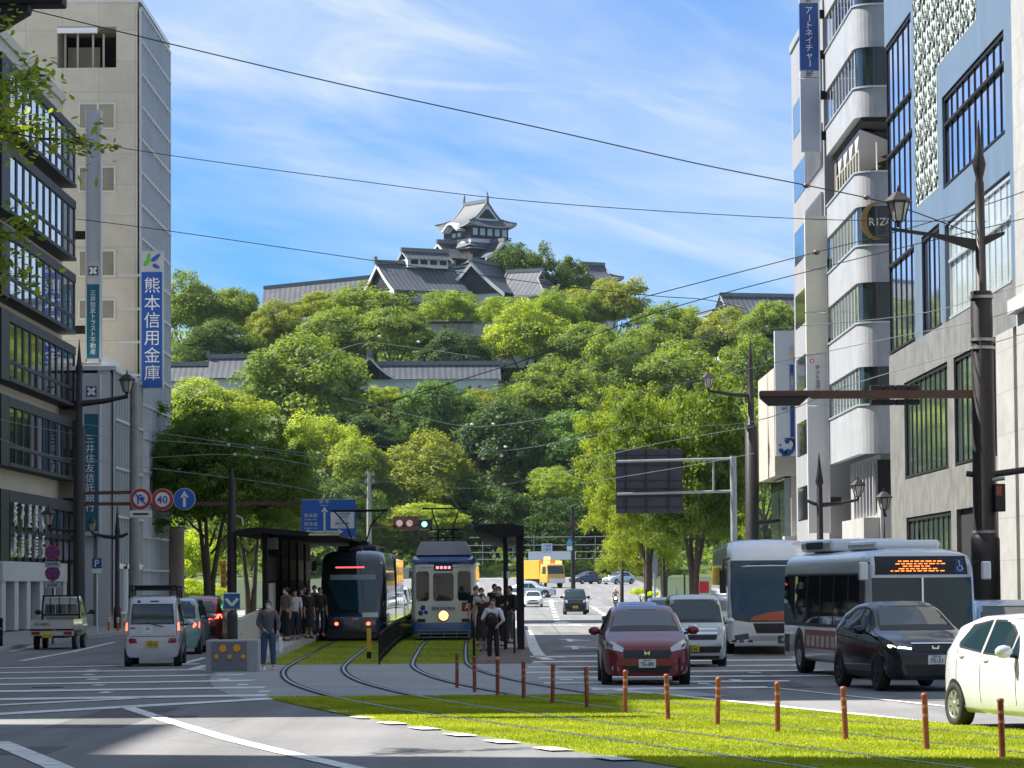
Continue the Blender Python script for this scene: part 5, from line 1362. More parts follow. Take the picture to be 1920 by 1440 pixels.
# branch reaching into the upper left of the view: a tree standing just left of the frame
def near_tree():
    Y = 35.5; x0 = -11.5
    T = thing('roadside_tree', 'leafy tree reaching in from the left edge in front of the offices', 'tree', (x0, Y, 0))
    r = random.Random(4); mb = MB()
    mb.tube([(0, 0, -.2), (.05, 0, 2.5), (.2, .1, 5), (.3, 0, 8), (.2, 0, 10.5)], [.24, .2, .17, .12, .05], 9)
    tips = []
    def branch(p, d, l, w, dep):
        pts = [Vector(p)]; dd = Vector(d).normalized()
        for i in range(5):
            dd = (dd + Vector((r.uniform(-.18, .18), r.uniform(-.2, .2), r.uniform(-.12, .14)))).normalized(); pts.append(pts[-1] + dd * l / 5)
            if dep and i > 0:
                for _ in range(2 if dep > 1 else 1): branch(pts[-1], dd + Vector((r.uniform(-.7, .7), r.uniform(-.9, .9), r.uniform(-.5, .5))), l * r.uniform(.22, .36), w * .45, dep - 1)
        mb.tube(pts, [w * (1 - i / 6) for i in range(6)], 5)
        if dep <= 1: tips.extend(pts[1:])
    for z, l, dz in ((7.75, 4.3, -.02), (7.5, 4.6, .03), (7.2, 5.1, -.03), (6.95, 5.1, -.04), (6.5, 4.5, -.05), (6.1, 4.2, -.08), (8.2, 3.0, .2), (5.8, 3.9, -.05)):
        branch((.25, 0, z), (1, r.uniform(-.35, .35), dz), l, .055, 2)
    for k in range(10):
        a = r.uniform(PI * .6, PI * 1.4); branch((.2, 0, r.uniform(6, 10)), (math.cos(a), math.sin(a), r.uniform(0, .5)), r.uniform(2, 3.5), .06, 2)
    mb.build('trunk', m_bark, T)
    g = np.random.RandomState(8); P_ = np.array([tuple(t) for t in tips]); n = len(P_) * 11
    p = np.repeat(P_, 11, 0) + g.normal(0, .11, (n, 3)); p[:, 2] -= .03
    nr = g.normal(0, .5, (n, 3)); nr[:, 2] += 1; nr /= np.linalg.norm(nr, axis=1)[:, None]
    u = np.cross(nr, g.normal(size=(n, 3))); u /= np.linalg.norm(u, axis=1)[:, None]; v = np.cross(nr, u); s = g.uniform(.035, .07, n)[:, None]
    co = np.empty((n, 6, 3)); co[:, 0] = p - u * s; co[:, 1] = p - u * s * .3 + v * s * .45; co[:, 2] = p + u * s * .4 + v * s * .35; co[:, 3] = p + u * s * 1.1; co[:, 4] = p + u * s * .4 - v * s * .35; co[:, 5] = p - u * s * .3 - v * s * .45
    me = bpy.data.meshes.new('crown'); me.vertices.add(n * 6); me.vertices.foreach_set('co', co.reshape(-1)); me.loops.add(n * 6); me.loops.foreach_set('vertex_index', np.arange(n * 6, dtype=np.int32))
    me.polygons.add(n); me.polygons.foreach_set('loop_start', np.arange(0, n * 6, 6, dtype=np.int32))
    at = me.attributes.new('var', 'FLOAT', 'FACE'); at.data.foreach_set('value', g.uniform(0, 1, n).astype(np.float32)); me.materials.append(m_leaf); me.update()
    o = link('crown', me, T); o.color = (1.3, 1.25, 1.0, 1)
near_tree()
# ================================================================ vehicles
def itp(tab, s):
    if s <= tab[0][0]: return tab[0][1]
    for (a, va), (b, vb) in zip(tab, tab[1:]):
        if s <= b:
            t = (s - a) / max(1e-6, b - a); return va + (vb - va) * t
    return tab[-1][1]
def smooth_itp(tab, s, w):
    return sum(itp(tab, s + w * k) * c for k, c in ((-1, .2), (-.5, .2), (0, .2), (.5, .2), (1, .2)))
car_glass = glass('car_glass', (.012, .03, .038), .03, 0, spec=.6)
m_tyre = M('tyre', (.018, .018, .018), .8, var=.3, scale=6)
m_rim = M('alloy', (.55, .56, .57), .3, .8, var=.1)
m_rimd = M('dark_alloy', (.05, .05, .055), .35, .7, var=.1)
m_trim = M('black_trim', (.012, .012, .013), .5, var=.2)
m_chrome = M('chrome', (.75, .76, .78), .12, 1., var=.05)
m_lamp = glass('lamp_clear', (.42, .44, .45), .1, 0, metal=.3)
m_lampd = glass('lamp_smoked', (.05, .055, .06), .08, 0)
m_tail = M('tail_red', (.25, .01, .012), .2, var=.05, coat=.5)
m_tailon = M('tail_lit', (.5, .02, .02), .3, var=0, emit=(1, .06, .03), es=3.5)
m_plw = M('plate_white', (.7, .72, .7), .4, var=.05)
m_ply = M('plate_yellow', (.62, .45, .03), .4, var=.05)
m_plg = M('plate_green', (.01, .09, .04), .4, var=.05)
m_ptxt = M('plate_ink', (.01, .05, .03), .5, var=0)
m_shadow = m_trim
def paintm(name, c, metal=.0, rough=.28): return M(name, c, rough, metal, var=.05, scale=1.2, coat=.9)
for _g in (car_glass,): _g.node_tree.nodes['Principled BSDF'].inputs['Coat Weight'].default_value = .1
class Body:
    """lofted body; s = distance behind the front bumper, local x = L/2 - s (x forward), y left"""
    def __init__(B, T, sp, mat, name='body'):
        B.T, B.sp = T, sp; L = sp['L']; B.L = L; sm = sp.get('sm', .07)
        B.tum = sp.get('tum', .16); gmax = sp['H'] - itp(sp['belt'], L * .5)
        n = sp.get('n', 56); ss = sorted(set([0, .02, .05, .1, .16, .24] + [L * i / n for i in range(n + 1)] + [L - q for q in (.02, .05, .1, .16, .24)]))
        ss = [s for s in ss if 0 <= s <= L]
        secs = []
        for s in ss:
            Tp = smooth_itp(sp['top'], s, sm) if .0 < s < L else itp(sp['top'], s)
            b = min(smooth_itp(sp['belt'], s, sm), Tp - .03); w = itp(sp['hw'], s) if s in (0, L) else smooth_itp(sp['hw'], s, .04); z0 = itp(sp['zb'], s) if isinstance(sp['zb'], list) else sp['zb']
            g = Tp - b; ins = B.tum * g / max(gmax, .01); sh = sp.get('shoulder', .03); rr = sp.get('round', .10)
            h = b - z0
            half = [(0, z0), (w * .7, z0), (w - .07, z0 + .01), (w - .02, z0 + min(.09, h * .2)), (w, z0 + h * .35), (w + .004, z0 + h * .6), (w - .008, z0 + h * .85), (w - sh, b)]
            wt = w - sh - ins; rq = min(rr, g * .5)
            half += [(w - sh - ins * .3, b + (g - rq) * .3), (w - sh - ins * .62, b + (g - rq) * .62), (wt, b + g - rq), (wt - rq * .3, b + g - rq * .3), (wt - rq, b + g - .004), (wt * .5, Tp + sp.get('crown', .02) * .75), (0, Tp + sp.get('crown', .02))]
            secs.append((s, half))
        mb = MB(); vs = []; k = None
        for s, half in secs:
            x = L / 2 - s; ring = [(x, y, z) for y, z in half] + [(x, -y, z) for y, z in half[-2:0:-1]]
            k = len(ring); vs += ring
        fs = [(a * k + i, a * k + (i + 1) % k, (a + 1) * k + (i + 1) % k, (a + 1) * k + i) for a in range(len(secs) - 1) for i in range(k)]
        mb.add(vs, fs, 0, True)
        for a in (0, len(secs) - 1):
            ring = vs[a * k:(a + 1) * k]; c = (ring[0][0] + (.03 if a == 0 else -.03), 0, sum(p[2] for p in ring) / k)
            mb.add(ring + [c], [(i, (i + 1) % k, k) for i in range(k)], 0, True)
        B.o = mb.build(name, mat, T)
        bm = bmesh.new(); bm.from_mesh(B.o.data); B.bvh = BVHTree.FromBMesh(bm); bm.free()
    DIR = {'front': Vector((-1, 0, 0)), 'back': Vector((1, 0, 0)), 'left': Vector((0, -1, 0)), 'right': Vector((0, 1, 0)), 'top': Vector((0, 0, -1))}
    def p3(B, ax, u, v, slant=0):
        d = B.DIR[ax]
        if ax in ('front', 'back'): o = Vector((0, u, v)) - d * 30
        elif ax in ('left', 'right'): o = Vector((B.L / 2 - u, 0, v)) - d * 30
        else: o = Vector((B.L / 2 - u, v, 0)) - d * 30
        h = B.bvh.ray_cast(o, d)
        return (h[0], h[1] if h[1].dot(d) < 0 else -h[1]) if h[0] is not None else None
    def decal(B, ax, poly, mat, name, off=.008, res=.14, parent=None, mir=False, build=True):
        out = []
        for mm in ((1, -1) if mir else (1,)):
            pl = [(u * mm, v) for u, v in poly] if ax in ('front', 'back') else poly
            a2 = ax
            if mir and ax in ('left', 'right') and mm < 0: a2 = 'right' if ax == 'left' else 'left'
            P = []
            for (x0, y0), (x1, y1) in zip(pl, pl[1:] + pl[:1]):
                k = max(1, int(math.hypot(x1 - x0, y1 - y0) / res))
                for i in range(k): P.append(Vector((x0 + (x1 - x0) * i / k, y0 + (y1 - y0) * i / k)))
            n = len(P); area = sum(P[i].x * P[(i + 1) % n].y - P[(i + 1) % n].x * P[i].y for i in range(n))
            if area < 0: P.reverse()
            xs = [p.x for p in P]; ys = [p.y for p in P]; extra = []
            gx = min(xs) + res
            while gx < max(xs):
                gy = min(ys) + res
                while gy < max(ys): extra.append(Vector((gx, gy))); gy += res
                gx += res
            vv, ee, ff, *_ = delaunay_2d_cdt(P + extra, [], [list(range(n))], 1, 1e-5)
            co = []; ok = []
            for p in vv:
                h = B.p3(a2, p.x, p.y)
                if h is None: co.append((0, 0, 0)); ok.append(False)
                else: co.append(tuple(h[0] + h[1] * off)); ok.append(True)
            fs = [list(f) for f in ff if all(ok[i] for i in f)]
            if not fs: continue
            mb = MB(); mb.add(co, fs, 0, True); out.append(mb.build(name, mat, parent or B.T, fixn=False))
        return out
    def plate(B, ax, u, v, mat, txt, w=.33, h=.165, small='熊本 500', tm=None, big=.11):
        h0 = B.p3(ax, u, v)
        if h0 is None: return
        p = h0[0]; sgn = 1 if ax == 'front' else -1
        mb = MB(); x = p.x + .012 * sgn
        mb.box(min(x, x + .012 * sgn), max(x, x + .012 * sgn), u - w / 2, u + w / 2, v - h / 2, v + h / 2, 0)
        o = mb.build('number_plate', mat, B.T)
        # text facing +x: text lies in XZ facing -Y -> rotate
        mt = Matrix.Translation((x + .016 * sgn, u, v - .02)) @ Matrix.Rotation(PI / 2 * sgn, 4, 'Z')
        tb = MB(); put_text(tb, txt, big, mt, 0, .004, .003); put_text(tb, small, .04, Matrix.Translation((x + .016 * sgn, u, v + .055)) @ Matrix.Rotation(PI / 2 * sgn, 4, 'Z'), 0, .004)
        tb.build('plate_lettering', tm or m_ptxt, o)
def wheel(T, L, s, side, hw, R, w=.2, style=0, name='wheel', rimm=None):
    x = L / 2 - s; yo = side * hw; yi = side * (hw - w)
    mb = MB()
    mb.lathe([(R * .62, yi), (R * .95, yi), (R, yi + side * w * .15), (R, yo - side * w * .15), (R * .94, yo), (R * .66, yo), (R * .63, yo - side * .03)], (x, 0, R), 20, 0, 'y')
    t = mb.build(name, m_tyre, T)
    rm = rimm or m_rim
    b = MB()
    b.lathe([(R * .66, yo - side * .05), (R * .66, yo - side * .004), (R * .58, yo - side * .012), (R * .56, yo - side * .05)], (x, 0, R), 18, 0, 'y')
    b.lathe([(R * .16, yo - side * .05), (R * .16, yo - side * .008), (R * .05, yo - side * .004)], (x, 0, R), 10, 0, 'y')
    b.lathe([(R * .56, yo - side * .055), (R * .05, yo - side * .055)], (x, 0, R), 14, 1, 'y')
    k = 5 if style == 0 else (7 if style == 1 else 10)
    for i in range(k):
        a = 2 * PI * i / k + .3; wd = R * (.17 if style != 1 else .22)
        ca, sa = math.cos(a), math.sin(a)
        p = []
        for yy in (yo - side * .045, yo - side * .012):
            for rr_, ww in ((R * .14, wd * .45), (R * .58, wd * .62)):
                for q in (-1, 1): p.append((x + ca * rr_ - sa * ww * q, yy, R + sa * rr_ + ca * ww * q))
        b.hexa([p[0], p[1], p[3], p[2], p[4], p[5], p[7], p[6]], 0)
    b.build('rim', [rm, m_trim], t)
def mirror_(T, L, s, side, y, z, mat, big=1.):
    mb = MB(); mb.ball((L / 2 - s, side * (y + .12 * big), z), .12 * big, 0, 10, (.55, 1.05, .72)); mb.tube([(L / 2 - s, side * (y - .06), z - .06), (L / 2 - s, side * (y + .08), z - .03)], .03 * big, 6, 1)
    mb.build('door_mirror', [mat, m_trim], T)
CARS = 'vehicles in the traffic'
def car(name, label, cat, loc, rz, sp, mat, group=CARS):
    T = thing(name, label, cat, loc, rz, group); B = Body(T, sp, mat); L = sp['L']
    R = sp['R']; W_ = sp['W'] / 2; det = sp.get('det', 2)
    for s in sp['axles']:
        for side in (1, -1):
            hw = itp(sp['hw'], s)
            B.decal('left' if side > 0 else 'right', [(s + R * 1.14 * math.cos(t), max(B.sp['zb'] if not isinstance(B.sp['zb'], list) else .2, R + R * 1.14 * math.sin(t))) for t in lin(-.3, PI + .3, 14)], m_trim, 'wheel_arch', .004)
            wheel(T, L, s, side, hw + .012, R, .2, sp.get('rim', 0), rimm=sp.get('rimm'))
    def grow(p, e=.028):
        cx = sum(a for a, _ in p) / len(p); cz = sum(c for _, c in p) / len(p)
        return [(a + e * (1 if a > cx else -1), c + e * (1 if c > cz else -1)) for a, c in p]
    for ax, k_ in (('front', 'ws'), ('back', 'rw'), ('left', 'sw')):
        for poly in sp.get(k_, []): B.decal(ax, grow(poly), m_trim, 'window_seal', .004, mir=ax == 'left')
    for poly in sp.get('ws', []): B.decal('front', poly, car_glass, 'windscreen')
    for poly in sp.get('rw', []): B.decal('back', poly, car_glass, 'rear_window')
    for poly in sp.get('sw', []): B.decal('left', poly, car_glass, 'side_window', mir=True)
    for poly in sp.get('hl', []): B.decal('front', poly, sp.get('hlm', m_lamp), 'headlight', .012, .1, mir=True)
    for poly in sp.get('hls', []): B.decal('left', poly, sp.get('hlm', m_lamp), 'headlight', .012, .1, mir=True)
    for poly in sp.get('tl', []): B.decal('back', poly, sp.get('tlm', m_tail), 'tail_light', .012, .1, mir=True)
    for poly in sp.get('tls', []): B.decal('left', poly, sp.get('tlm', m_tail), 'tail_light', .012, .1, mir=True)
    for nm, ax, poly, mt, mir in sp.get('dec', []): B.decal(ax, poly, mt, nm, .011, .12, mir=mir)
    for s in sp.get('seams', []): B.decal('left', [(s - .006, sp.get('zs', .35)), (s + .006, sp.get('zs', .35)), (s + .006, itp(sp['belt'], s)), (s - .006, itp(sp['belt'], s))], m_trim, 'door_seam', .003, mir=True)
    for s, z in sp.get('handles', []):
        for side in (1, -1):
            h = B.p3('left' if side > 0 else 'right', s, z)
            if h: mb = MB(); mb.ball(tuple(h[0]), .09, 0, 8, (1, .35, .25)); mb.build('door_handle', mat, T)
    if 'mir' in sp:
        s, y, z = sp['mir']
        for side in (1, -1): mirror_(T, L, s, side, y, z, sp.get('mirm', mat))
    for a in sp.get('plates', []): B.plate(*a)
    if 'H_emblem' in sp:
        ax, u, v, sc = sp['H_emblem']; h = B.p3(ax, u, v); x = h[0].x + .02
        mb = MB()
        for q in (-1, 1): mb.hexa([(x - .02, u + q * sc * .62 - .012, v - sc * .6), (x, u + q * sc * .62 - .012, v - sc * .6), (x, u + q * sc * .62 + .012, v - sc * .6), (x - .02, u + q * sc * .62 + .012, v - sc * .6), (x - .02, u + q * sc * .8 - .014, v + sc * .7), (x, u + q * sc * .8 - .014, v + sc * .7), (x, u + q * sc * .8 + .014, v + sc * .7), (x - .02, u + q * sc * .8 + .014, v + sc * .7)])
        mb.box(x - .018, x - .002, u - sc * .6, u + sc * .6, v - .012, v + .014)
        mb.build('emblem', m_chrome, T)
    return T, B
def at(px, Y, dx=0, dy=0): return (XP(px, Y) + dx, Y + dy, zg(Y))
FWD, AWAY = -PI / 2, PI / 2      # heading towards / away from the camera
def place(px, Y, L, rz, front=True):
    """centre of a car whose front (or rear) face centre is seen at px, depth Y"""
    d = Vector((math.cos(rz), math.sin(rz))); x = XP(px, Y); s = -1 if front else 1
    c = Vector((x, Y)) + d * (L / 2) * s
    return (c.x, c.y, zg(c.y))

# ---- red minivan
red = M('paint_dark_red', (.17, .010, .014), .3, .2, var=.05, coat=.4)
SP = dict(L=4.57, W=1.7, H=1.545, top=[(0, .58), (.06, .74), (.3, .86), (.9, 1.0), (1.25, 1.07), (2.1, 1.46), (2.7, 1.545), (3.6, 1.5), (4.25, 1.36), (4.5, 1.0), (4.57, .75)],
    belt=[(0, .56), (.06, .70), (.3, .80), (.9, .92), (4.2, 1.02), (4.57, .74)], hw=[(0, .60), (.08, .72), (.3, .81), (.7, .85), (4, .85), (4.4, .77), (4.57, .62)], zb=.2, axles=(.85, 3.58), R=.31, tum=.2,
    ws=[[(-.66, 1.085), (.66, 1.085), (.52, 1.445), (-.52, 1.445)]], sw=[[(1.65, 1.0), (2.5, 1.02), (2.5, 1.42), (2.25, 1.42)], [(2.58, 1.02), (3.4, 1.04), (3.4, 1.40), (2.58, 1.42)], [(3.48, 1.05), (4.0, 1.08), (3.9, 1.32), (3.48, 1.39)]],
    hl=[[(.47, .66), (.80, .74), (.83, .92), (.72, .90), (.45, .74)]], hls=[[(.2, .70), (.75, .86), (.72, .92), (.2, .84)]], hlm=m_lamp,
    dec=[('grille', 'front', [(-.52, .70), (.52, .70), (.44, .55), (-.44, .55)], m_trim, False), ('lower_intake', 'front', [(-.5, .40), (.5, .40), (.4, .27), (-.4, .27)], m_trim, False), ('fog_lamp', 'front', [(.55, .38), (.68, .40), (.68, .32), (.55, .31)], m_lamp, True)],
    mir=(1.55, .86, 1.06), plates=[('front', 0, .45, m_plw, '76-89')], H_emblem=('front', 0, .645, .055), seams=[1.5, 2.54, 3.44], handles=[(2.35, .92), (3.25, .94)])
car('red_minivan', 'dark red minivan with white number plate facing the crossing behind the brown bollards', 'car', place(1214, 62.2, 4.57, FWD), FWD, SP, red)

# ---- black suv
blk = M('paint_black', (.006, .008, .014), .12, .1, var=.05, coat=.25)
m_drl = M('daylight_lamp', (.8, .8, .7), .3, var=0, emit=(1, 1, .8), es=5)
SP = dict(L=4.3, W=1.77, H=1.605, top=[(0, .62), (.06, .80), (.3, .93), (.9, 1.03), (1.2, 1.1), (1.95, 1.5), (2.4, 1.6), (3.1, 1.56), (3.9, 1.30), (4.2, 1.0), (4.3, .75)],
    belt=[(0, .58), (.06, .76), (.3, .87), (.9, .98), (3.2, 1.08), (3.9, 1.14), (4.3, .74)], hw=[(0, .62), (.08, .75), (.3, .84), (.7, .88), (3.6, .885), (4.1, .80), (4.3, .66)], zb=.22, axles=(.85, 3.46), R=.34, tum=.24, rim=0, rimm=m_rimd,
    ws=[[(-.68, 1.12), (.68, 1.12), (.52, 1.50), (-.52, 1.50)]], sw=[[(1.5, 1.04), (2.35, 1.07), (2.35, 1.47), (2.05, 1.46)], [(2.43, 1.07), (3.2, 1.12), (3.3, 1.28), (3.0, 1.42), (2.43, 1.48)]],
    hl=[[(.42, .78), (.82, .84), (.82, .92), (.42, .84)]], hls=[[(.2, .78), (.6, .9), (.55, .94), (.2, .88)]], hlm=m_lampd,
    dec=[('daylight_lamp', 'front', [(.44, .765), (.80, .80), (.81, .84), (.77, .835), (.44, .785)], m_drl, True), ('grille', 'front', [(-.42, .84), (.42, .84), (.40, .72), (-.40, .72)], m_trim, False), ('lower_intake', 'front', [(-.6, .50), (.6, .50), (.5, .30), (-.5, .30)], m_trim, False), ('sill_trim', 'left', [(1.25, .26), (3.05, .26), (3.05, .34), (1.25, .34)], m_trim, True), ('chrome_strip', 'front', [(-.42, .88), (.42, .88), (.42, .855), (-.42, .855)], m_chrome, False)],
    mir=(1.45, .9, 1.1), plates=[('front', 0, .58, m_plw, '75-31')], H_emblem=('front', 0, .78, .07), seams=[1.45, 2.39, 3.2], handles=[(2.25, .98)])
rzv = FWD + R_(9)
car('black_suv', 'glossy black compact suv with lit daylight lamps beside the white hatchback', 'car', place(1757, 57.3, 4.3, rzv), rzv, SP, blk)

# ---- white hatchback
wht = paintm('paint_pearl_white', (.53, .55, .58), 0, .25)
SP = dict(L=3.95, W=1.7, H=1.5, top=[(0, .60), (.06, .76), (.3, .90), (.8, 1.0), (1.05, 1.06), (1.75, 1.40), (2.2, 1.49), (2.9, 1.47), (3.5, 1.33), (3.8, 1.02), (3.92, .82), (3.95, .70)],
    belt=[(0, .56), (.06, .72), (.3, .84), (.8, .93), (2.5, .98), (3.5, 1.06), (3.8, .95), (3.95, .68)], hw=[(0, .58), (.08, .70), (.3, .80), (.7, .84), (3.3, .85), (3.7, .79), (3.88, .70), (3.95, .60)], zb=.2, axles=(.78, 3.29), R=.30, tum=.2, rim=1,
    ws=[[(-.64, 1.08), (.64, 1.08), (.5, 1.41), (-.5, 1.41)]], rw=[[(-.5, 1.08), (.5, 1.08), (.45, 1.34), (-.45, 1.34)]],
    sw=[[(1.32, .97), (1.55, .98), (1.55, 1.22)], [(1.62, .98), (2.38, 1.01), (2.38, 1.40), (1.95, 1.40), (1.66, 1.24)], [(2.50, 1.02), (3.14, 1.08), (3.2, 1.14), (2.98, 1.33), (2.50, 1.40)]],
    hl=[[(.42, .70), (.78, .78), (.78, .9), (.5, .84)]], tl=[[(.55, .85), (.72, .85), (.68, 1.05), (.55, 1.04)]], tls=[[(3.74, .82), (3.9, .82), (3.84, 1.06), (3.72, 1.04)]],
    mir=(1.4, .85, 1.03), seams=[1.34, 2.44, 3.2], handles=[(2.28, .90), (3.05, .94)], plates=[('front', 0, .45, m_plw, '42-18'), ('back', 0, .62, m_plw, '42-18')])
rzw = FWD + R_(15.5)
d = Vector((math.cos(rzw), math.sin(rzw))); pr = Vector((XP(1788, 42.6), 42.6)); side_off = Vector((d.y, -d.x)) * .86
c = pr - side_off + d * (3.29 - 3.95 / 2)
car('white_hatchback', 'pearl white hatchback cut off by the right edge near the bollards', 'car', (c.x, c.y, zg(c.y)), rzw, SP, wht)

# ---- silver grey box kei car (front)
slv = paintm('paint_silver', (.50, .51, .49), .5, .3)
KEI = dict(L=3.39, W=1.475, H=1.79, top=[(0, .62), (.05, .86), (.2, 1.02), (.42, 1.10), (.95, 1.66), (1.25, 1.77), (2.9, 1.77), (3.3, 1.68), (3.36, 1.1), (3.39, .8)],
    belt=[(0, .6), (.05, .82), (.2, .94), (.42, 1.02), (3.2, 1.06), (3.39, .78)], hw=[(0, .60), (.05, .68), (.2, .725), (3.1, .735), (3.3, .71), (3.39, .64)], zb=.19, axles=(.6, 3.05), R=.28, tum=.1, sm=.05, shoulder=.015,
    ws=[[(-.62, 1.13), (.62, 1.13), (.56, 1.64), (-.56, 1.64)]], sw=[[(.85, 1.08), (1.7, 1.08), (1.7, 1.62), (1.15, 1.62)], [(1.78, 1.08), (2.6, 1.08), (2.6, 1.62), (1.78, 1.62)], [(2.68, 1.1), (3.15, 1.1), (3.12, 1.6), (2.68, 1.6)]],
    rw=[[(-.56, 1.12), (.56, 1.12), (.52, 1.6), (-.52, 1.6)]], mir=(.75, .74, 1.12), seams=[.8, 1.74, 2.64], handles=[(1.6, .98)])
SP = dict(KEI); SP.update(hl=[[(.50, .80), (.68, .80), (.70, .98), (.50, .98)]], dec=[('grille', 'front', [(-.50, .80), (.50, .80), (.47, .68), (-.47, .68)], m_trim, False), ('chrome_bar', 'front', [(-.5, .96), (.5, .96), (.5, .92), (-.5, .92)], m_chrome, False), ('chrome_bar', 'front', [(-.5, .86), (.5, .86), (.5, .82), (-.5, .82)], m_chrome, False), ('lower_intake', 'front', [(-.6, .52), (.6, .52), (.54, .36), (-.54, .36)], m_trim, False), ('bumper_lip', 'front', [(-.66, .29), (.66, .29), (.64, .2), (-.64, .2)], m_trim, False)],
    plates=[('front', -.12 + .0, .47, m_ply, '73-46')], H_emblem=('front', 0, .89, .05))
car('silver_box_car', 'silver grey box shaped small car half hidden behind the dark red minivan', 'car', place(1308, 79, 3.39, FWD), FWD, SP, slv)

# ---- cars queuing behind the red minivan (roofs visible)
GEN = dict(L=4.4, W=1.7, H=1.48, top=[(0, .58), (.06, .72), (.4, .84), (1.1, .96), (1.35, 1.0), (2.0, 1.38), (2.5, 1.47), (3.3, 1.43), (3.9, 1.06), (4.3, .98), (4.4, .75)],
    belt=[(0, .56), (.06, .69), (.4, .79), (1.1, .90), (3.9, .97), (4.4, .73)], hw=[(0, .60), (.08, .72), (.35, .81), (.7, .845), (3.8, .845), (4.25, .77), (4.4, .64)], zb=.2, axles=(.85, 3.5), R=.31, tum=.22, n=40,
    ws=[[(-.64, 1.02), (.64, 1.02), (.50, 1.38), (-.50, 1.38)]], rw=[[(-.6, 1.02), (.6, 1.02), (.5, 1.36), (-.5, 1.36)]], sw=[[(1.75, .96), (2.5, .98), (2.5, 1.36), (2.25, 1.36)], [(2.58, .98), (3.4, 1.0), (3.2, 1.33), (2.58, 1.36)]],
    hl=[[(.42, .66), (.78, .72), (.78, .82), (.45, .76)]], tl=[[(.5, .78), (.78, .78), (.76, .92), (.5, .92)]], dec=[('grille', 'front', [(-.4, .68), (.4, .68), (.36, .56), (-.36, .56)], m_trim, False), ('lower_intake', 'front', [(-.5, .42), (.5, .42), (.45, .3), (-.45, .3)], m_trim, False)],
    mir=(1.6, .86, 1.0), plates=[('front', 0, .47, m_plw, '24-60'), ('back', 0, .6, m_plw, '24-60')])
def gen(name, label, loc, rz, mat, cat='car', **kw):
    sp = dict(GEN); sp.update(kw); return car(name, label, cat, loc, rz, sp, mat)
bluegrey = paintm('paint_blue_grey', (.16, .20, .27), .4); silver2 = paintm('paint_light_silver', (.58, .60, .62), .4); green_wh = paintm('paint_greenish_white', (.48, .54, .50), .1)
navy = paintm('paint_navy', (.03, .035, .07), .3); white2 = paintm('paint_white', (.70, .71, .72)); skyblue = paintm('paint_sky_blue', (.20, .30, .44), .4)
gen('parked_car', 'blue grey car whose roof and windscreen show above the dark red minivan', place(1200, 96, 4.4, FWD), FWD, bluegrey, H=1.55)
gen('parked_car', 'low blue silver car right behind the dark red minivan', place(1228, 75, 4.4, FWD), FWD, silver2, top=[(a, b * .95) for a, b in GEN['top']])
gen('parked_car', 'greenish white car roof farthest back in the queue behind the minivan', place(1252, 112, 4.4, FWD), FWD, green_wh)
VAN = dict(L=4.7, W=1.7, H=1.85, top=[(0, .62), (.06, .8), (.3, 1.0), (.9, 1.15), (1.6, 1.70), (2.0, 1.83), (4.2, 1.83), (4.6, 1.7), (4.68, 1.1), (4.7, .8)], belt=[(0, .58), (.06, .76), (.3, .9), (.9, 1.02), (4.5, 1.08), (4.7, .78)], hw=[(0, .62), (.08, .74), (.3, .82), (.6, .845), (4.4, .845), (4.7, .72)], zb=.2, axles=(.8, 3.65), R=.32, tum=.14,
    ws=[[(-.68, 1.18), (.68, 1.18), (.58, 1.7), (-.58, 1.7)]], sw=[[(1.35, 1.08), (2.1, 1.1), (2.1, 1.66), (1.75, 1.62)], [(2.2, 1.1), (3.2, 1.1), (3.2, 1.68), (2.2, 1.68)], [(3.3, 1.12), (4.4, 1.14), (4.35, 1.64), (3.3, 1.68)]], rw=[[(-.62, 1.12), (.62, 1.12), (.56, 1.66), (-.56, 1.66)]], mir=(1.3, .86, 1.15), hl=[[(.45, .72), (.8, .78), (.8, .92), (.45, .86)]])
car('blue_van', 'blue van roof behind the white hatchback at the right edge', 'van', place(1916, 68, 4.7, FWD), FWD, dict(VAN, H=1.62, top=[(a, b * .87) for a, b in VAN['top']], belt=[(a, b * .9) for a, b in VAN['belt']], ws=[[(-.68, 1.08), (.68, 1.08), (.58, 1.45), (-.58, 1.45)]], sw=[], rw=[]), skyblue)

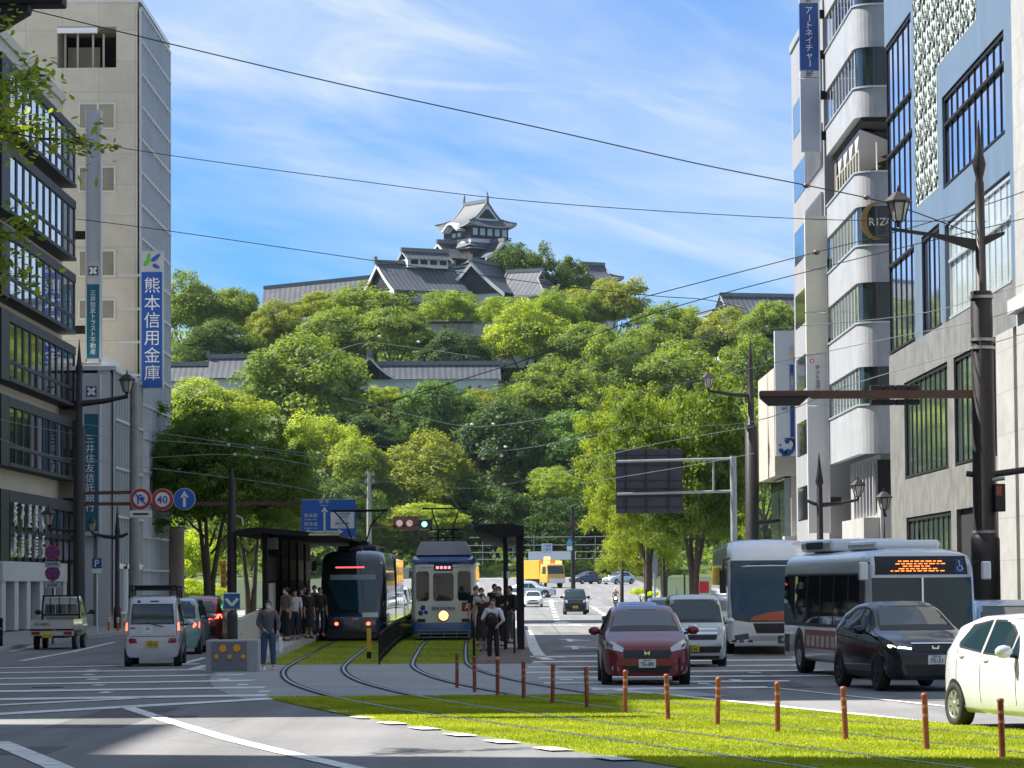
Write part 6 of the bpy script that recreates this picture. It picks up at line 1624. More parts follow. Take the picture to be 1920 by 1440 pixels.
# ---- silver kei van seen from the rear
kvan = paintm('paint_van_silver', (.50, .52, .58), .25, .32)
SP = dict(KEI); SP.update(H=1.87, top=[(0, .62), (.05, .9), (.2, 1.1), (.8, 1.72), (1.15, 1.85), (3.0, 1.86), (3.25, 1.80), (3.33, 1.5), (3.36, 1.1), (3.39, .8)], belt=[(0, .6), (.05, .86), (.2, 1.0), (3.2, 1.06), (3.39, .78)], zb=.24, hw=[(0, .6), (.05, .68), (.2, .725), (3.2, .735), (3.33, .715), (3.39, .68)],
    rw=[[(-.55, 1.14), (.55, 1.14), (.50, 1.62), (-.50, 1.62)]], ws=[], tl=[[(.40, .62), (.70, .62), (.70, .76), (.44, .74)]],
    dec=[('tail_light', 'back', [(.655, .95), (.70, .95), (.69, 1.15), (.655, 1.15)], m_tailon, True), ('bumper_gap', 'back', [(-.7, .79), (.7, .79), (.7, .805), (-.7, .805)], m_trim, False), ('high_lamp', 'back', [(-.16, 1.70), (.06, 1.70), (.06, 1.73), (-.16, 1.73)], m_trim, False), ('camera', 'back', [(.32, 1.68), (.40, 1.68), (.40, 1.74), (.32, 1.74)], m_trim, False), ('tailgate_sticker', 'back', [(.0, .86), (.26, .86), (.26, 1.06), (.0, 1.06)], m_plw, False), ('sticker_print', 'back', [(.08, .97), (.18, .97), (.16, 1.03), (.1, 1.03)], m_trim, False), ('sticker_print', 'back', [(.06, .885), (.2, .885), (.2, .905), (.06, .905)], m_trim, False), ('tailgate_seam', 'back', [(-.64, .79), (-.63, .79), (-.60, 1.75), (-.61, 1.75)], m_trim, True), ('tailgate_grip', 'back', [(.46, 1.0), (.58, 1.0), (.58, 1.03), (.46, 1.03)], m_trim, False)],
    plates=[('back', 0, .60, m_ply, '90-65')])
rzk = AWAY + R_(3)
T, B = car('silver_van', 'small silver van with a black roof rack waiting with its back to the crossing', 'van', place(286, 84.5, 3.39, rzk, False), rzk, SP, kvan)
mb = MB()
for y in lin(-.62, .62, 5): mb.tube([(-1.4, y, 2.02), (1.0, y, 2.02)], .022, 5)
for x in lin(-1.4, 1.0, 5): mb.tube([(x, -.62, 2.02), (x, .62, 2.02)], .022, 5)
for x in (-1.4, 1.0): mb.tube([(x, -.62, 2.12), (x, .62, 2.12)], .022, 5)
for y in (-.62, .62):
    mb.tube([(-1.4, y, 2.12), (1.0, y, 2.12)], .022, 5)
    for x in (-1.3, -.2, .9): mb.tube([(x, y * 1.02, 1.8), (x, y, 2.12)], .022, 5)
mb.bevbox(-1.2, .8, -.5, .5, 2.03, 2.14, .03)
mb.build('roof_rack', m_black, T)
mb = MB(); mb.tube([(-1.69, .12, 1.16), (-1.70, -.05, 1.10), (-1.70, -.28, 1.05)], .014, 5); mb.build('rear_wiper', m_trim, T)
# ---- teal and red cars ahead of it
teal = paintm('paint_teal', (.22, .38, .38), .2); red2 = paintm('paint_bright_red', (.28, .02, .03), .3)
SP = dict(KEI); SP.update(H=1.68, top=[(a, b * .94) for a, b in KEI['top']], tl=[[(.52, .80), (.70, .80), (.70, .98), (.52, .98)]], tlm=m_tailon, plates=[('back', 0, .55, m_ply, '31-08')])
car('teal_car', 'pale teal small car with lit round tail lamp half hidden by the silver van', 'car', place(330, 97, 3.39, AWAY, False), AWAY, SP, teal)
SP = dict(VAN); SP.update(L=4.5, H=1.68, W=1.8, top=[(0, .7), (.1, .9), (.9, 1.08), (1.7, 1.55), (2.2, 1.66), (3.6, 1.62), (4.1, 1.40), (4.4, 1.05), (4.5, .8)], belt=[(0, .66), (.1, .85), (.9, .98), (4.2, 1.08), (4.5, .78)], hw=[(0, .65), (.1, .78), (.4, .87), (4, .89), (4.4, .8), (4.5, .7)], axles=(.9, 3.6), R=.35, tum=.22, rw=[[(-.62, 1.12), (.62, 1.12), (.5, 1.46), (-.5, 1.46)]], sw=[], ws=[], tl=[[(.42, .86), (.85, .90), (.82, 1.04), (.5, 1.02)]], tlm=m_tailon, dec=[('lower_bumper', 'back', [(-.8, .62), (.8, .62), (.8, .3), (-.8, .3)], m_trim, False)], plates=[('back', 0, .8, m_plw, '50-72')])
car('red_suv', 'dark red suv with glowing tail lamps beside the tram platform wall', 'car', place(368, 110, 4.5, AWAY, False), AWAY, SP, red2)
# ---- kei truck seen from behind
trk = paintm('paint_truck_white', (.46, .47, .44), 0, .45)
def kei_truck():
    L = 3.4; T = thing('small_truck', 'small white pickup truck with a guard frame behind its cab at the left kerb', 'truck', place(97, 104, L, AWAY, False), AWAY, CARS)
    cabL = 1.25
    sp = dict(L=cabL, W=1.45, H=1.76, top=[(0, .8), (.05, 1.0), (.45, 1.66), (.65, 1.75), (1.15, 1.74), (1.25, 1.66)], belt=[(0, .78), (.05, .9), (.2, 1.02), (1.25, 1.04)], hw=[(0, .62), (.06, .7), (.2, .725), (1.25, .72)], zb=.42, tum=.1, sm=.04)
    Tc = thing('cab', None, None); Tc.parent = T; Tc.location = (L / 2 - cabL / 2, 0, 0)
    bpy.data.objects.remove(Tc)
    class Sh: pass
    B = Body(T, sp, trk, 'cab'); B.o.location = (L / 2 - cabL / 2, 0, 0)
    def shift(l):
        for o in l: o.location = (L / 2 - cabL / 2, 0, 0)
    for k in (-1, 0, 1):
        shift(B.decal('back', [(k * .37 - .17, 1.16), (k * .37 + .17, 1.16), (k * .37 + .17 - .03 * (k == 1), 1.46), (k * .37 - .17 + .03 * (k == -1), 1.46)], car_glass, 'rear_window'))
    shift(B.decal('left', [(.42, 1.06), (1.1, 1.06), (1.1, 1.56), (.68, 1.56)], car_glass, 'side_window', mir=True))
    b = MB(); x0 = L / 2 - cabL - .02
    b.box(-L / 2, x0, -.71, .71, .62, .68)
    b.build('bed_floor', trk, T)
    for side in (-1, 1): b = MB(); b.box(-L / 2 + .04, x0, min(side * .71, side * .675), max(side * .71, side * .675), .68, .98); b.build('side_board', trk, T)
    b = MB(); b.box(-L / 2, -L / 2 + .035, -.71, .71, .60, .98, 0); b.box(-L / 2 - .012, -L / 2, -.66, .66, .95, .98, 0); b.box(-L / 2 - .01, -L / 2, -.1, -.06, .62, .95, 0)
    t = b.build('tailgate', trk, T)
    b = MB(); put_text(b, 'K.K.SAKAI', .11, Matrix.Translation((-L / 2 - .012, .32, .83)) @ Matrix.Rotation(-PI / 2, 4, 'Z'), 0, .006, .008); b.build('tailgate_lettering', m_txtk, t)
    b = MB(); b.box(-L / 2 + .1, L / 2 - .3, -.4, .4, .38, .61); b.build('chassis', m_trim, T)
    b = MB(); b.box(-L / 2 + .01, -L / 2 + .06, -.72, .72, .46, .60); b.build('rear_bar', trk, T)
    for side in (-1, 1): b = MB(); b.box(-L / 2 - .02, -L / 2 + .02, side * .52 - .13, side * .52 + .13, .50, .59); b.build('tail_light', m_tail, T)
    b = MB(); b.box(-L / 2 - .02, -L / 2 - .008, -.02, .31, .40, .565); pl = b.build('number_plate', m_ply, T)
    b = MB(); put_text(b, '61-27', .1, Matrix.Translation((-L / 2 - .025, .145, .46)) @ Matrix.Rotation(-PI / 2, 4, 'Z'), 0, .004, .003); b.build('plate_lettering', m_ptxt, pl)
    b = MB(); xx = x0 - .06
    for y in (-.62, .62): b.tube([(xx, y, .68), (xx, y * .97, 1.5), (xx, y * .9, 1.74)], .032, 6)
    for z in (1.74, 1.12): b.tube([(xx, -.6, z), (xx, .6, z)], .03, 6)
    for y in (-.3, .05, .35): b.tube([(xx, y, 1.12), (xx, y, 1.74)], .014, 5)
    b.build('guard_frame', m_black, T)
    b = MB(); b.bevbox(x0 - .5, x0 - .12, -.45, .4, .69, 1.08, .03); b.build('cargo_box', M('tarpaulin_grey', (.16, .17, .19), .8, var=.3, scale=3), T)
    for s in (.55, 2.45):
        for side in (1, -1): wheel(T, L, s, side, .70, .27, .15, 2)
    mirror_(T, L, .3, -1, .78, 1.2, m_trim); mirror_(T, L, .3, 1, .78, 1.2, m_trim)
kei_truck()

# ---- far traffic on the sunlit stretch
SPk = dict(KEI); SPk.update(H=1.65, top=[(a, b * .93) for a, b in KEI['top']], hl=[[(.48, .76), (.68, .78), (.68, .94), (.5, .92)]], dec=[('grille', 'front', [(-.45, .86), (.45, .86), (.42, .74), (-.42, .74)], m_trim, False)], plates=[('front', 0, .5, m_ply, '18-52')], det=1)
car('black_box_car', 'black small car with yellow plate in the middle lane far down the sunlit road', 'car', place(1079, 205, 3.39, FWD), FWD, SPk, blk)
gen('white_car', 'white car just behind the black small car on the sunlit road', place(1081, 216, 4.4, FWD), FWD, white2, W=1.7)
gen('white_sedan', 'white sedan far down the road right of the tram shelter post', place(1000, 288, 4.4, FWD), FWD, white2)
rzz = R_(180 + 18)
gen('silver_suv', 'silver suv turning behind the white sedan with its wheel in profile', (XP(1000, 318), 318, zg(318)), R_(-12), silver2, H=1.65, top=[(a, b * 1.12) for a, b in GEN['top']], belt=[(a, b * 1.08) for a, b in GEN['belt']], R=.36)
gen('dark_sedan', 'dark sedan crossing in front of the far hedge', (XP(1100, 372), 372, zg(372)), R_(180 + 40), navy)
gen('silver_sedan', 'silver sedan crossing behind the far black post', (XP(1160, 368), 368, zg(368)), R_(180 + 48), silver2)
gen('white_car', 'white car partly visible at the far left of the tram shelter post', (XP(968, 300), 302, zg(302)), FWD, white2)
for i, (px, Y, lab) in enumerate(((745, 205, 'white van seen between the two trams'), (752, 240, 'farther white van seen between the two trams'))):
    car('white_van', lab, 'van', place(px, Y, 4.7, AWAY, False), AWAY, VAN, white2)
gen('white_car', 'white car at the far left lane behind the bus stop lamp', place(738, 180, 4.4, AWAY, False), AWAY, silver2)
# yellow works truck
def works_truck():
    L = 7.2; yel = paintm('paint_yellow', (.62, .33, .02), 0, .4)
    rz = FWD + R_(-24) * -1
    T = thing('works_truck', 'yellow works truck with flashing lamps far down the road', 'truck', (XP(1018, 346), 348, zg(347)), rz, CARS)
    sp = dict(L=2.0, W=2.2, H=2.6, top=[(0, 1.2), (.05, 1.5), (.35, 2.45), (.6, 2.6), (2.0, 2.6)], belt=[(0, 1.1), (.05, 1.3), (.2, 1.45), (2, 1.5)], hw=[(0, .95), (.1, 1.07), (.3, 1.1), (2, 1.1)], zb=.5, tum=.08, sm=.05)
    B = Body(T, sp, yel, 'cab'); dx = L / 2 - 1.0; B.o.location = (dx, 0, 0)
    for o in B.decal('front', [(-.95, 1.5), (.95, 1.5), (.88, 2.35), (-.88, 2.35)], car_glass, 'windscreen') + B.decal('left', [(.4, 1.5), (1.4, 1.5), (1.4, 2.3), (.6, 2.3)], car_glass, 'side_window', mir=True) + B.decal('front', [(-1.0, .55), (1.0, .55), (1.0, 1.0), (-1.0, 1.0)], white2, 'bumper'): o.location = (dx, 0, 0)
    b = MB(); b.bevbox(-L / 2, L / 2 - 2.1, -1.1, 1.1, .95, 3.0, .06); b.build('cargo_body', yel, T)
    b = MB(); b.box(-L / 2 + .2, L / 2 - .4, -.5, .5, .5, .95); b.build('chassis', m_trim, T)
    org = M('orange_lamp', (.8, .25, .05), .4, var=0, emit=(1, .4, .1), es=1.5)
    for x, y in ((2.6, .7), (2.6, -.7), (1.2, 0)): b = MB(); b.bevbox(x - .2, x + .2, y - .3, y + .3, 2.62 if x > 1.5 else 3.0, 2.9 if x > 1.5 else 3.35, .04); b.build('beacon', org, T)
    for s in (1.2, 5.4):
        for side in (1, -1): wheel(T, L, s, side, 1.08, .45, .3, 2)
works_truck()
# ---- coach
def bus_common(T, B, L, hw, axles, R):
    for s in axles:
        for side in (1, -1):
            B.decal('left' if side > 0 else 'right', [(s + R * 1.2 * math.cos(t), max(.3, R + R * 1.2 * math.sin(t))) for t in lin(-.3, PI + .3, 16)], m_trim, 'wheel_arch', .005)
            wheel(T, L, s, side, hw + .01, R, .3, 2)
m_dglass = glass('bus_glass', (.012, .02, .024), .03, 0, spec=.6)
m_wglass = glass('bus_windscreen', (.010, .045, .06), .04, 0, spec=.5)
for _g in (m_dglass, m_wglass): _g.node_tree.nodes['Principled BSDF'].inputs['Coat Weight'].default_value = 0
buswhite = paintm('paint_bus_white', (.72, .73, .74), .1, .3)
m_led = M('led_orange', (.6, .2, .02), .4, var=0, emit=(1, .20, .03), es=1.3)
def coach():
    L = 11.6; hw = 1.245; rz = FWD + R_(-1.2)
    T = thing('coach', 'tall white highway coach with a big dark windscreen and an orange band', 'bus', place(1447, 91, L, rz), rz, 'buses at the stop')
    sp = dict(L=L, W=2.49, H=3.28, top=[(0, .9), (.04, 1.2), (.35, 2.65), (.55, 2.78), (.9, 3.05), (1.6, 3.24), (3.2, 3.28), (10.9, 3.22), (11.5, 3.0), (11.6, 2.6)], belt=[(0, .8), (.04, 1.05), (.2, 1.3), (11.4, 1.5), (11.6, 1.3)], hw=[(0, 1.08), (.06, 1.17), (.25, 1.235), (11.3, 1.245), (11.6, 1.15)], zb=.32, tum=.07, sm=.08, round=.2, shoulder=.0, n=70, crown=.04)
    B = Body(T, sp, buswhite); bus_common(T, B, L, hw, (2.4, 8.6), .5)
    B.decal('front', [(-1.1, 1.0), (-.6, .93), (.6, .93), (1.1, 1.0), (1.14, 1.7), (1.12, 2.68), (-1.12, 2.68), (-1.14, 1.7)], m_wglass, 'windscreen', .01)
    B.decal('front', [(1.05, 1.03), (.5, .97), (-.6, .98), (-.52, 1.08), (-.1, 1.20), (.5, 1.26), (1.05, 1.22)], M('orange_band', (.5, .10, .03), .3, var=.1), 'orange_band', .016)
    B.decal('front', [(1.06, 1.02), (.5, .965), (.4, 1.0), (.7, 1.12), (1.06, 1.12)], M('purple_band', (.06, .03, .12), .3, var=.1), 'purple_band', .019)
    B.decal('front', [(.62, .62), (-.42, .62), (-.52, .90), (.62, .90)], m_trim, 'front_panel', .012)
    B.decal('front', [(-.6, .55), (.45, .55), (.45, .40), (-.6, .40)], M('bus_silver', (.5, .53, .58), .3, .6, var=.1), 'silver_panel', .01)
    B.decal('front', [(.62, .46), (1.02, .42), (1.06, .56), (.66, .62)], m_lampd, 'headlight', .014, mir=True)
    for y in (.6, .85, 1.05): B.decal('front', [(y + .08 * math.cos(t), .36 + .08 * math.sin(t)) for t in lin(0, 2 * PI, 10)[:-1]], m_lampd, 'fog_lamp', .014, .08, mir=True)
    B.plate('front', .40, .44, m_plg, '9 73', .44, .22, '熊本 200', m_plw, .14)
    for i in range(7): B.decal('right', [(1.0 + i * 1.45, 1.65), (2.38 + i * 1.45, 1.65), (2.38 + i * 1.45, 2.62), (1.0 + i * 1.45, 2.62)], m_dglass, 'side_window', .008, .3); B.decal('left', [(1.0 + i * 1.45, 1.65), (2.38 + i * 1.45, 1.65), (2.38 + i * 1.45, 2.62), (1.0 + i * 1.45, 2.62)], m_dglass, 'side_window', .008, .3)
    B.decal('right', [(5.5, .5), (11, .5), (11, 1.5), (8, 1.4)], M('bus_red', (.45, .03, .04), .35, var=.1), 'red_livery', .008, .3)
    for side in (1, -1):
        mb = MB(); mb.tube([(L / 2 - .3, side * 1.15, 2.75), (L / 2 + .15, side * 1.32, 2.7), (L / 2 + .2, side * 1.36, 2.4)], .03, 6, 0); mb.bevbox(L / 2 + .1, L / 2 + .26, min(side * 1.28, side * 1.46), max(side * 1.28, side * 1.46), 1.75, 2.42, .03, 0); mb.build('door_mirror', m_trim, T)
    mb = MB(); mb.tube([(L / 2 + .02, -.7, .95), (L / 2 - .1, -.3, 1.3), (L / 2 - .25, .1, 1.7)], .015, 5); mb.tube([(L / 2 + .02, -.2, .95), (L / 2 - .1, -.6, 1.25)], .015, 5); mb.build('wiper', m_trim, T)
coach()
def city_bus():
    L = 8.9; hw = 1.15; rz = FWD + R_(6.5)
    T = thing('city_bus', 'silver and red city bus with orange destination display and wheelchair sign', 'bus', place(1733, 65, L, rz), rz, 'buses at the stop')
    sp = dict(L=L, W=2.3, H=2.66, top=[(0, 1.0), (.03, 1.3), (.12, 2.4), (.3, 2.6), (.8, 2.66), (8.5, 2.64), (8.85, 2.5), (8.9, 2.2)], belt=[(0, .9), (.03, 1.0), (8.7, 1.05), (8.9, 1.0)], hw=[(0, 1.0), (.05, 1.09), (.2, 1.145), (8.6, 1.15), (8.9, 1.08)], zb=.28, tum=.06, sm=.05, round=.22, shoulder=.0, n=60, crown=.05)
    bsil = paintm('paint_bus_silver', (.60, .62, .63), .35, .32); B = Body(T, sp, bsil); bus_common(T, B, L, hw, (2.0, 6.9), .46)
    B.decal('front', [(-1.04, .95), (1.04, .95), (1.03, 2.10), (-1.03, 2.10)], m_wglass, 'windscreen', .01)
    B.decal('front', [(-.96, 2.16), (.96, 2.16), (.94, 2.53), (-.94, 2.53)], m_trim, 'display_panel', .012)
    for v, us in ((2.42, (.55, -.42)), (2.37, (.62, -.5)), (2.32, (.3, -.4)), (2.27, (.45, -.45)), (2.225, (.6, -.62))):
        u = us[0] - .12; k = 0
        while u > us[1]:
            wd = (.09, .05, .12, .07)[k % 4]; k += 1
            B.decal('front', [(u, v), (u - wd, v), (u - wd, v + .018), (u, v + .018)], m_led, 'display_text', .018, .2); u -= wd + .035
    B.decal('front', [(.70, 2.19), (.90, 2.19), (.88, 2.46), (.70, 2.46)], m_sblue, 'wheelchair_sign', .018)
    h = B.p3('front', .8, 2.33); x = h[0].x + .03
    mb = MB(); mb.tube([(x, .80 - .055 * math.cos(t), 2.29 + .055 * math.sin(t)) for t in lin(R_(120), R_(400), 9)], .009, 4); mb.tube([(x, .785, 2.41), (x, .79, 2.33), (x, .84, 2.325), (x, .865, 2.26)], .011, 4); mb.ball((x, .78, 2.425), .02, 0, 6); mb.build('wheelchair_symbol', m_txtw, T)
    B.decal('front', [(-1.05, .92), (1.05, .92), (1.05, .80), (-1.05, .80)], m_trim, 'front_strip', .01)
    for y in (.72,): B.decal('front', [(y - .2, .5), (y + .2, .5), (y + .2, .68), (y - .2, .68)], m_lamp, 'headlight', .012, mir=True)
    for i, (a, c) in enumerate(((.9, 1.9), (2.0, 3.3), (3.4, 4.7), (4.8, 6.1), (6.2, 7.4), (7.5, 8.6))):
        for ax in ('right', 'left'): B.decal(ax, [(a, 1.12), (c, 1.12), (c, 2.16), (a, 2.16)], m_dglass, 'side_window', .009, .3)
    B.decal('right', [(.4, 1.05), (8.8, 1.05), (8.8, 2.2), (.4, 2.2)], m_trim, 'window_band', .005, .3)
    rl = M('livery_red', (.33, .04, .03), .4, var=.25, scale=2); rl2 = M('livery_pale', (.5, .4, .38), .4, var=.3, scale=3)
    B.decal('right', [(.6, .34), (6.3, .34), (6.3, .98), (.6, .98)], rl, 'red_livery', .008, .3)
    for i in range(7): B.decal('right', [(2.7 + i * .5, .62), (3.05 + i * .5, .62), (3.05 + i * .5, .86), (2.7 + i * .5, .86)], rl2, 'livery_lettering', .012, .3)
    B.decal('right', [(8.0, .45), (8.5, .45), (8.5, .85), (8.0, .85)], m_trim, 'engine_vent', .01)
    b = MB(); b.bevbox(-3.6, -.4, -.85, .85, 2.68, 2.96, .08); b.build('roof_unit', buswhite, T)
    b = MB(); b.bevbox(.6, 3.2, -.7, .7, 2.68, 2.88, .08); b.build('roof_unit', buswhite, T)
    b = MB(); b.box(-2.9, -1.2, -.87, -.855, 2.74, 2.9); b.build('roof_vent', m_trim, T)
    for side in (1, -1): mb = MB(); mb.tube([(L / 2 - .1, side * 1.08, 2.4), (L / 2 + .2, side * 1.25, 2.4)], .025, 6, 0); mb.bevbox(L / 2 + .1, L / 2 + .25, min(side * 1.18, side * 1.36), max(side * 1.18, side * 1.36), 2.05, 2.42, .03, 1); mb.build('door_mirror', [m_trim, buswhite], T)
    mb = MB(); mb.tube([(L / 2 + .02, -.1, .98), (L / 2 + .0, .05, 1.5)], .014, 5); mb.tube([(L / 2 + .02, -.95, .98), (L / 2 + .0, -.35, 1.6)], .014, 5); mb.build('wiper', m_trim, T)
    mb = MB(); mb.box(L / 2 - .03, L / 2 - .012, -.02, .02, 1.0, 2.1); mb.build('windscreen_bar', m_chrome, T)
city_bus()
# ---- trams
navyt = paintm('paint_tram_navy', (.018, .03, .06), .3, .22); tblue = paintm('paint_tram_blue', (.012, .085, .30), 0, .35); tcream = paintm('paint_tram_cream', (.66, .66, .61), 0, .4)
m_lamp_on = M('tram_headlamp', (.9, .7, .3), .3, var=0, emit=(1, .50, .10), es=1.7)
m_ledred = M('led_red', (.3, .02, .02), .4, var=0, emit=(1, .10, .10), es=.8)
def navy_tram():
    L = 9.2; Y = 113; T = thing('navy_tram', 'dark navy low floor tram standing at the left platform', 'tram', (0, 0, 0), FWD, 'trams at the stop')
    p = place(661, Y, L, FWD); T.location = p
    sp = dict(L=L, W=2.36, H=3.2, top=[(0, .8), (.05, 1.1), (.55, 2.5), (.8, 2.95), (1.2, 3.15), (2, 3.2), (9.2, 3.2)], belt=[(0, .7), (.05, .9), (.3, 1.2), (9.2, 1.3)], hw=[(0, .88), (.1, 1.02), (.5, 1.15), (.9, 1.18), (9.2, 1.18)], zb=.12, tum=.06, sm=.1, round=.28, shoulder=0., n=50, crown=.04)
    B = Body(T, sp, navyt)
    B.decal('front', [(.75, 1.05), (-.62, 1.05), (-1.02, 1.95), (-1.04, 2.85), (1.04, 2.85), (1.04, 1.95)], m_dglass, 'front_glass', .01)
    B.decal('front', [(.70, 1.12), (-.42, 1.12), (-.9, 2.1), (-.88, 2.35), (.88, 2.35), (.88, 1.6)], m_wglass, 'windscreen', .016)
    B.decal('front', [(-.8, 2.18), (.8, 2.18), (.8, 2.36), (-.8, 2.36)], M('sun_blind', (.18, .28, .30), .6, var=.1), 'sun_blind', .02)
    B.decal('front', [(.4, 2.59), (-.62, 2.59), (-.62, 2.64), (.4, 2.64)], m_ledred, 'destination_display', .02)
    for q in (-1, 1):
        B.decal('front', [(q * .62 - .2, .58), (q * .62 + .2, .58), (q * .62 + .2, .74), (q * .62 - .2, .74)], m_lampd, 'headlight', .012)
        B.decal('front', [(q * .56 + .07 * math.cos(t), .64 + .06 * math.sin(t)) for t in lin(0, 2 * PI, 10)[:-1]], m_tailon, 'tail_light', .02, .08)
    B.decal('front', [(.9, .86), (.35, .86), (.35, 1.02), (.9, 1.02)], m_plw, 'notice_board', .03)
    h = B.p3('front', .1, .80); mb = MB(); put_text(mb, '1803', .13, Matrix.Translation((h[0].x + .03, .1, .8)) @ Matrix.Rotation(PI / 2, 4, 'Z'), 0, .006, .004); mb.build('number_lettering', m_plw, T)
    B.decal('front', [(-.95, .28), (.95, .28), (.95, .34), (-.95, .34)], m_trim, 'bumper_gap', .012)
    for ax in ('left', 'right'):
        for a, c in ((1.2, 2.2), (2.5, 4.0), (4.2, 5.7), (5.9, 7.4), (7.6, 8.9)): B.decal(ax, [(a, 1.1), (c, 1.1), (c, 2.5), (a, 2.5)], m_dglass, 'side_window', .009, .35)
        B.decal(ax, [(2.3, .3), (2.42, .3), (2.42, 2.9), (2.3, 2.9)], M('tram_gold', (.4, .32, .16), .35, .5, var=.1), 'gold_trim', .012, .35)
    b = MB(); b.box(-L / 2 - .7, -L / 2, -1.0, 1.0, .3, 2.95)
    for i in range(6): x = -L / 2 - .65 + i * .12; b.box(x, x + .05, -1.06, 1.06, .28, 3.0)
    b.build('gangway', m_trim, T)
    b = MB(); b.bevbox(-L / 2 - 9, -L / 2 - .72, -1.18, 1.18, .15, 3.18, .2); b.build('rear_body', navyt, T)
    for side in (-1, 1):
        for i in range(4): b = MB(); b.box(-L / 2 - 8.6 + i * 2, -L / 2 - 6.9 + i * 2, min(side * 1.185, side * 1.2), max(side * 1.185, side * 1.2), 1.1, 2.5); b.build('side_window', m_dglass, T)
    b = MB(); b.bevbox(-2, 1.2, -.7, .7, 3.22, 3.42, .06); b.bevbox(2.0, 2.6, -.25, .25, 3.2, 3.36, .03); b.build('roof_unit', m_trim, T)
    b = MB(); b.box(-1.4, -.2, -.35, .35, 3.42, 3.6); zt = ZP(700, 950, Y + 4)
    for y in (-.5, .5): b.tube([(-.8, y * .5, 3.6), (-.4, y * .9, 4.2), (-.8, y * 1.9, zt)], .03, 5)
    b.tube([(-.8, -1.05, zt), (-.8, 1.05, zt)], .035, 5); b.tube([(-.9, -1.05, zt - .03), (-.9, 1.05, zt - .03)], .025, 5)
    b.build('pantograph', m_black, T)
    mb = MB(); mb.tube([(L / 2 - .8, -1.15, 2.75), (L / 2 - .6, -1.35, 2.7)], .03, 5); mb.bevbox(L / 2 - .66, L / 2 - .55, -1.46, -1.28, 2.5, 2.85, .02); mb.build('door_mirror', m_trim, T)
    b = MB(); b.box(-L / 2 + .4, L / 2 - .8, -.9, .9, .03, .3); b.build('bogie', m_trim, T)
    mb = MB()
    for q in (-1, 1): mb.tube([(L / 2 - .1, q * .95, .9), (L / 2 - .35, q * 1.1, 1.4)], .02, 5)
    mb.build('gold_trim', MATS['tram_gold'], T)
navy_tram()
def blue_tram():
    L = 12.4; Y = 113; T = thing('blue_tram', 'old blue and cream tram with a glowing headlamp at the right platform', 'tram', (0, 0, 0), FWD, 'trams at the stop')
    T.location = place(832, Y, L, FWD)
    sp = dict(L=L, W=2.3, H=2.74, top=[(0, 2.70), (.25, 2.74), (12.1, 2.74), (12.4, 2.7)], belt=[(0, 1.3), (12.4, 1.3)], hw=[(0, .98), (.04, 1.05), (.14, 1.11), (.3, 1.145), (12.1, 1.145), (12.4, 1.0)], zb=.66, tum=.02, sm=.03, round=.05, shoulder=0., n=30, crown=.0)
    B = Body(T, sp, tcream)
    sk = dict(sp, H=.66, top=[(0, .66), (12.4, .66)], belt=[(0, .5), (12.4, .5)], zb=.24, hw=[(a, b + .012) for a, b in sp['hw']]); Body(T, sk, tblue, 'skirt')
    rf = dict(sp, H=3.02, top=[(0, 2.86), (.3, 2.96), (.8, 3.02), (11.8, 3.02), (12.4, 2.86)], belt=[(0, 2.76), (12.4, 2.76)], zb=2.735, hw=[(0, 1.02), (.04, 1.09), (.14, 1.15), (.3, 1.185), (12.1, 1.185), (12.4, 1.05)], tum=.1, round=.16); RB_ = Body(T, rf, tblue, 'roof')
    B.decal('front', [(-1.03, 2.58), (1.03, 2.58), (1.04, 2.735), (-1.04, 2.735)], tblue, 'blue_band', .012)
    for a, c, z0, z1 in ((-.36, .36, 1.42, 2.40), (.50, .96, 1.42, 2.46), (-.96, -.50, 1.42, 2.46)): B.decal('front', [(a + .06, z0), (c - .06, z0), (c, z0 + .08), (c, z1 - .08), (c - .06, z1), (a + .06, z1), (a, z1 - .08), (a, z0 + .08)], m_dglass, 'front_window', .01)
    B.decal('front', [(-.33, 2.48), (.33, 2.48), (.33, 2.70), (-.33, 2.70)], m_trim, 'destination_box', .02)
    for i in range(4): B.decal('front', [(.26 - i * .14, 2.54), (.16 - i * .14, 2.54), (.16 - i * .14, 2.64), (.26 - i * .14, 2.64)], M('led_dim', (.2, .06, .08), .4, var=0, emit=(1, .35, .4), es=.5), 'destination_text', .026, .2)
    for txt, u, z, sz, mt in (('1210', -.72, 2.66, .17, m_txtw), ('ワンマン', .72, 2.64, .13, m_sblue), ('健軍校前経由', 0, 1.14, .14, m_sblue), ('A', .84, 1.21, .28, m_txtw)):
        if txt == 'ワンマン': B.decal('front', [(.52, 2.57), (.94, 2.57), (.94, 2.71), (.52, 2.71)], m_plw, 'one_man_board', .016)
        if txt == 'A': B.decal('front', [(.64, 1.05), (1.0, 1.05), (1.0, 1.36), (.64, 1.36)], M('sign_dull_red', (.28, .03, .03), .4, var=.1), 'line_board', .016)
        h = B.p3('front', u, z); mb = MB(); put_text(mb, txt, sz, Matrix.Translation((h[0].x + .03, u, z)) @ Matrix.Rotation(PI / 2, 4, 'Z'), 0, .006, .008); mb.build('lettering', mt, T)
    mb = MB()
    for dy, dz, r in ((-.72, 1.18, .10), (-.80, 1.0, .10), (-.62, 1.02, .08)): h = B.p3('front', dy, dz); mb.ball((h[0].x, dy, dz), r, 0, 8, (.1, 1, 1))
    mb.build('emblem', m_sblue, T)
    h = B.p3('front', 0, .88); mb = MB(); mb.lathe([(.19, h[0].x - .02), (.2, h[0].x + .05), (.17, h[0].x + .07)], (0, 0, .90), 16, 0, 'x'); o = mb.build('headlight', m_chrome, T)
    mb = MB(); mb.lathe([(.168, h[0].x + .05), (.165, h[0].x + .075), (.05, h[0].x + .09)], (0, 0, .90), 16, 0, 'x'); mb.build('lens', m_lamp_on, o)
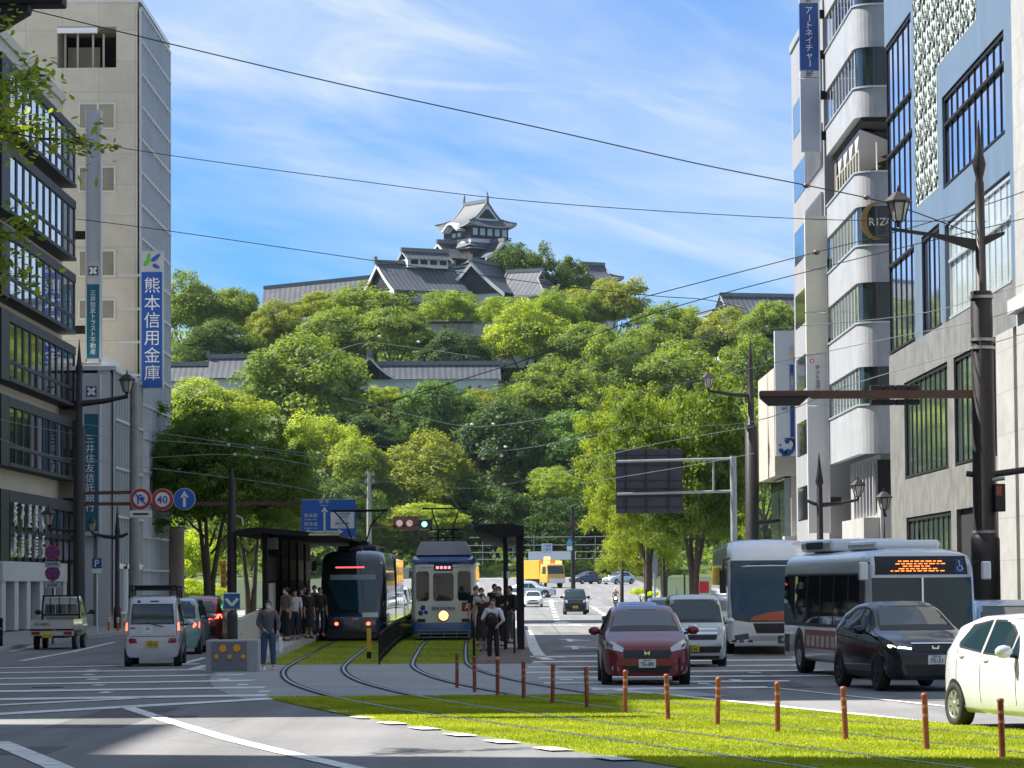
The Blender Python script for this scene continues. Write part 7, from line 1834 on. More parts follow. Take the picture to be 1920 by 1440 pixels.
    for q in (-1, 1): B.decal('front', [(q * .78 - .14, .68), (q * .78 + .14, .68), (q * .78 + .14, .79), (q * .78 - .14, .79)], m_trim, 'buffer_pad', .03)
    mb = MB()
    for z in (.14, .26, .38): mb.tube([(L / 2 + .12, -.9, z), (L / 2 + .12, .9, z)], .022, 5)
    for y in lin(-.9, .9, 4): mb.tube([(L / 2 + .12, y, .12), (L / 2 + .12, y, .4)], .02, 5); mb.tube([(L / 2 + .12, y, .28), (L / 2 - .1, y, .4)], .02, 5)
    mb.build('fender_grid', M('fender_grey', (.2, .22, .24), .5, .4, var=.2), T)
    b = MB(); b.box(-L / 2 + .5, L / 2 - .5, -.85, .85, .04, .26); b.build('bogie', m_trim, T)
    b = MB(); pr = [(-.98, 3.04), (.98, 3.04), (.90, 3.34), (.78, 3.52), (-.78, 3.52), (-.90, 3.34)]; b.prism(pr, 0, L / 2 - 3.2, L / 2 - .55); b.build('roof_unit', M('unit_grey', (.36, .37, .40), .5, var=.12, scale=2), T)
    for ax in ('left', 'right'):
        for i in range(9): B.decal(ax, [(.5 + i * 1.28, 1.45), (1.6 + i * 1.28, 1.45), (1.6 + i * 1.28, 2.45), (.5 + i * 1.28, 2.45)], m_dglass, 'side_window', .009, .4)
    b = MB(); zt = ZP(850, 948, Y + 4)
    for y in (-.28, .28): b.tube([(2.2, y, 3.0), (2.2, y, 4.0)], .035, 5); b.tube([(1.2, y, 3.0), (1.2, y, 3.9)], .03, 5)
    for z in (3.7, 4.0): b.tube([(2.2, -.6, z), (2.2, .6, z)], .03, 5)
    b.tube([(2.2, -.28, 3.2), (2.2, .28, 4.0)], .02, 5); b.tube([(2.2, .28, 3.2), (2.2, -.28, 4.0)], .02, 5)
    for y in (-.5, .5): b.tube([(2.0, y * .5, 4.0), (2.7, y * .8, 4.4), (2.0, y, zt)], .025, 5)
    b.tube([(2.0, -.85, zt), (2.0, .85, zt)], .03, 5); b.build('pantograph', m_black, T)
    mb = MB(); mb.bevbox(L / 2 - .2, L / 2 - .1, -1.42, -1.22, 2.2, 2.6, .02); mb.tube([(L / 2 - .15, -1.1, 2.5), (L / 2 - .15, -1.25, 2.5)], .02, 5); mb.build('door_mirror', buswhite, T)
blue_tram()
# ================================================================ street furniture
m_iron = M('dark_iron', (.030, .026, .026), .5, .4, var=.25, scale=4)
m_brown = M('brown_iron', (.10, .050, .036), .5, .2, var=.25, scale=3)
m_galv = M('galvanised', (.34, .36, .37), .45, .5, var=.2, scale=3)
m_lglass = M('lantern_glass', (.42, .40, .36), .3, var=.2, scale=6)
m_sgn_b = M('road_sign_blue', (.012, .12, .45), .4, var=.06)
m_sgn_r = M('road_sign_red', (.40, .03, .035), .4, var=.06)
def P3(px, py, Y): return tuple(W(px, py, Y))
def lantern(T, px, py_base, Y, h=.95, arm_from=None):
    """six sided lantern standing on an arm end; base at px,py"""
    x, y, z = P3(px, py_base, Y); k = h / .95
    L_ = MB(); L_.lathe([(.05 * k, z), (.05 * k, z + .10 * k), (.14 * k, z + .14 * k)], (x, y, 0), 8, 0)
    for i in range(6):
        a = 2 * PI * i / 6; L_.tube([(x + .14 * k * math.cos(a), y + .14 * k * math.sin(a), z + .14 * k), (x + .26 * k * math.cos(a), y + .26 * k * math.sin(a), z + .58 * k)], .016 * k, 4)
    L_.lathe([(.33 * k, z + .58 * k), (.33 * k, z + .62 * k), (.10 * k, z + .82 * k), (.03 * k, z + .84 * k), (.035 * k, z + .90 * k), (.005, z + 1.0 * k)], (x, y, 0), 6, 0, smooth=False)
    o = L_.build('lantern', m_iron, T, world=True)
    g = MB(); g.lathe([(.12 * k, z + .15 * k), (.235 * k, z + .57 * k)], (x, y, 0), 6, 0, smooth=False); g.build('lantern_glass', m_lglass, o); o.children[0].matrix_basis = WM(T).inverted()
def spear_pole(T, px, ptop, Y, zb, r0=.11, collar=None):
    x = XP(px, Y); zt = ZP(px, ptop, Y); b = MB()
    b.lathe([(r0 * 1.5, zb - .1), (r0 * 1.5, zb + .9), (r0, zb + 1.0), (r0 * .85, zt - 1.5), (r0 * .7, zt - 1.45), (r0 * 1.15, zt - 1.25), (r0 * .75, zt - .9), (.01, zt)], (x, Y, 0), 12); b.build('pole', m_iron, T, world=True); return x
def arm(T, a, b, Y, w0=.09, mat=None, name='arm'):
    m_ = MB(); m_.tube([P3(*a, Y), P3((a[0] + b[0]) / 2, (a[1] + b[1]) / 2 + 2, Y), P3(*b, Y)], [w0, w0 * .8, w0 * .55], 8); m_.build(name, mat or m_iron, T, world=True)
# left black post with lantern and gantry for the round signs
YA = 122.; T = thing('street_lamp', 'tall black spear topped lamp post with one lantern at the left kerb', 'street lamp', (XP(148, YA), YA, zg(YA)))
b = MB(); x = XP(148, YA); zt = ZP(148, 636, YA)
b.lathe([(.28, -.1), (.28, 1.0), (.24, 1.1), (.21, ZP(148, 800, YA)), (.14, ZP(148, 798, YA)), (.12, zt - 1.5), (.09, zt - 1.45), (.15, zt - 1.2), (.08, zt - .8), (.01, zt)], (x, YA, 0), 14); b.build('pole', m_iron, T, world=True)
arm(T, (150, 757), (240, 743), YA, .13); lantern(T, 238, 742, YA, .95)
arm(T, (146, 995), (95, 990), YA, .08); lantern(T, 91, 990, YA, .85)
T = thing('sign_gantry', 'dark double beam carrying round traffic signs out over the left lane', 'sign gantry', (x + .3, YA, 6))
b = MB()
for py in (925, 945): b.beam(P3(153, py, YA), P3(248 if py < 930 else 640, py - 2, YA), .10, .13, 0)
b.build('beam', m_brown, T, world=True)
def disc(T, px, py, Y, r, mat, name, y=0., ring=None, n=24):
    cx, _, cz = P3(px, py, Y); b = MB(); b.lathe([(r, Y + y), (r, Y + y + .02)], (cx, 0, cz), n, 0, 'y', False); return b.build(name, mat, T, world=True)
def round_sign(label, px, py, Y, kind, r=.42):
    T = thing('traffic_sign', label, 'traffic sign', P3(px, py, Y)); k = r / .42
    disc(T, px, py, Y, r, m_plw, 'plate', -.22); cx, _, cz = P3(px, py, Y); y = Y - .23
    if kind == 'arrow':
        disc(T, px, py, Y, r * .95, m_sgn_b, 'blue_field', -.245); b = MB(); b.box(cx - .055, cx + .055, y - .03, y - .016, cz - .3, cz + .1); b.prism([(cx - .16, cz + .06), (cx + .16, cz + .06), (cx, cz + .32)], 1, y - .03, y - .016); b.build('arrow', m_plw, T, world=True)
    else:
        disc(T, px, py, Y, r * .96, m_sgn_r, 'red_ring', -.245); disc(T, px, py, Y, r * .66, m_plw, 'white_field', -.27)
        b = MB(); f = Matrix.Translation((cx, Y - .285, cz - .02))
        if kind == '40': put_text(b, '40', .42, f, 0, .01, .018)
        else:
            b.tube([(cx - .09, Y - .285, cz - .2), (cx - .09, Y - .285, cz + .08), (cx - .04, Y - .285, cz + .15), (cx + .05, Y - .285, cz + .14), (cx + .08, Y - .285, cz + .04)], .03, 5); b.prism([(cx - .02, cz + .06), (cx + .18, cz + .06), (cx + .08, cz - .1)], 1, Y - .3, Y - .28); b.beam((cx - .2, Y - .29, cz + .2), (cx + .2, Y - .29, cz - .2), .02, .05)
        b.build('symbol', m_sgn_b, T, world=True)
    return T
round_sign('round no turning sign with red ring over the left lane', 265, 936, YA, 'uturn'); round_sign('round speed limit 40 sign over the left lane', 306, 937, YA, '40'); round_sign('round blue sign with white upward arrow over the left lane', 347, 936, YA, 'arrow')
T = thing('sign_plate', 'small white plate with a black bar under the no turning sign', 'sign plate', P3(265, 964, YA)); b = MB(); q = P3(265, 964, YA); b.bevbox(q[0] - .42, q[0] + .42, YA - .24, YA - .2, q[2] - .13, q[2] + .13, .01); b.build('plate', m_plw, T, world=True); b = MB(); b.box(q[0] - .3, q[0] + .3, YA - .255, YA - .245, q[2] - .04, q[2] + .04); b.build('bar', m_txtk, T, world=True)
# blue direction sign
YB = 121.7; T = thing('direction_sign', 'large blue road direction sign above the dark tram', 'road sign', P3(616, 972, YB))
x0, x1, z0, z1 = XP(565, YB, 5), XP(667, YB, 5), ZP(616, 1009, YB), ZP(616, 936, YB); u = lambda px: XP(px, YB, 5); v = lambda py: ZP(616, py, YB)
b = MB(); b.box(x0, x1, YB - .06, YB - .02, z0, z1); b.build('plate', m_sgn_b, T, world=True)
b = MB(); f = .012
def bar(a, c, d, e): b.box(u(a), u(c), YB - .075, YB - .062, v(e), v(d))
bar(566, 666, 936.6, 937.2); bar(566, 666, 1007.6, 1008.4); bar(606.5, 610.5, 958, 999); bar(578, 636, 995.5, 998.5); b.prism([(u(602), v(960)), (u(615), v(960)), (u(608.5), v(950))], 1, YB - .075, YB - .062); b.prism([(u(634), v(992)), (u(644), v(997)), (u(634), v(1002))], 1, YB - .075, YB - .062); b.prism([(u(580), v(992)), (u(571), v(997)), (u(580), v(1002))], 1, YB - .075, YB - .062)
b.box(u(620), u(664), YB - .08, YB - .062, v(991), v(960)); b.build('white_marks', m_plw, T, world=True)
b = MB()
for t, px, py, sz in (('熊 本', 608, 941, .17), ('Kumamoto', 608, 947.5, .07), ('熊本駅', 583, 967, .17), ('Kumamoto Sta.', 583, 974, .075), ('熊本城', 583, 983, .17), ('Kumamoto Castle', 583, 990, .07)): put_text(b, t, sz, Matrix.Translation((u(px), YB - .075, v(py))), 0, .006, .003)
b.build('white_lettering', m_plw, T, world=True)
b = MB()
for t, px, py, sz in (('上熊本駅', 645, 964, .12), ('市役所前', 645, 970, .09), ('Kumamoto City', 642, 975, .06), ('歴史博物館', 642, 982, .11), ('City Museum', 642, 988, .05), ('3', 608.5, 974, .1)): put_text(b, t, sz, Matrix.Translation((u(px), YB - .09, v(py))), 0, .006, .003)
b.build('blue_lettering', m_sgn_b, T, world=True)
# other poles on the left
def lamp_post(label, px, ptop, Y, arms, zb=None, r=.11):
    T = thing('street_lamp', label, 'street lamp', (XP(px, Y), Y, zg(Y) + .12)); spear_pole(T, px, ptop, Y, zg(Y) + .12, r)
    for (ax, ay, bx_, by, lan) in arms:
        arm(T, (ax, ay), (bx_, by), Y, .10)
        if lan: lantern(T, bx_, by, Y, lan)
    return T
lamp_post('thin dark lamp post with lantern in front of the glazed bank wing', 220, 945, 142., [(220, 1008, 172, 1000, .75), (220, 1006, 240, 1000, 0)])
T = thing('utility_pole', 'plain grey utility pole in front of the glazed bank wing', 'utility pole', (XP(252, 149), 149, zg(149))); b = MB(); b.lathe([(.26, 0), (.2, ZP(252, 718, 149))], (XP(252, 149), 149, 0), 12); b.build('pole', M('concrete_pole', (.26, .27, .25), .8, var=.2), T, world=True)
T = thing('traffic_pole', 'brown tapered traffic pole beside the left tram shelter', 'pole', (XP(435, 104), 104, zg(104))); b = MB(); b.lathe([(.16, 0), (.15, ZP(435, 960, 104)), (.12, ZP(435, 955, 104)), (.10, ZP(435, 905, 104)), (.05, ZP(435, 880, 104))], (XP(435, 104), 104, 0), 10); b.build('pole', m_iron, T, world=True)
b = MB(); b.tube([P3(425, 968, 104), P3(445, 968, 104), P3(454, 972, 104), P3(455, 985, 104)], .04, 6); b.build('bracket', m_galv, T, world=True)
T = thing('warning_plate', 'yellow vertical warning plate on the brown traffic pole', 'sign plate', P3(419, 1078, 103.6)); b = MB(); q0, q1 = P3(414, 1102, 103.6), P3(424, 1052, 103.6); b.box(q0[0], q1[0], 103.55, 103.6, q0[2], q1[2]); b.build('plate', M('warning_yellow', (.60, .32, .03), .5, var=.15), T, world=True); b = MB(); vtext(b, '電車注意', .13, .19, q1[2] - .18, Matrix.Translation(((q0[0] + q1[0]) / 2, 103.54, 0)), 0, .01, .006); b.build('lettering', m_sgn_r, T, world=True)
# small signs on posts
def post_sign(name, label, px, pbot, Y, zb=None, r=.035, mat=None, ptop=1040, cat='traffic sign'):
    T = thing(name, label, cat, (XP(px, Y), Y, zg(Y) + .12)); b = MB(); b.tube([(XP(px, Y), Y, zg(Y) - .05), (XP(px, Y), Y, ZP(px, ptop, Y))], r, 8); b.build('post', mat or m_galv, T, world=True); return T
T = post_sign('parking_sign', 'blue parking sign with white P on a white post in front of the bank wing', 182, 1185, 128., ptop=1046, mat=m_plw)
q = P3(182, 1056, 128.); b = MB(); b.bevbox(q[0] - .19, q[0] + .19, 127.9, 127.95, q[2] - .2, q[2] + .2, .01); b.build('plate', m_sblue, T, world=True); b = MB(); put_text(b, 'P', .4, Matrix.Translation((q[0], 127.89, q[2] - .02)), 0, .01, .014); b.build('letter', m_plw, T, world=True); b = MB(); b.box(q[0] - .19, q[0] + .19, 127.9, 127.95, q[2] - .4, q[2] - .23); b.build('lower_plate', m_plw, T, world=True)
T = post_sign('no_stopping_sign', 'two round blue no stopping signs with small plates on one post by the small truck', 99, 1205, 112., ptop=1020, mat=m_iron)
for py in (1036, 1075):
    disc(T, 99, py, 112., .27, m_sgn_r, 'red_ring', -.06); disc(T, 99, py, 112., .215, M('sign_violet_blue', (.03, .04, .22), .4, var=.1), 'blue_field', -.08)
    q = P3(99, py, 112.); b = MB(); b.beam((q[0] - .15, 111.9, q[2] + .15), (q[0] + .15, 111.9, q[2] - .15), .02, .045); b.beam((q[0] - .15, 111.9, q[2] - .15), (q[0] + .15, 111.9, q[2] + .15), .02, .045); b.build('cross', m_sgn_r, T, world=True)
    b = MB(); b.box(q[0] - .27, q[0] + .27, 111.92, 111.95, q[2] - .52, q[2] - .31); b.build('lower_plate', M('plate_grey_green', (.32, .38, .35), .5, var=.15), T, world=True); b = MB(); put_text(b, '駐停車', .12, Matrix.Translation((q[0], 111.91, q[2] - .41)), 0, .005, .003); b.build('lettering', m_sblue, T, world=True)
T = post_sign('parking_display', 'small lit parking display with white P and green lamp behind the silver van', 330, 1120, 190., ptop=1098, r=.07, mat=m_iron, cat='display')
q = P3(330, 1085, 190.); b = MB(); b.bevbox(q[0] - .34, q[0] + .34, 189.8, 190, q[2] - .35, q[2] + .42, .02); b.build('housing', m_sblue, T, world=True)
b = MB(); put_text(b, 'P', .5, Matrix.Translation((q[0], 189.78, q[2] + .2)), 0, .01, .02); b.box(q[0] - .25, q[0] + .25, 189.77, 189.79, q[2] - .12, q[2] - .04); b.build('letter', M('display_white', (.8, .8, .8), .4, var=0, emit=(.85, .9, 1), es=1.2), T, world=True)
b = MB(); b.box(q[0] - .2, q[0] + .2, 189.8, 190, q[2] - .78, q[2] - .36); b.build('green_lamp', M('display_green', (.05, .6, .1), .4, var=0, emit=(.1, 1, .2), es=2.), T, world=True)
# kerb fence on the left
T = thing('kerb_fence', 'low black post and rail fence on the left pavement edge', 'fence', (-16.6, 101, zg(101) + .14))
b = MB(); ys = [96, 98.0, 100.0, 102.0, 104.0]
for y in ys:
    o = MB(); o.lathe([(.06, zg(y)), (.06, zg(y) + .95), (.075, zg(y) + .96), (.075, zg(y) + 1.0), (.02, zg(y) + 1.07)], (-16.62, y, 0), 8); o.build('post', m_black, T, world=True)
for z in (.45, .72): o = MB(); o.tube([(-16.62, 96, zg(100) + z), (-16.62, 104, zg(100) + z)], .035, 6); o.build('rail', m_galv if z > .6 else m_black, T, world=True)
for i, (px, py) in enumerate(((204, 1188), (221, 1190))):
    T = thing('marker_post', 'slim orange marker post with pale bands at the far left kerb', 'marker post', tuple(G(px, py)), 0, 'orange marker posts at the left kerb'); b = MB(); b.tube([(0, 0, 0), (0, 0, .75)], .05, 8); b.build('post', M('marker_orange', (.5, .12, .03), .5, var=.15), T); b = MB(); b.tube([(0, 0, .5), (0, 0, .58)], .054, 8); b.tube([(0, 0, .62), (0, 0, .7)], .054, 8); b.build('band', m_plw, T)
# concrete blocks / platform end
YK2 = 77.; T = thing('concrete_block', 'concrete crash block with orange reflector discs on a grey panel', 'barrier', P3(432, 1246, YK2))
x0, x1 = XP(386, YK2), XP(484, YK2); zb, zt = zg(YK2), ZP(432, 1200, YK2)
b = MB(); b.bevbox(x0, x1, YK2, YK2 + .8, zb - .02, zt, .03); b.build('block', m_conc, T, world=True)
b = MB(); b.box(x0 + .14, x1 - .27, YK2 - .02, YK2 - .002, zb + .05, zt - .04); b.build('panel', M('panel_slate', (.17, .17, .20), .6, var=.15), T, world=True)
for i, (px, py, r) in enumerate(((418, 1216, .09), (444, 1215, .09), (406, 1231, .055), (431, 1231, .055), (456, 1231, .055))):
    cx, _, cz = P3(px, py, YK2); b = MB(); b.lathe([(r, YK2 - .05), (r, YK2 - .02)], (cx, 0, cz), 12, 0, 'y', False); b.build('reflector', M('reflector_orange', (.8, .36, .03), .3, var=.1), T, world=True)
YQ = 80.5; T = thing('keep_left_sign', 'blue square sign with a white chevron above a rounded dark beacon', 'traffic sign', (XP(435, YQ), YQ, zg(YQ)))
cx = XP(435.5, YQ); q = lambda py: ZP(435, py, YQ)
b = MB(); b.lathe([(.14, zg(YQ)), (.13, q(1162)), (.14, q(1155)), (.12, q(1148)), (.02, q(1143))], (cx, YQ + .05, 0), 12); b.build('beacon', M('beacon_black', (.03, .03, .028), .5, var=.3, scale=5), T, world=True)
b = MB(); b.bevbox(cx - .22, cx + .22, YQ - .06, YQ - .02, q(1143), q(1111.5), .02); b.build('plate', m_plw, T, world=True); b = MB(); b.box(cx - .2, cx + .2, YQ - .072, YQ - .062, q(1141.5), q(1113)); b.build('blue_field', M('dull_sign_blue', (.03, .12, .24), .4, var=.1), T, world=True)
b = MB(); z0 = q(1135); b.beam((cx - .15, YQ - .08, z0 + .17), (cx, YQ - .08, z0), .02, .075); b.beam((cx + .15, YQ - .081, z0 + .17), (cx, YQ - .081, z0), .02, .075); b.build('chevron', m_plw, T, world=True)

# ---------------- left tram platform and shelter
pl_l = lambda y: itp([(80, -6.95), (90, -7.5), (113, -8.7), (160, -8.9)], y)
pl_r = lambda y: off_curve(y, -1.42)
sheet('platform', pl_l, pl_r, 80.5, 160, .26, m_conc, 3, kerb=1)
T = thing('platform_wall', 'pale concrete panel wall along the left tram platform', 'wall', (pl_l(95), 95, zg(95)))
ys = stations(82, 112, 2.2)
for a, c in zip(ys, ys[1:]):
    b = MB(); b.hexa([(pl_l(a) - .15, a, zg(a)), (pl_l(a) + .02, a, zg(a)), (pl_l(c) + .02, c - .04, zg(c)), (pl_l(c) - .15, c - .04, zg(c)), (pl_l(a) - .15, a, zg(a) + 1.22), (pl_l(a) + .02, a, zg(a) + 1.22), (pl_l(c) + .02, c - .04, zg(c) + 1.22), (pl_l(c) - .15, c - .04, zg(c) + 1.22)]); b.build('panel', M('wall_concrete', (.40, .39, .34), .85, var=.2, scale=1.2), T, world=True)
T = thing('tram_shelter', 'long dark tram shelter with slatted screens on the left platform', 'tram shelter', (-8.2, 106, zg(106) + .26))
b = MB(); YH = 103.; zr = ZP(500, 1000, YH)
prof = [(XP(440, YH), zr + .10), (XP(480, YH), zr + .2), (XP(520, YH), zr + .14), (XP(636, YH), zr - .06)]
pr = prof + [(x, z - .16) for x, z in prof[::-1]]; pr[4] = (pr[4][0], prof[3][1] - .05); b.prism(pr, 1, YH, YH + 38); b.build('roof', m_black, T, world=True)
b = MB(); b.box(XP(580, YH), XP(637, YH), YH - .05, YH - .01, prof[3][1] - .02, prof[3][1] + .05); b.build('roof_edge', M('roof_edge_pale', (.5, .55, .3), .4, var=.1), T, world=True)
for y in [104, 108.5, 113, 117.5, 122, 127, 132]:
    b = MB(); b.box(pl_l(y) + .08, pl_l(y) + .24, y, y + .16, zg(y) + .26, zr + .05); b.build('column', m_black, T, world=True)
    b = MB()
    for t in (.6, 1.15, 1.7, 2.3, 2.9, 3.5, 4.0): yy = y + t; b.box(pl_l(yy) + .1, pl_l(yy) + .17, yy, yy + .22, zg(y) + .26, zr)
    b.box(pl_l(y) + .09, pl_l(y) + .16, y + .16, y + 4.3, zg(y) + 2.2, zg(y) + 3.0)
    b.build('slat_screen', m_black, T, world=True)
b = MB(); b.bevbox(XP(488, 106), XP(520, 106), 106, 106.5, ZP(500, 1030, 106), ZP(500, 1008, 106), .02); b.build('notice_box', M('notice_cream', (.42, .40, .33), .5, var=.1), T, world=True)
for y, px in ((107.5, 452), (110, 490), (113, 512)): b = MB(); b.box(pl_l(y) + .2, pl_l(y) + .24, y, y + 1.1, zg(y) + 1.1, zg(y) + 2.1); b.build('poster', m_plw, T, world=True)
# fence between the tracks
T = thing('track_fence', 'low black picket fence between the two tram tracks', 'fence', (-3.9, 95, zg(95)))
fx = lambda y: off_curve(y, 1.6)
for y in lin(84.5, 130, 34): b = MB(); b.box(fx(y) - .02, fx(y) + .02, y - .03, y + .03, zg(y), zg(y) + .85); b.build('picket', m_black, T, world=True)
for z in (.2, .8):
    b = MB()
    for a, c in zip(lin(84.5, 130, 8), lin(84.5, 130, 8)[1:]): b.beam((fx(a), a, zg(a) + z), (fx(c), c, zg(c) + z), .03, .04)
    b.build('rail', m_black, T, world=True)
p = G(692, 1237); T = thing('marker_post', 'yellow square post at the near end of the track fence', 'marker post', tuple(p)); b = MB(); b.bevbox(-.06, .06, -.06, .06, .22, .88, .008); b.build('post', M('post_yellow', (.62, .34, .03), .5, var=.15), T); b = MB(); b.box(-.065, .065, -.065, .065, -.02, .22); b.build('foot', m_black, T)
# ---------------- right platform and shelter
sheet('platform', lambda y: off_curve(y, 3.2 + 1.42), lambda y: .42, 92, 150, .27, m_conc, 3, kerb=1)
b = MB(); b.hexa([(XP(880, 86), 84.6, zg(85)), (.45, 84.6, zg(85)), (.42, 92, zg(92)), (off_curve(92, 4.62), 92, zg(92)), (XP(880, 86), 84.6, zg(85) + .03), (.45, 84.6, zg(85) + .03), (.42, 92, zg(92) + .268), (off_curve(92, 4.62), 92, zg(92) + .268)]); tag(b.build('ramp', M('ramp_brown', (.13, .10, .09), .8, var=.2)), kind='structure')
YR = 91.; T = thing('tram_shelter', 'black tram shelter with a thick corner post on the right platform', 'tram shelter', (0, YR, zg(YR) + .27)); zr = ZP(940, 990, YR)
b = MB(); prof = [(XP(888, YR), zr - .02), (XP(905, YR), zr + .10), (XP(960, YR), zr + .12), (XP(983, YR), zr + .04), (XP(985, YR), zr - .2), (XP(940, YR), zr - .28), (XP(905, YR), zr - .12)]; b.prism(prof, 1, YR - .5, YR + 30); b.build('roof', m_black, T, world=True)
for px, w_ in ((977, .2), (948, .1)):
    for y in (YR, YR + 7, YR + 14, YR + 21):
        b = MB(); b.box(XP(px, YR) - w_ / 2, XP(px, YR) + w_ / 2, y, y + w_, zg(YR) + (.1 if y == YR else .26), zr - .1); b.build('column', m_black, T, world=True)
b = MB(); b.bevbox(XP(951, YR), XP(968, YR), YR + .3, YR + .7, ZP(960, 1012, YR), ZP(960, 1003, YR), .02); b.build('lamp_box', MATS['notice_cream'], T, world=True)
b = MB(); b.box(XP(942, YR), XP(958, YR), YR + 1, YR + 1.05, ZP(950, 1084, YR), ZP(950, 1071, YR)); b.build('notice_plate', m_plw, T, world=True)
b = MB(); b.tube([(XP(889, 87), 87, zg(87)), (XP(889, 87), 87, zg(87) + 1.0)], .035, 6); b.tube([(XP(965, 87), 89, zg(87) + .1), (XP(965, 87), 89, zg(87) + 1.0), (XP(965, 87), 96, zg(92) + 1.2)], .03, 6); b.build('handrail', m_black, T, world=True)
# ---------------- brown bollards on the lawn
m_bol = M('bollard_brown', (.26, .065, .03), .55, var=.25, scale=9)
BT = thing('bollard', 'x', 'bollard', (0, 0, 0), 0, 'brown bollards along the lawn'); b = MB(); b.lathe([(.034, -.05), (.034, .62), (.039, .63), (.039, .655), (.02, .668)], (0, 0, 0), 12); b.build('post', m_bol, BT)
for z in (.40, .50): b = MB(); b.lathe([(.036, z), (.036, z + .035)], (0, 0, 0), 12); b.build('band', M('bollard_band', (.42, .16, .10), .4, var=.2), BT)
BL = [(857, 1291), (890, 1299), (933, 1307), (982, 1314), (1036, 1322), (1101, 1331), (1172, 1341), (1253, 1353), (1345, 1363), (1458, 1377), (1586, 1391), (1738, 1410), (1880, 1426)]
ORD = ['farthest of the brown lawn bollards, at the left end of the row', 'second brown bollard from the left end of the lawn row', 'third brown bollard from the left end of the lawn row', 'fourth brown bollard from the left, below the shelter road line', 'fifth brown bollard from the left end of the lawn row', 'brown bollard just left of the dark red minivan', 'brown bollard standing before the left front wheel of the minivan', 'brown bollard standing before the right headlight of the minivan', 'brown bollard right of the minivan in front of the crosswalk', 'brown bollard in front of the coach and crosswalk', 'brown bollard in front of the black suv rear wheel', 'brown bollard in front of the white hatchback rear wheel', 'nearest brown bollard at the right edge before the white hatchback door']
for i, ((px, py), lb) in enumerate(zip(BL, ORD)):
    g = G(px, py); o = BT if i == 0 else dup(BT); o.location = g; o.rotation_euler = (R_(rnd.uniform(-2, 2)), R_(rnd.uniform(-2, 2)), 0); o['label'] = lb
# ---------------- right side poles
YP1 = 88.; T = thing('utility_pole', 'thick dark pole with spear top carrying a lantern and signal arm at the right', 'pole', (XP(1851, YP1), YP1, zg(YP1)))
x = XP(1851, YP1); xt = x; q = lambda py: ZP(1845, py, YP1)
b = MB(); b.lathe([(.40, zg(YP1)), (.40, q(1010)), (.36, q(1005)), (.33, q(1000)), (.30, q(548)), (.28, q(546)), (.15, q(545)), (.13, q(345)), (.10, q(335)), (.16, q(318)), (.19, q(308)), (.10, q(280)), (.01, q(225))], (x, YP1, 0), 16); b.build('pole', m_iron, T, world=True)
for py in (560, 640, 655, 1000): b = MB(); b.lathe([(.35, q(py)), (.35, q(py) + .08)], (x, YP1, 0), 14); b.build('clamp', m_galv, T, world=True)
b = MB(); xc = lambda px, py: P3(px, py, YP1)
b.prism([(XP(1840, YP1), q(470)), (XP(1840, YP1), q(448)), (XP(1675, YP1), q(424)), (XP(1675, YP1), q(430)), (XP(1760, YP1), q(443))], 1, YP1 - .06, YP1 + .06); b.prism([(XP(1840, YP1), q(470)), (XP(1896, YP1), q(441)), (XP(1898, YP1), q(434)), (XP(1840, YP1), q(448))], 1, YP1 - .06, YP1 + .06); b.build('bracket_arm', m_iron, T, world=True)
lantern(T, 1685, 426, YP1, 1.12)
T = thing('signal_arm', 'rusty brown signal arm with dark signal heads seen from behind at the right', 'traffic signal', P3(1640, 738, YP1))
b = MB(); b.beam(P3(1836, 739, YP1), P3(1520, 740, YP1), .2, .22); b.build('arm', m_brown, T, world=True)
b = MB(); x0, x1 = XP(1424, YP1, 7), XP(1522, YP1, 7); b.bevbox(x0, x1, YP1 - .2, YP1 + .2, q(742), q(730), .03); b.build('arm_housing', m_brown, T, world=True)
b = MB(); b.prism([(x0, q(743)), (x0 + .25, q(758)), (x1 - .35, q(758)), (x1 - .1, q(743))], 1, YP1 - .18, YP1 + .18); b.build('lower_housing', m_iron, T, world=True)
for k in range(4):
    for (pa, pb) in ((720, 733), (747, 757)): b = MB(); xx = XP(1634 + k * 23.5, YP1, 7); b.bevbox(xx, xx + .32, YP1 + .12, YP1 + .5, q(pb), q(pa), .02); b.build('signal_head', m_iron, T, world=True)
T = thing('pedestrian_signal', 'pedestrian signal box on the thick dark pole', 'traffic signal', P3(1880, 930, YP1 - .3))
b = MB(); b.bevbox(XP(1866, YP1), XP(1886, YP1), YP1 - .45, YP1 - .15, q(960), q(908), .03); b.build('housing', m_iron, T, world=True); b = MB(); b.box(XP(1868, YP1), XP(1879, YP1), YP1 - .47, YP1 - .455, q(930), q(912)); b.build('red_lens', M('lens_red', (.25, .03, .03), .3, var=.1), T, world=True); b = MB(); b.tube([P3(1856, 900, YP1 - .2), P3(1884, 897, YP1 - .25)], .06, 6); b.build('bracket', m_galv, T, world=True)
T = thing('bracket_pole', 'dark horizontal arm leaving the thick pole to the right edge', 'pole arm', P3(1890, 884, YP1)); b = MB(); b.tube([P3(1858, 890, YP1), P3(1960, 876, YP1)], .09, 8); b.tube([P3(1812, 888, YP1), P3(1845, 892, YP1)], .08, 8); b.build('arm', m_iron, T, world=True)
lamp_post('dark spear topped lamp post with lantern between the coach and the curved block', 1540, 848, 134., [(1540, 947, 1609, 937, .95), (1540, 947, 1512, 938, 0)], r=.15)
lamp_post('small lantern post in front of the white curved block', 1661, 965, 117., [(1661, 965, 1658, 962, .9)], r=.04)
YP2 = 176.; T = thing('street_lamp', 'tall black pole with two lanterns beside the small beige building', 'street lamp', (XP(1413, YP2), YP2, zg(YP2))); x = XP(1413, YP2); q2 = lambda py: ZP(1413, py, YP2)
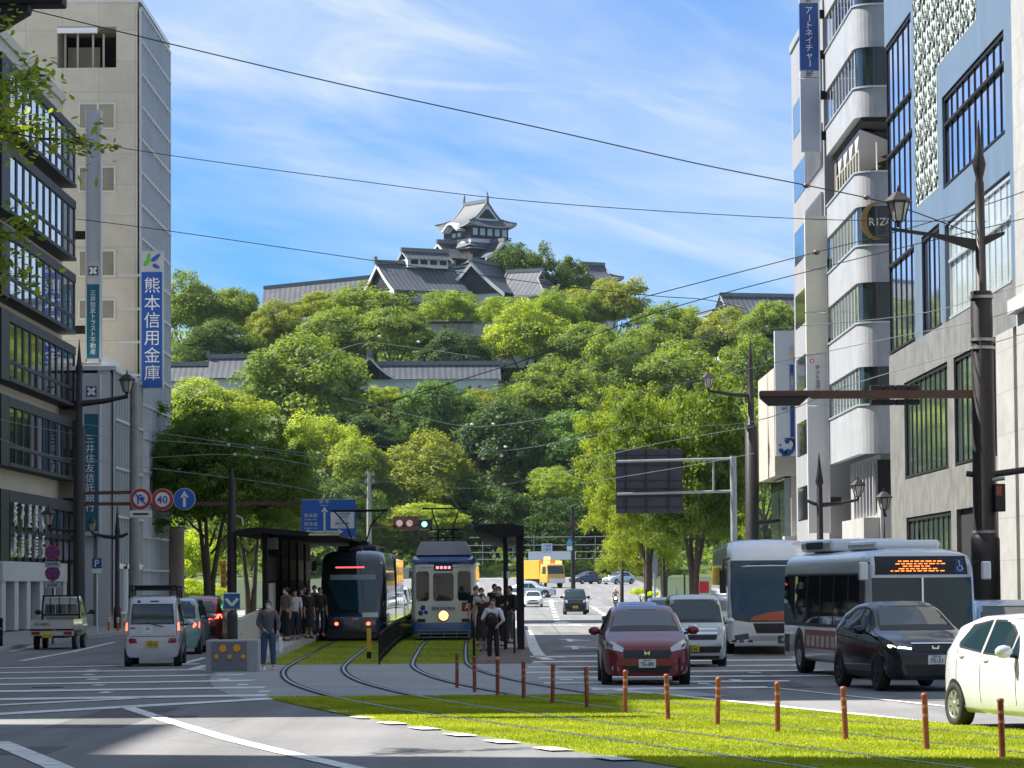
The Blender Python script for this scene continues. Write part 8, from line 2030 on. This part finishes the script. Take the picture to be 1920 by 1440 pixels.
b = MB(); b.lathe([(.42, zg(YP2)), (.36, q2(800)), (.2, q2(796)), (.15, q2(690)), (.13, q2(680)), (.02, q2(640))], (x, YP2, 0), 12); b.build('pole', m_iron, T, world=True); arm(T, (1413, 742), (1328, 733), YP2, .14); lantern(T, 1328, 733, YP2, 1.15); arm(T, (1413, 980), (1477, 973), YP2, .14); lantern(T, 1477, 973, YP2, 1.1)
YS2 = 187.; T = thing('direction_sign', 'back of a large road sign on a double armed post over the right lane', 'road sign', (XP(1378, YS2), YS2, zg(YS2)))
b = MB(); b.lathe([(.2, zg(YS2)), (.19, ZP(1378, 855, YS2))], (XP(1378, YS2), YS2, 0), 12); b.build('post', m_galv, T, world=True)
b = MB(); u2, v2 = (lambda px: XP(px, YS2, 7)), (lambda py: ZP(1215, py, YS2)); b.box(u2(1155), u2(1280), YS2 + .2, YS2 + .26, v2(962), v2(842)); b.build('plate', M('sign_back', (.055, .058, .085), .6, .3, var=.15), T, world=True)
for px in (1172, 1210, 1253): b = MB(); b.box(u2(px), u2(px + 4), YS2 + .1, YS2 + .19, v2(960), v2(844)); b.build('stiffener', m_iron, T, world=True)
for py in (853, 872, 900, 915, 930, 950): b = MB(); b.box(u2(1156), u2(1279), YS2 + .15, YS2 + .195, v2(py + 2), v2(py)); b.build('stiffener', m_iron, T, world=True)
for py in (865, 926): b = MB(); b.tube([(u2(1157), YS2, v2(py)), (u2(1378), YS2, v2(py - 4))], .08, 8); b.build('arm', m_galv, T, world=True)
b = MB(); b.tube([(u2(1338), YS2, v2(924)), (u2(1338), YS2, v2(862))], .06, 6); b.build('brace', m_galv, T, world=True)
# ---------------- far signals, poles and the end of the street
YF = 205.; T = thing('utility_pole', 'thin grey utility pole above the dark tram', 'utility pole', (XP(693, YF), YF, zg(YF))); b = MB(); b.lathe([(.2, 0), (.13, ZP(693, 884, YF))], (XP(693, YF), YF, 0), 8); 
for py in (890, 905, 925): b.beam(P3(683, py, YF), P3(703, py, YF), .08, .08); b.cbox(P3(686, py - 3, YF), (.12, .12, .25)); b.cbox(P3(700, py - 3, YF), (.12, .12, .25))
b.build('pole', MATS['concrete_pole'], T, world=True)
T = thing('traffic_signal', 'green traffic signal on a brown beam with two small round signs over the tram', 'traffic signal', P3(770, 980, YF)); b = MB(); b.beam(P3(696, 990, YF), P3(812, 983, YF), .1, .12); b.box(XP(738, YF), XP(786, YF), YF - .05, YF, ZP(760, 994, YF), ZP(760, 968, YF)); b.build('beam', m_brown, T, world=True)
for px in (749, 768): disc(T, px, 981, YF, .27, m_sgn_r, 'red_ring', -.1); disc(T, px, 981, YF, .2, m_plw, 'white_field', -.12)
b = MB(); b.bevbox(XP(786, YF), XP(812, YF), YF - .2, YF + .05, ZP(800, 992, YF), ZP(800, 974, YF), .03); b.build('housing', m_iron, T, world=True); disc(T, 796, 983, YF, .16, M('lens_green', (.05, .6, .4), .3, var=0, emit=(.1, 1, .65), es=4), 'green_lens', -.25)
YG2 = 300.; T = thing('traffic_signal', 'dark traffic signals seen from behind on a beam over the far junction', 'traffic signal', (XP(1075, YG2), YG2, zg(YG2))); b = MB(); b.lathe([(.22, zg(YG2)), (.18, ZP(1075, 950, YG2))], (XP(1075, YG2), YG2, 0), 8); b.build('pole', m_iron, T, world=True); b = MB(); b.beam(P3(1060, 984, YG2), P3(1160, 992, YG2), .2, .35); b.build('beam', m_brown, T, world=True)
for px in (1109, 1137): b = MB(); b.lathe([(.55, -.1), (.55, .1)], (XP(px, YG2), YG2 - .3, ZP(px, 977, YG2)), 12, 0, 'y'); b.build('signal_head', m_iron, T, world=True)
T = thing('marker_post', 'short stout black post in front of the silver sedan far down the road', 'post', tuple(P3(1166, 1103, 270))); b = MB(); q = P3(1166, 1103, 270); b.lathe([(.16, zg(270)), (.16, q[2] + 1.6), (.04, q[2] + 1.62), (.04, ZP(1161, 1014, 270))], (q[0], 270, 0), 10); b.build('post', m_black, T, world=True)
YE = 405.
def far_box(name, label, cat, px0, px1, pt, pb, Y, mat, th=.3, part='panel'):
    T = thing(name, label, cat, (XP((px0 + px1) / 2, Y), Y, ZP(px0, pb, Y))); b = MB(); b.box(XP(px0, Y), XP(px1, Y), Y, Y + th, ZP(px0, pb, Y), ZP(px0, pt, Y)); b.build(part, mat, T, world=True); return T
T = thing('hedge', 'dark clipped hedge along the far side of the junction', 'hedge', (XP(1130, YE), YE, zg(YE))); hm = link('foliage', CROWN['fine1'], T)
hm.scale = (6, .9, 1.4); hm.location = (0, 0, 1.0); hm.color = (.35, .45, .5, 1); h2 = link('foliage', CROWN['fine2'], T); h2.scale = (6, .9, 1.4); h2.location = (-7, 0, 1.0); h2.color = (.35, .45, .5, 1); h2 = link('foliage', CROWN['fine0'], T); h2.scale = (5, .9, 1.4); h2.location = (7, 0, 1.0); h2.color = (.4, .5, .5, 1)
far_box('banner', 'long white banner board behind the yellow works truck', 'banner', 991, 1080, 1034, 1050, 412, m_plw)
T = far_box('notice_sign', 'white square notice sign above the yellow works truck', 'sign', 1016, 1036, 1019, 1038, 400, M('pale_blue_board', (.50, .56, .64), .5, var=.05)); b = MB()
for k, t in enumerate(('ご迷惑', '工事中')): put_text(b, t, .36, Matrix.Translation((XP(1026, 400), 399.95, ZP(1026, 1024 + k * 7, 400))), 0, .01, .01)
b.build('lettering', m_sblue, T, world=True)
T = thing('pedestrian_sign', 'small blue and white sign on the far signal pole', 'traffic sign', P3(1068, 1020, YG2 - .5)); b = MB(); q = P3(1068, 1017, YG2 - .5); b.prism([(q[0] - .25, q[2] - .3), (q[0] + .25, q[2] - .3), (q[0] + .25, q[2] + .1), (q[0], q[2] + .4), (q[0] - .25, q[2] + .1)], 1, YG2 - .5, YG2 - .45); b.build('blue_plate', M('sky_sign_blue', (.08, .3, .5), .4, var=.05), T, world=True); b = MB(); b.box(q[0] - .25, q[0] + .25, YG2 - .5, YG2 - .45, q[2] - .75, q[2] - .35); b.build('white_plate', m_plw, T, world=True)
T = thing('pipe_fence', 'tall frame of pale pipes in front of the wooded hill at the far junction', 'fence', (XP(1080, YE + 10), YE + 10, zg(415)))
for py in (1006, 1021, 1034, 1047): b = MB(); b.tube([P3(880, py + 2, 415), P3(1155, py, 415)], .04, 5); b.build('rail', m_galv, T, world=True)
for px in (905, 962, 1001, 1116): b = MB(); b.tube([P3(px, 1060, 415), P3(px, 1004, 415)], .04, 5); b.build('post', m_galv, T, world=True)
for i, px in enumerate((1212, 1228, 1246, 1268, 1284)):
    T = thing('pavement_post', 'grey post on the right pavement under the street trees', 'post', (XP(px, 215 + i * 8), 215 + i * 8, zg(220)), 0, 'posts under the right street trees'); b = MB(); b.tube([(0, 0, 0), (0, 0, 1.6 + (i % 3) * 1.1)], .07, 6); b.build('post', m_galv if i % 2 else m_iron, T)
far_box('sign_box', 'grey utility cabinet under the right street trees', 'cabinet', 1214, 1234, 1036, 1085, 250, M('cabinet_grey', (.22, .24, .25), .6, var=.15), .8, 'cabinet'); far_box('barrier_board', 'red and white barrier board beside the coach', 'barrier', 1312, 1330, 1090, 1112, 170, m_red, .2)
# ---------------- dark signal housing in the upper left corner
YZ = 48.; T = thing('traffic_signal', 'dark signal housing cut off by the upper left corner', 'traffic signal', P3(20, 5, YZ)); b = MB(); b.bevbox(XP(-160, YZ, 10), XP(117, YZ, 10), YZ, YZ + .5, ZP(50, 7, YZ), ZP(50, -40, YZ), .03); b.build('housing', m_black, T, world=True); b = MB(); b.prism([(XP(-160, YZ, 10), ZP(20, 8, YZ)), (XP(53, YZ, 10), ZP(20, 8, YZ)), (XP(50, YZ, 10), ZP(20, 19, YZ)), (XP(0, YZ, 10), ZP(20, 48, YZ)), (XP(-160, YZ, 10), ZP(20, 120, YZ))], 1, YZ + .05, YZ + .45); b.build('visor', m_black, T, world=True)
# ---------------- overhead wires
def wire(label, pts, Y, r=.012, ins=(), knob=(), mat=None, Ye=None, cat='cable'):
    n = len(pts); Ye = Ye or Y; P = []
    for i, (a, c) in enumerate(pts): P.append(Vector(P3(a, c, Y + (Ye - Y) * i / (n - 1))))
    # smooth through the measured points
    out = []
    for i in range(n - 1):
        p0, p1, p2, p3 = P[max(0, i - 1)], P[i], P[i + 1], P[min(n - 1, i + 2)]
        for k in range(6): t = k / 6; out.append(.5 * ((2 * p1) + (p2 - p0) * t + (2 * p0 - 5 * p1 + 4 * p2 - p3) * t * t + (3 * p1 - p0 - 3 * p2 + p3) * t**3))
    out.append(P[-1]); T = thing('overhead_wire', label, cat, tuple(P[0]), 0, 'overhead tram and power wires')
    b = MB(); b.tube(out, r, 5); b.build('wire', mat or m_wire, T, world=True)
    for (a, c) in ins: b = MB(); b.ball(P3(a, c, Y + (Ye - Y) * .5), 2.8 * Y / FPX, 0, 8, (1.3, 1, .9)); b.build('insulator', m_ins, T, world=True)
    for (a, c) in knob: b = MB(); b.ball(P3(a, c, Y), 5.2 * Y / FPX, 0, 8, (1.4, 1, 1)); b.build('insulator', m_knob, T, world=True)
m_wire = M('wire_black', (.02, .022, .03), .6, .2, var=0); m_wirel = M('wire_grey', (.30, .33, .33), .5, .4, var=0); m_ins = M('insulator_white', (.62, .62, .58), .3, var=.05); m_knob = M('insulator_brown', (.12, .09, .08), .35, var=.2)
wire('long black wire crossing the whole sky from upper left to the right lamp', [(-30, 0), (50, 17), (310, 80), (640, 158), (1000, 237), (1300, 305), (1505, 346), (1625, 371), (1700, 392), (1838, 444)], 88, .017, (), ((1512, 348), (1625, 370)))
wire('wavy wire crossing the sky just above the castle keep', [(140, 262), (310, 290), (640, 335), (1000, 378), (1500, 410), (1850, 415)], 88, .011)
wire('wire running from the left offices down across the palace roofs', [(140, 410), (310, 432), (640, 480), (740, 494), (960, 524), (1050, 536), (1230, 555), (1325, 562), (1400, 580)], 122, .015, ((960, 524), (1047, 535)))
wire('upper of the wires rising from the hill trees to the thick right pole', [(1215, 555), (1530, 473), (1690, 432), (1836, 388), (1940, 352)], 88, .013, (), ((1531, 473),))
wire('second wire rising from the hill trees to the thick right pole', [(640, 780), (1000, 670), (1240, 583), (1530, 505), (1700, 462), (1836, 430), (1940, 405)], 88, .013)
SHW = 'thin span wire with small insulators over the tram stop'
for k, (pts, Y, ins) in enumerate((
    ([(830, 742), (1100, 690), (1330, 630), (1700, 592), (1840, 557), (1930, 530)], 88, ((1420, 628),)),
    ([(1150, 748), (1400, 692), (1640, 640), (1840, 600), (1930, 572)], 88, ((1437, 612),)),
    ([(1180, 800), (1413, 790), (1600, 720), (1840, 650), (1930, 622)], 88, ()),
    ([(1100, 905), (1300, 872), (1413, 850)], 150, ()),
    ([(1090, 865), (1240, 830), (1413, 800)], 160, ()),
    ([(150, 795), (300, 812), (560, 848), (760, 860)], 122, ((425, 806), (463, 808))),
    ([(-20, 782), (148, 814), (430, 836), (640, 866)], 122, ((428, 834), (473, 840))),
    ([(-20, 816), (148, 862), (440, 852), (640, 884)], 122, ((440, 852), (480, 858))),
    ([(148, 862), (400, 892), (560, 915), (640, 940)], 122, ()),
    ([(640, 745), (760, 775), (900, 800), (1100, 770)], 150, ((885, 796), (925, 795))),
    ([(690, 835), (850, 850), (1000, 838), (1180, 800)], 165, ((905, 842), (948, 838), (905, 860), (940, 855))),
    ([(640, 900), (760, 905), (900, 915), (1080, 880)], 165, ((915, 912), (945, 908))),
    ([(560, 690), (670, 645), (760, 650), (900, 670)], 150, ((712, 631), (785, 641)))
    )):
    wire(SHW if k > 5 else ['wire sloping to the thick right pole above its first clamp', 'wire below the first clamp of the thick right pole', 'lowest wire reaching the thick right pole', 'faint wire to the black pole beside the beige building', 'upper faint wire to the black pole beside the beige building', 'wire from the left lamp post across the dark street tree'][k], pts, Y, .011, ins, (), m_wirel)
for i, (d, z) in enumerate(((0, 5.3), (3.2, 5.3))):
    T = thing('contact_wire', ['contact wire above the dark tram track', 'contact wire above the blue tram track'][i], 'cable', (off_curve(100, d), 100, 5.3), 0, 'tram contact wires'); b = MB(); b.tube([(off_curve(y, d), y, zg(y) + z) for y in lin(90, 300, 20)], .012, 5); b.build('wire', m_wire, T, world=True)
# ================================================================ people
m_skin = M('skin', (.45, .27, .19), .6, var=.08)
m_hair = M('hair_black', (.012, .010, .009), .5, var=.2)
m_mask = M('mask_white', (.72, .73, .74), .7, var=.04)
def skin_mesh(name, V, E, Rr, mat, T, root=0, sub=1):
    me = bpy.data.meshes.new(name); me.from_pydata(V, E, []); o = bpy.data.objects.new(name, me); COL.objects.link(o)
    md = o.modifiers.new('s', 'SKIN'); md.use_smooth_shade = True
    for i, r in enumerate(Rr): me.skin_vertices[0].data[i].radius = r if isinstance(r, tuple) else (r, r)
    me.skin_vertices[0].data[root].use_root = True
    if sub: o.modifiers.new('b', 'SUBSURF').levels = sub
    dg = bpy.context.evaluated_depsgraph_get(); dg.update()
    m2 = bpy.data.meshes.new_from_object(o.evaluated_get(dg)); bpy.data.objects.remove(o)
    m2.materials.clear(); m2.materials.append(mat); m2.polygons.foreach_set('material_index', [0] * len(m2.polygons)); m2.polygons.foreach_set('use_smooth', [True] * len(m2.polygons)); m2.update()
    return link(name, m2, T)
def person(label, loc, rz, h=1.68, top=None, bot=None, arms=((.22, -.02), (.22, -.02)), sleeve=.5, skirt=False, mask=True, legs=((.0, 0), (.0, 0)), hair=m_hair, long_hair=False, bag=None, shoes=None, bend=0., group='people waiting at the tram stop', cap=None, sit=False):
    """faces local -Y; arms = per side (outward, forward) offsets or explicit elbow / hand points"""
    T = thing('person', label, 'person', loc, rz, group); k = h / 1.68
    hip = .92; kn = .49
    V = [(0, 0, .96), (0, 0, 1.10), (0, -.01 - bend * .3, 1.28), (0, -.0 - bend * .6, 1.40), (0, -.005 - bend * .7, 1.475), (0, -.02 - bend * .9, 1.575), (0, -.015 - bend, 1.655), (0, -.105 - bend * .9, 1.565)]
    E = [(0, 1), (1, 2), (2, 3), (3, 4), (4, 5), (5, 6), (5, 7)]; Rr = [(.135, .10), (.12, .09), (.14, .10), (.12, .085), .048, (.072, .088), (.06, .072), .014]
    J = {}
    for s, nm in ((-1, 'r'), (1, 'l')):
        a = arms[0 if s < 0 else 1]; i = len(V)
        sh = (s * .175, -bend * .5, 1.395)
        if len(a) == 2 and not isinstance(a[0], tuple): el = (s * (.19 + a[0] * .12), a[1] * .3 - bend * .4, 1.12); wr = (s * (.19 + a[0] * .2), a[1] - .03 - bend * .3, .87)
        else: el, wr = a
        d = (Vector(wr) - Vector(el)).normalized(); pal = Vector(wr) + d * .07; side = d.cross(Vector((0, 1, 0)))
        side = side.normalized() if side.length > .1 else Vector((1, 0, 0)); fw = d.cross(side)
        V += [sh, el, wr, tuple(pal)]; E += [(3, i), (i, i + 1), (i + 1, i + 2), (i + 2, i + 3)]; Rr += [.052, .040, .028, (.032, .018)]
        for f, (o_, ln) in enumerate(((-.03, .065), (-.01, .075), (.01, .07), (.028, .055))):
            j = len(V); p = pal + fw * o_ + d * .03; V += [tuple(p), tuple(p + d * ln + side * .012)]; E += [(i + 3, j), (j, j + 1)]; Rr += [.009, .0075]
        j = len(V); p = Vector(wr) + d * .03 - fw * .045; V.append(tuple(p + d * .035)); E.append((i + 2, j)); Rr.append(.010)
        J[nm] = (sh, el, wr)
        g = legs[0 if s < 0 else 1]; i = len(V)
        if sit: kp = (s * .13, -.42, .78); ap = (s * .13, -.35, .36)
        else: kp = (s * (.095 + g[0] * .4), g[1] * .5 - .015, kn); ap = (s * (.095 + g[0]), g[1] + .01, .09)
        V += [(s * .085, 0, hip), kp, ap, (ap[0] + s * .02, ap[1] - .15, ap[2] - .055), (ap[0], ap[1] + .05, ap[2] - .055)]
        E += [(0, i), (i, i + 1), (i + 1, i + 2), (i + 2, i + 3), (i + 2, i + 4)]; Rr += [.085, .056, .038, .03, .032]; J[nm + 'L'] = (V[i], kp, ap)
    sc = lambda p: tuple(q * k for q in p)
    skin_mesh('body', [sc(v) for v in V], E, [tuple(x * k for x in r) if isinstance(r, tuple) else r * k for r in Rr], m_skin, T)
    def cloth(name, V, E, Rr, mat): return skin_mesh(name, [sc(v) for v in V], E, [tuple(x * k for x in r) if isinstance(r, tuple) else r * k for r in Rr], mat, T)
    # upper garment
    cv = [(0, 0, .87), (0, 0, 1.10), (0, -.01 - bend * .3, 1.28), (0, -bend * .6, 1.40), (0, -bend * .65, 1.45)]; ce = [(0, 1), (1, 2), (2, 3), (3, 4)]; cr = [(.165, .13), (.15, .118), (.162, .122), (.14, .105), (.07, .065)]
    for nm in 'rl':
        sh, el, wr = J[nm]; i = len(cv); cv.append(sh); ce.append((3, i)); cr.append(.072)
        t = min(1, sleeve * 2); cv.append(tuple(Vector(sh).lerp(Vector(el), t))); ce.append((i, i + 1)); cr.append(.064)
        if sleeve > .5: cv.append(tuple(Vector(el).lerp(Vector(wr), (sleeve - .5) * 2))); ce.append((i + 1, i + 2)); cr.append(.045)
    cloth('shirt', cv, ce, cr, top)
    if skirt:
        b = MB(); b.lathe([(.13 * k, 1.02 * k), (.19 * k, .85 * k), (.25 * k, .42 * k), (.255 * k, .40 * k), (.2 * k, .41 * k)], (0, 0, 0), 14); b.build('skirt', bot, T)
    else:
        cv = [(0, 0, 1.08), (0, 0, .93)]; ce = [(0, 1)]; cr = [(.148, .112), (.155, .118)]
        for nm in 'rl': hp, kp, ap = J[nm + 'L']; i = len(cv); cv += [hp, kp, (ap[0], ap[1], ap[2] + .02)]; ce += [(1, i), (i, i + 1), (i + 1, i + 2)]; cr += [.105, .082, .066]
        cloth('trousers', cv, ce, cr, bot)
    for nm in 'rl':
        ap = J[nm + 'L'][2]; cloth('shoe', [(ap[0], ap[1] + .05, ap[2] - .05), (ap[0], ap[1] - .04, ap[2] - .045), (ap[0] + .01, ap[1] - .16, ap[2] - .055)], [(0, 1), (1, 2)], [.042, (.044, .048), (.04, .03)], shoes or m_trim)
    hy = -.015 - bend
    b = MB(); b.ball((0, (hy + .018) * k, 1.612 * k), .098 * k, 0, 12, (.88, 1.02, 1.0)); 
    if long_hair: b.ball((0, (hy + .05) * k, 1.50 * k), .10 * k, 0, 10, (.8, .5, 1.5))
    b.build('hair', hair if cap is None else cap, T)
    b = MB(); b.ball((0, (hy - .045) * k, 1.575 * k), .075 * k, 0, 10, (.88, .78, 1.0)); b.build('face', m_skin, T)
    b = MB()
    for s in (-1, 1): b.ball((s * .028 * k, (hy - .099) * k, 1.592 * k), .009 * k, 0, 6)
    b.build('eyes', m_trim, T)
    if mask: b = MB(); b.ball((0, (hy - .058) * k, 1.545 * k), .066 * k, 0, 10, (.86, .80, .72)); b.build('mask', m_mask, T)
    if bag:
        kind, mt = bag
        if kind == 'back': b = MB(); b.bevbox(-.17 * k, .17 * k, .11 * k, .30 * k, .98 * k, 1.42 * k, .06 * k)
        elif kind == 'front': b = MB(); b.ball((0, -.20 * k, 1.12 * k), .19 * k, 0, 10, (1, .62, 1.15)); b.tube([(-.12 * k, -.1 * k, 1.2 * k), (.1 * k, .02 * k, 1.46 * k), (.16 * k, .08 * k, 1.3 * k)], .018 * k, 5)
        else: b = MB(); b.bevbox(.24 * k, .34 * k, -.14 * k, .14 * k, .42 * k, .80 * k, .03 * k); b.tube([(.28 * k, -.06 * k, .8 * k), (.27 * k, 0, .9 * k), (.28 * k, .06 * k, .8 * k)], .01 * k, 5)
        b.build('bag', mt, T)
    return T
def cl(n, c): return M('cloth_' + n, c, .85, var=.18, scale=14, bump=.3, bscale=60)
c_wh, c_bk, c_gr, c_nv, c_dn, c_kh, c_be, c_ol = cl('white', (.62, .63, .66)), cl('black', (.015, .015, .018)), cl('grey', (.10, .10, .11)), cl('navy', (.02, .025, .05)), cl('denim', (.04, .08, .15)), cl('khaki', (.16, .13, .09)), cl('beige', (.34, .27, .21)), cl('olive', (.05, .05, .035))
def gp(px, Y, dz=.0): return (XP(px, Y), Y, zg(Y) + dz)
person('person in dark cardigan and blue jeans with white shoes at the platform end', gp(503, 79.2), R_(6), 1.70, c_gr, c_dn, (((-.25, .02, 1.12), (-.1, -.2, .98)), ((.26, -.0, 1.12), (.22, -.14, .92))), .95, False, True, ((.03, 0), (.03, -.02)), shoes=m_mask, bag=('side', m_mask))
person('person in white top and dark wide trousers carrying a black bag before the right shelter', gp(925, 85.5, .04), R_(-12), 1.66, c_wh, c_bk, (((-.27, -.10, 1.14), (-.10, -.22, 1.20)), ((.30, -.06, 1.12), (.20, -.2, 1.0))), .62, False, False, ((.01, 0), (.03, -.06)), bag=('front', c_bk), shoes=c_be, long_hair=True)
person('person in black sleeveless dress with white mask beside the blue tram', gp(906, 90.5, .2), R_(8), 1.60, c_bk, c_bk, ((.25, -.06), (.25, -.05)), .12, True, True)
person('person in white t-shirt and black trousers behind the one in the dress', gp(903, 94, .27), R_(-5), 1.68, c_wh, c_bk, ((.2, -.02), (.2, -.02)), .4, False, True)
person('person in black shirt closest to the blue tram side', gp(893, 98, .27), R_(10), 1.70, c_bk, c_nv, ((.2, 0), (.2, 0)), .4, False, True)
person('person in dark top with hand raised near the shelter post', gp(936, 93, .27), R_(-20), 1.72, c_bk, c_bk, (((-.26, -.1, 1.15), (-.12, -.3, 1.1)), ((.3, -.12, 1.2), (.26, -.36, 1.18))), .45, False, True)
person('tall person in dark clothes farthest back under the right shelter', gp(928, 101, .27), R_(15), 1.76, c_bk, c_bk, ((.2, 0), (.2, 0)), .9, False, False)
person('person in black standing beside the thick shelter post', gp(957, 96.5, .27), R_(-40), 1.72, c_bk, c_gr, ((.3, -.05), (.22, -.1)), .9, False, False, bag=('back', c_bk))
person('person in beige jacket stepping behind the chevron sign', gp(424, 84.5), R_(80), 1.62, c_be, c_kh, (((-.2, -.2, 1.15), (-.2, -.38, .98)), ((.2, -.1, 1.12), (.2, -.25, .9))), .9, False, True, ((.0, -.2), (.0, .2)))
GLL = ['person in pale shirt at the front of the queue in the left shelter', 'person in grey top second in the left shelter queue', 'person in dark clothes next to the pale shirted one in the left shelter', 'person in a navy top deep in the left shelter', 'person in dark jacket near the dark tram door', 'person with dark bag beside the dark tram', 'person at the back of the left shelter queue']
for i, (px, Y, tp, bt, hh) in enumerate(((537, 103, c_kh, c_bk, 1.70), (553, 105, c_wh, c_nv, 1.60), (566, 108, c_nv, c_bk, 1.66), (579, 106, c_bk, c_bk, 1.62), (590, 110, c_gr, c_bk, 1.72), (600, 108, c_bk, c_nv, 1.66), (572, 114, c_nv, c_gr, 1.74))):
    person(GLL[i], gp(px, Y, .27), R_(rnd.uniform(-50, 60)), hh, tp, bt, ((.2, -.03), (.22, 0)), .6, i == 3, i % 2 == 0, bag=('back', c_bk) if i == 5 else None, long_hair=i in (1, 3))
# motorbike and rider far down the road
def motorbike():
    Y = 262; loc = gp(1154, Y); T = thing('motorbike', 'small motorbike with lit headlamp coming down the sunlit lane', 'motorbike', loc, 0)
    for y in (-.62, .62):
        b = MB(); b.lathe([(.20, -.05), (.28, -.045), (.29, 0), (.28, .045), (.20, .05)], (0, y, .29), 14, 0, 'x'); w_ = b.build('wheel', m_tyre, T); b = MB(); b.lathe([(.19, -.03), (.19, .03)], (0, y, .29), 12, 0, 'x'); b.build('rim', m_rim, w_)
    b = MB(); b.tube([(0, -.62, .3), (0, -.42, .95)], .05, 6); b.tube([(0, -.4, .8), (0, 0, .5), (0, .5, .55)], .1, 8); b.bevbox(-.13, .13, -.05, .62, .62, .78, .05); b.bevbox(-.2, .2, -.52, -.38, .45, .95, .05); b.build('frame', m_trim, T)
    b = MB(); b.tube([(-.34, -.3, 1.02), (0, -.42, 1.0), (.34, -.3, 1.02)], .022, 6); b.build('handlebar', m_iron, T)
    b = MB(); b.ball((0, -.56, .86), .1, 0, 10, (1, .5, 1)); b.build('headlight', M('bike_lamp', (.8, .75, .6), .3, var=0, emit=(1, .9, .7), es=6), T)
    b = MB(); b.box(-.1, .1, -.66, -.64, .52, .62); b.build('front_plate', m_plw, T)
    person('motorbike rider in beige jacket with a white helmet', loc, 0, 1.68, c_be, c_gr, (((-.3, -.12, 1.16), (-.32, -.3, 1.02)), ((.3, -.12, 1.16), (.32, -.3, 1.02))), .95, False, False, cap=m_mask, sit=True, group=None)
motorbike()
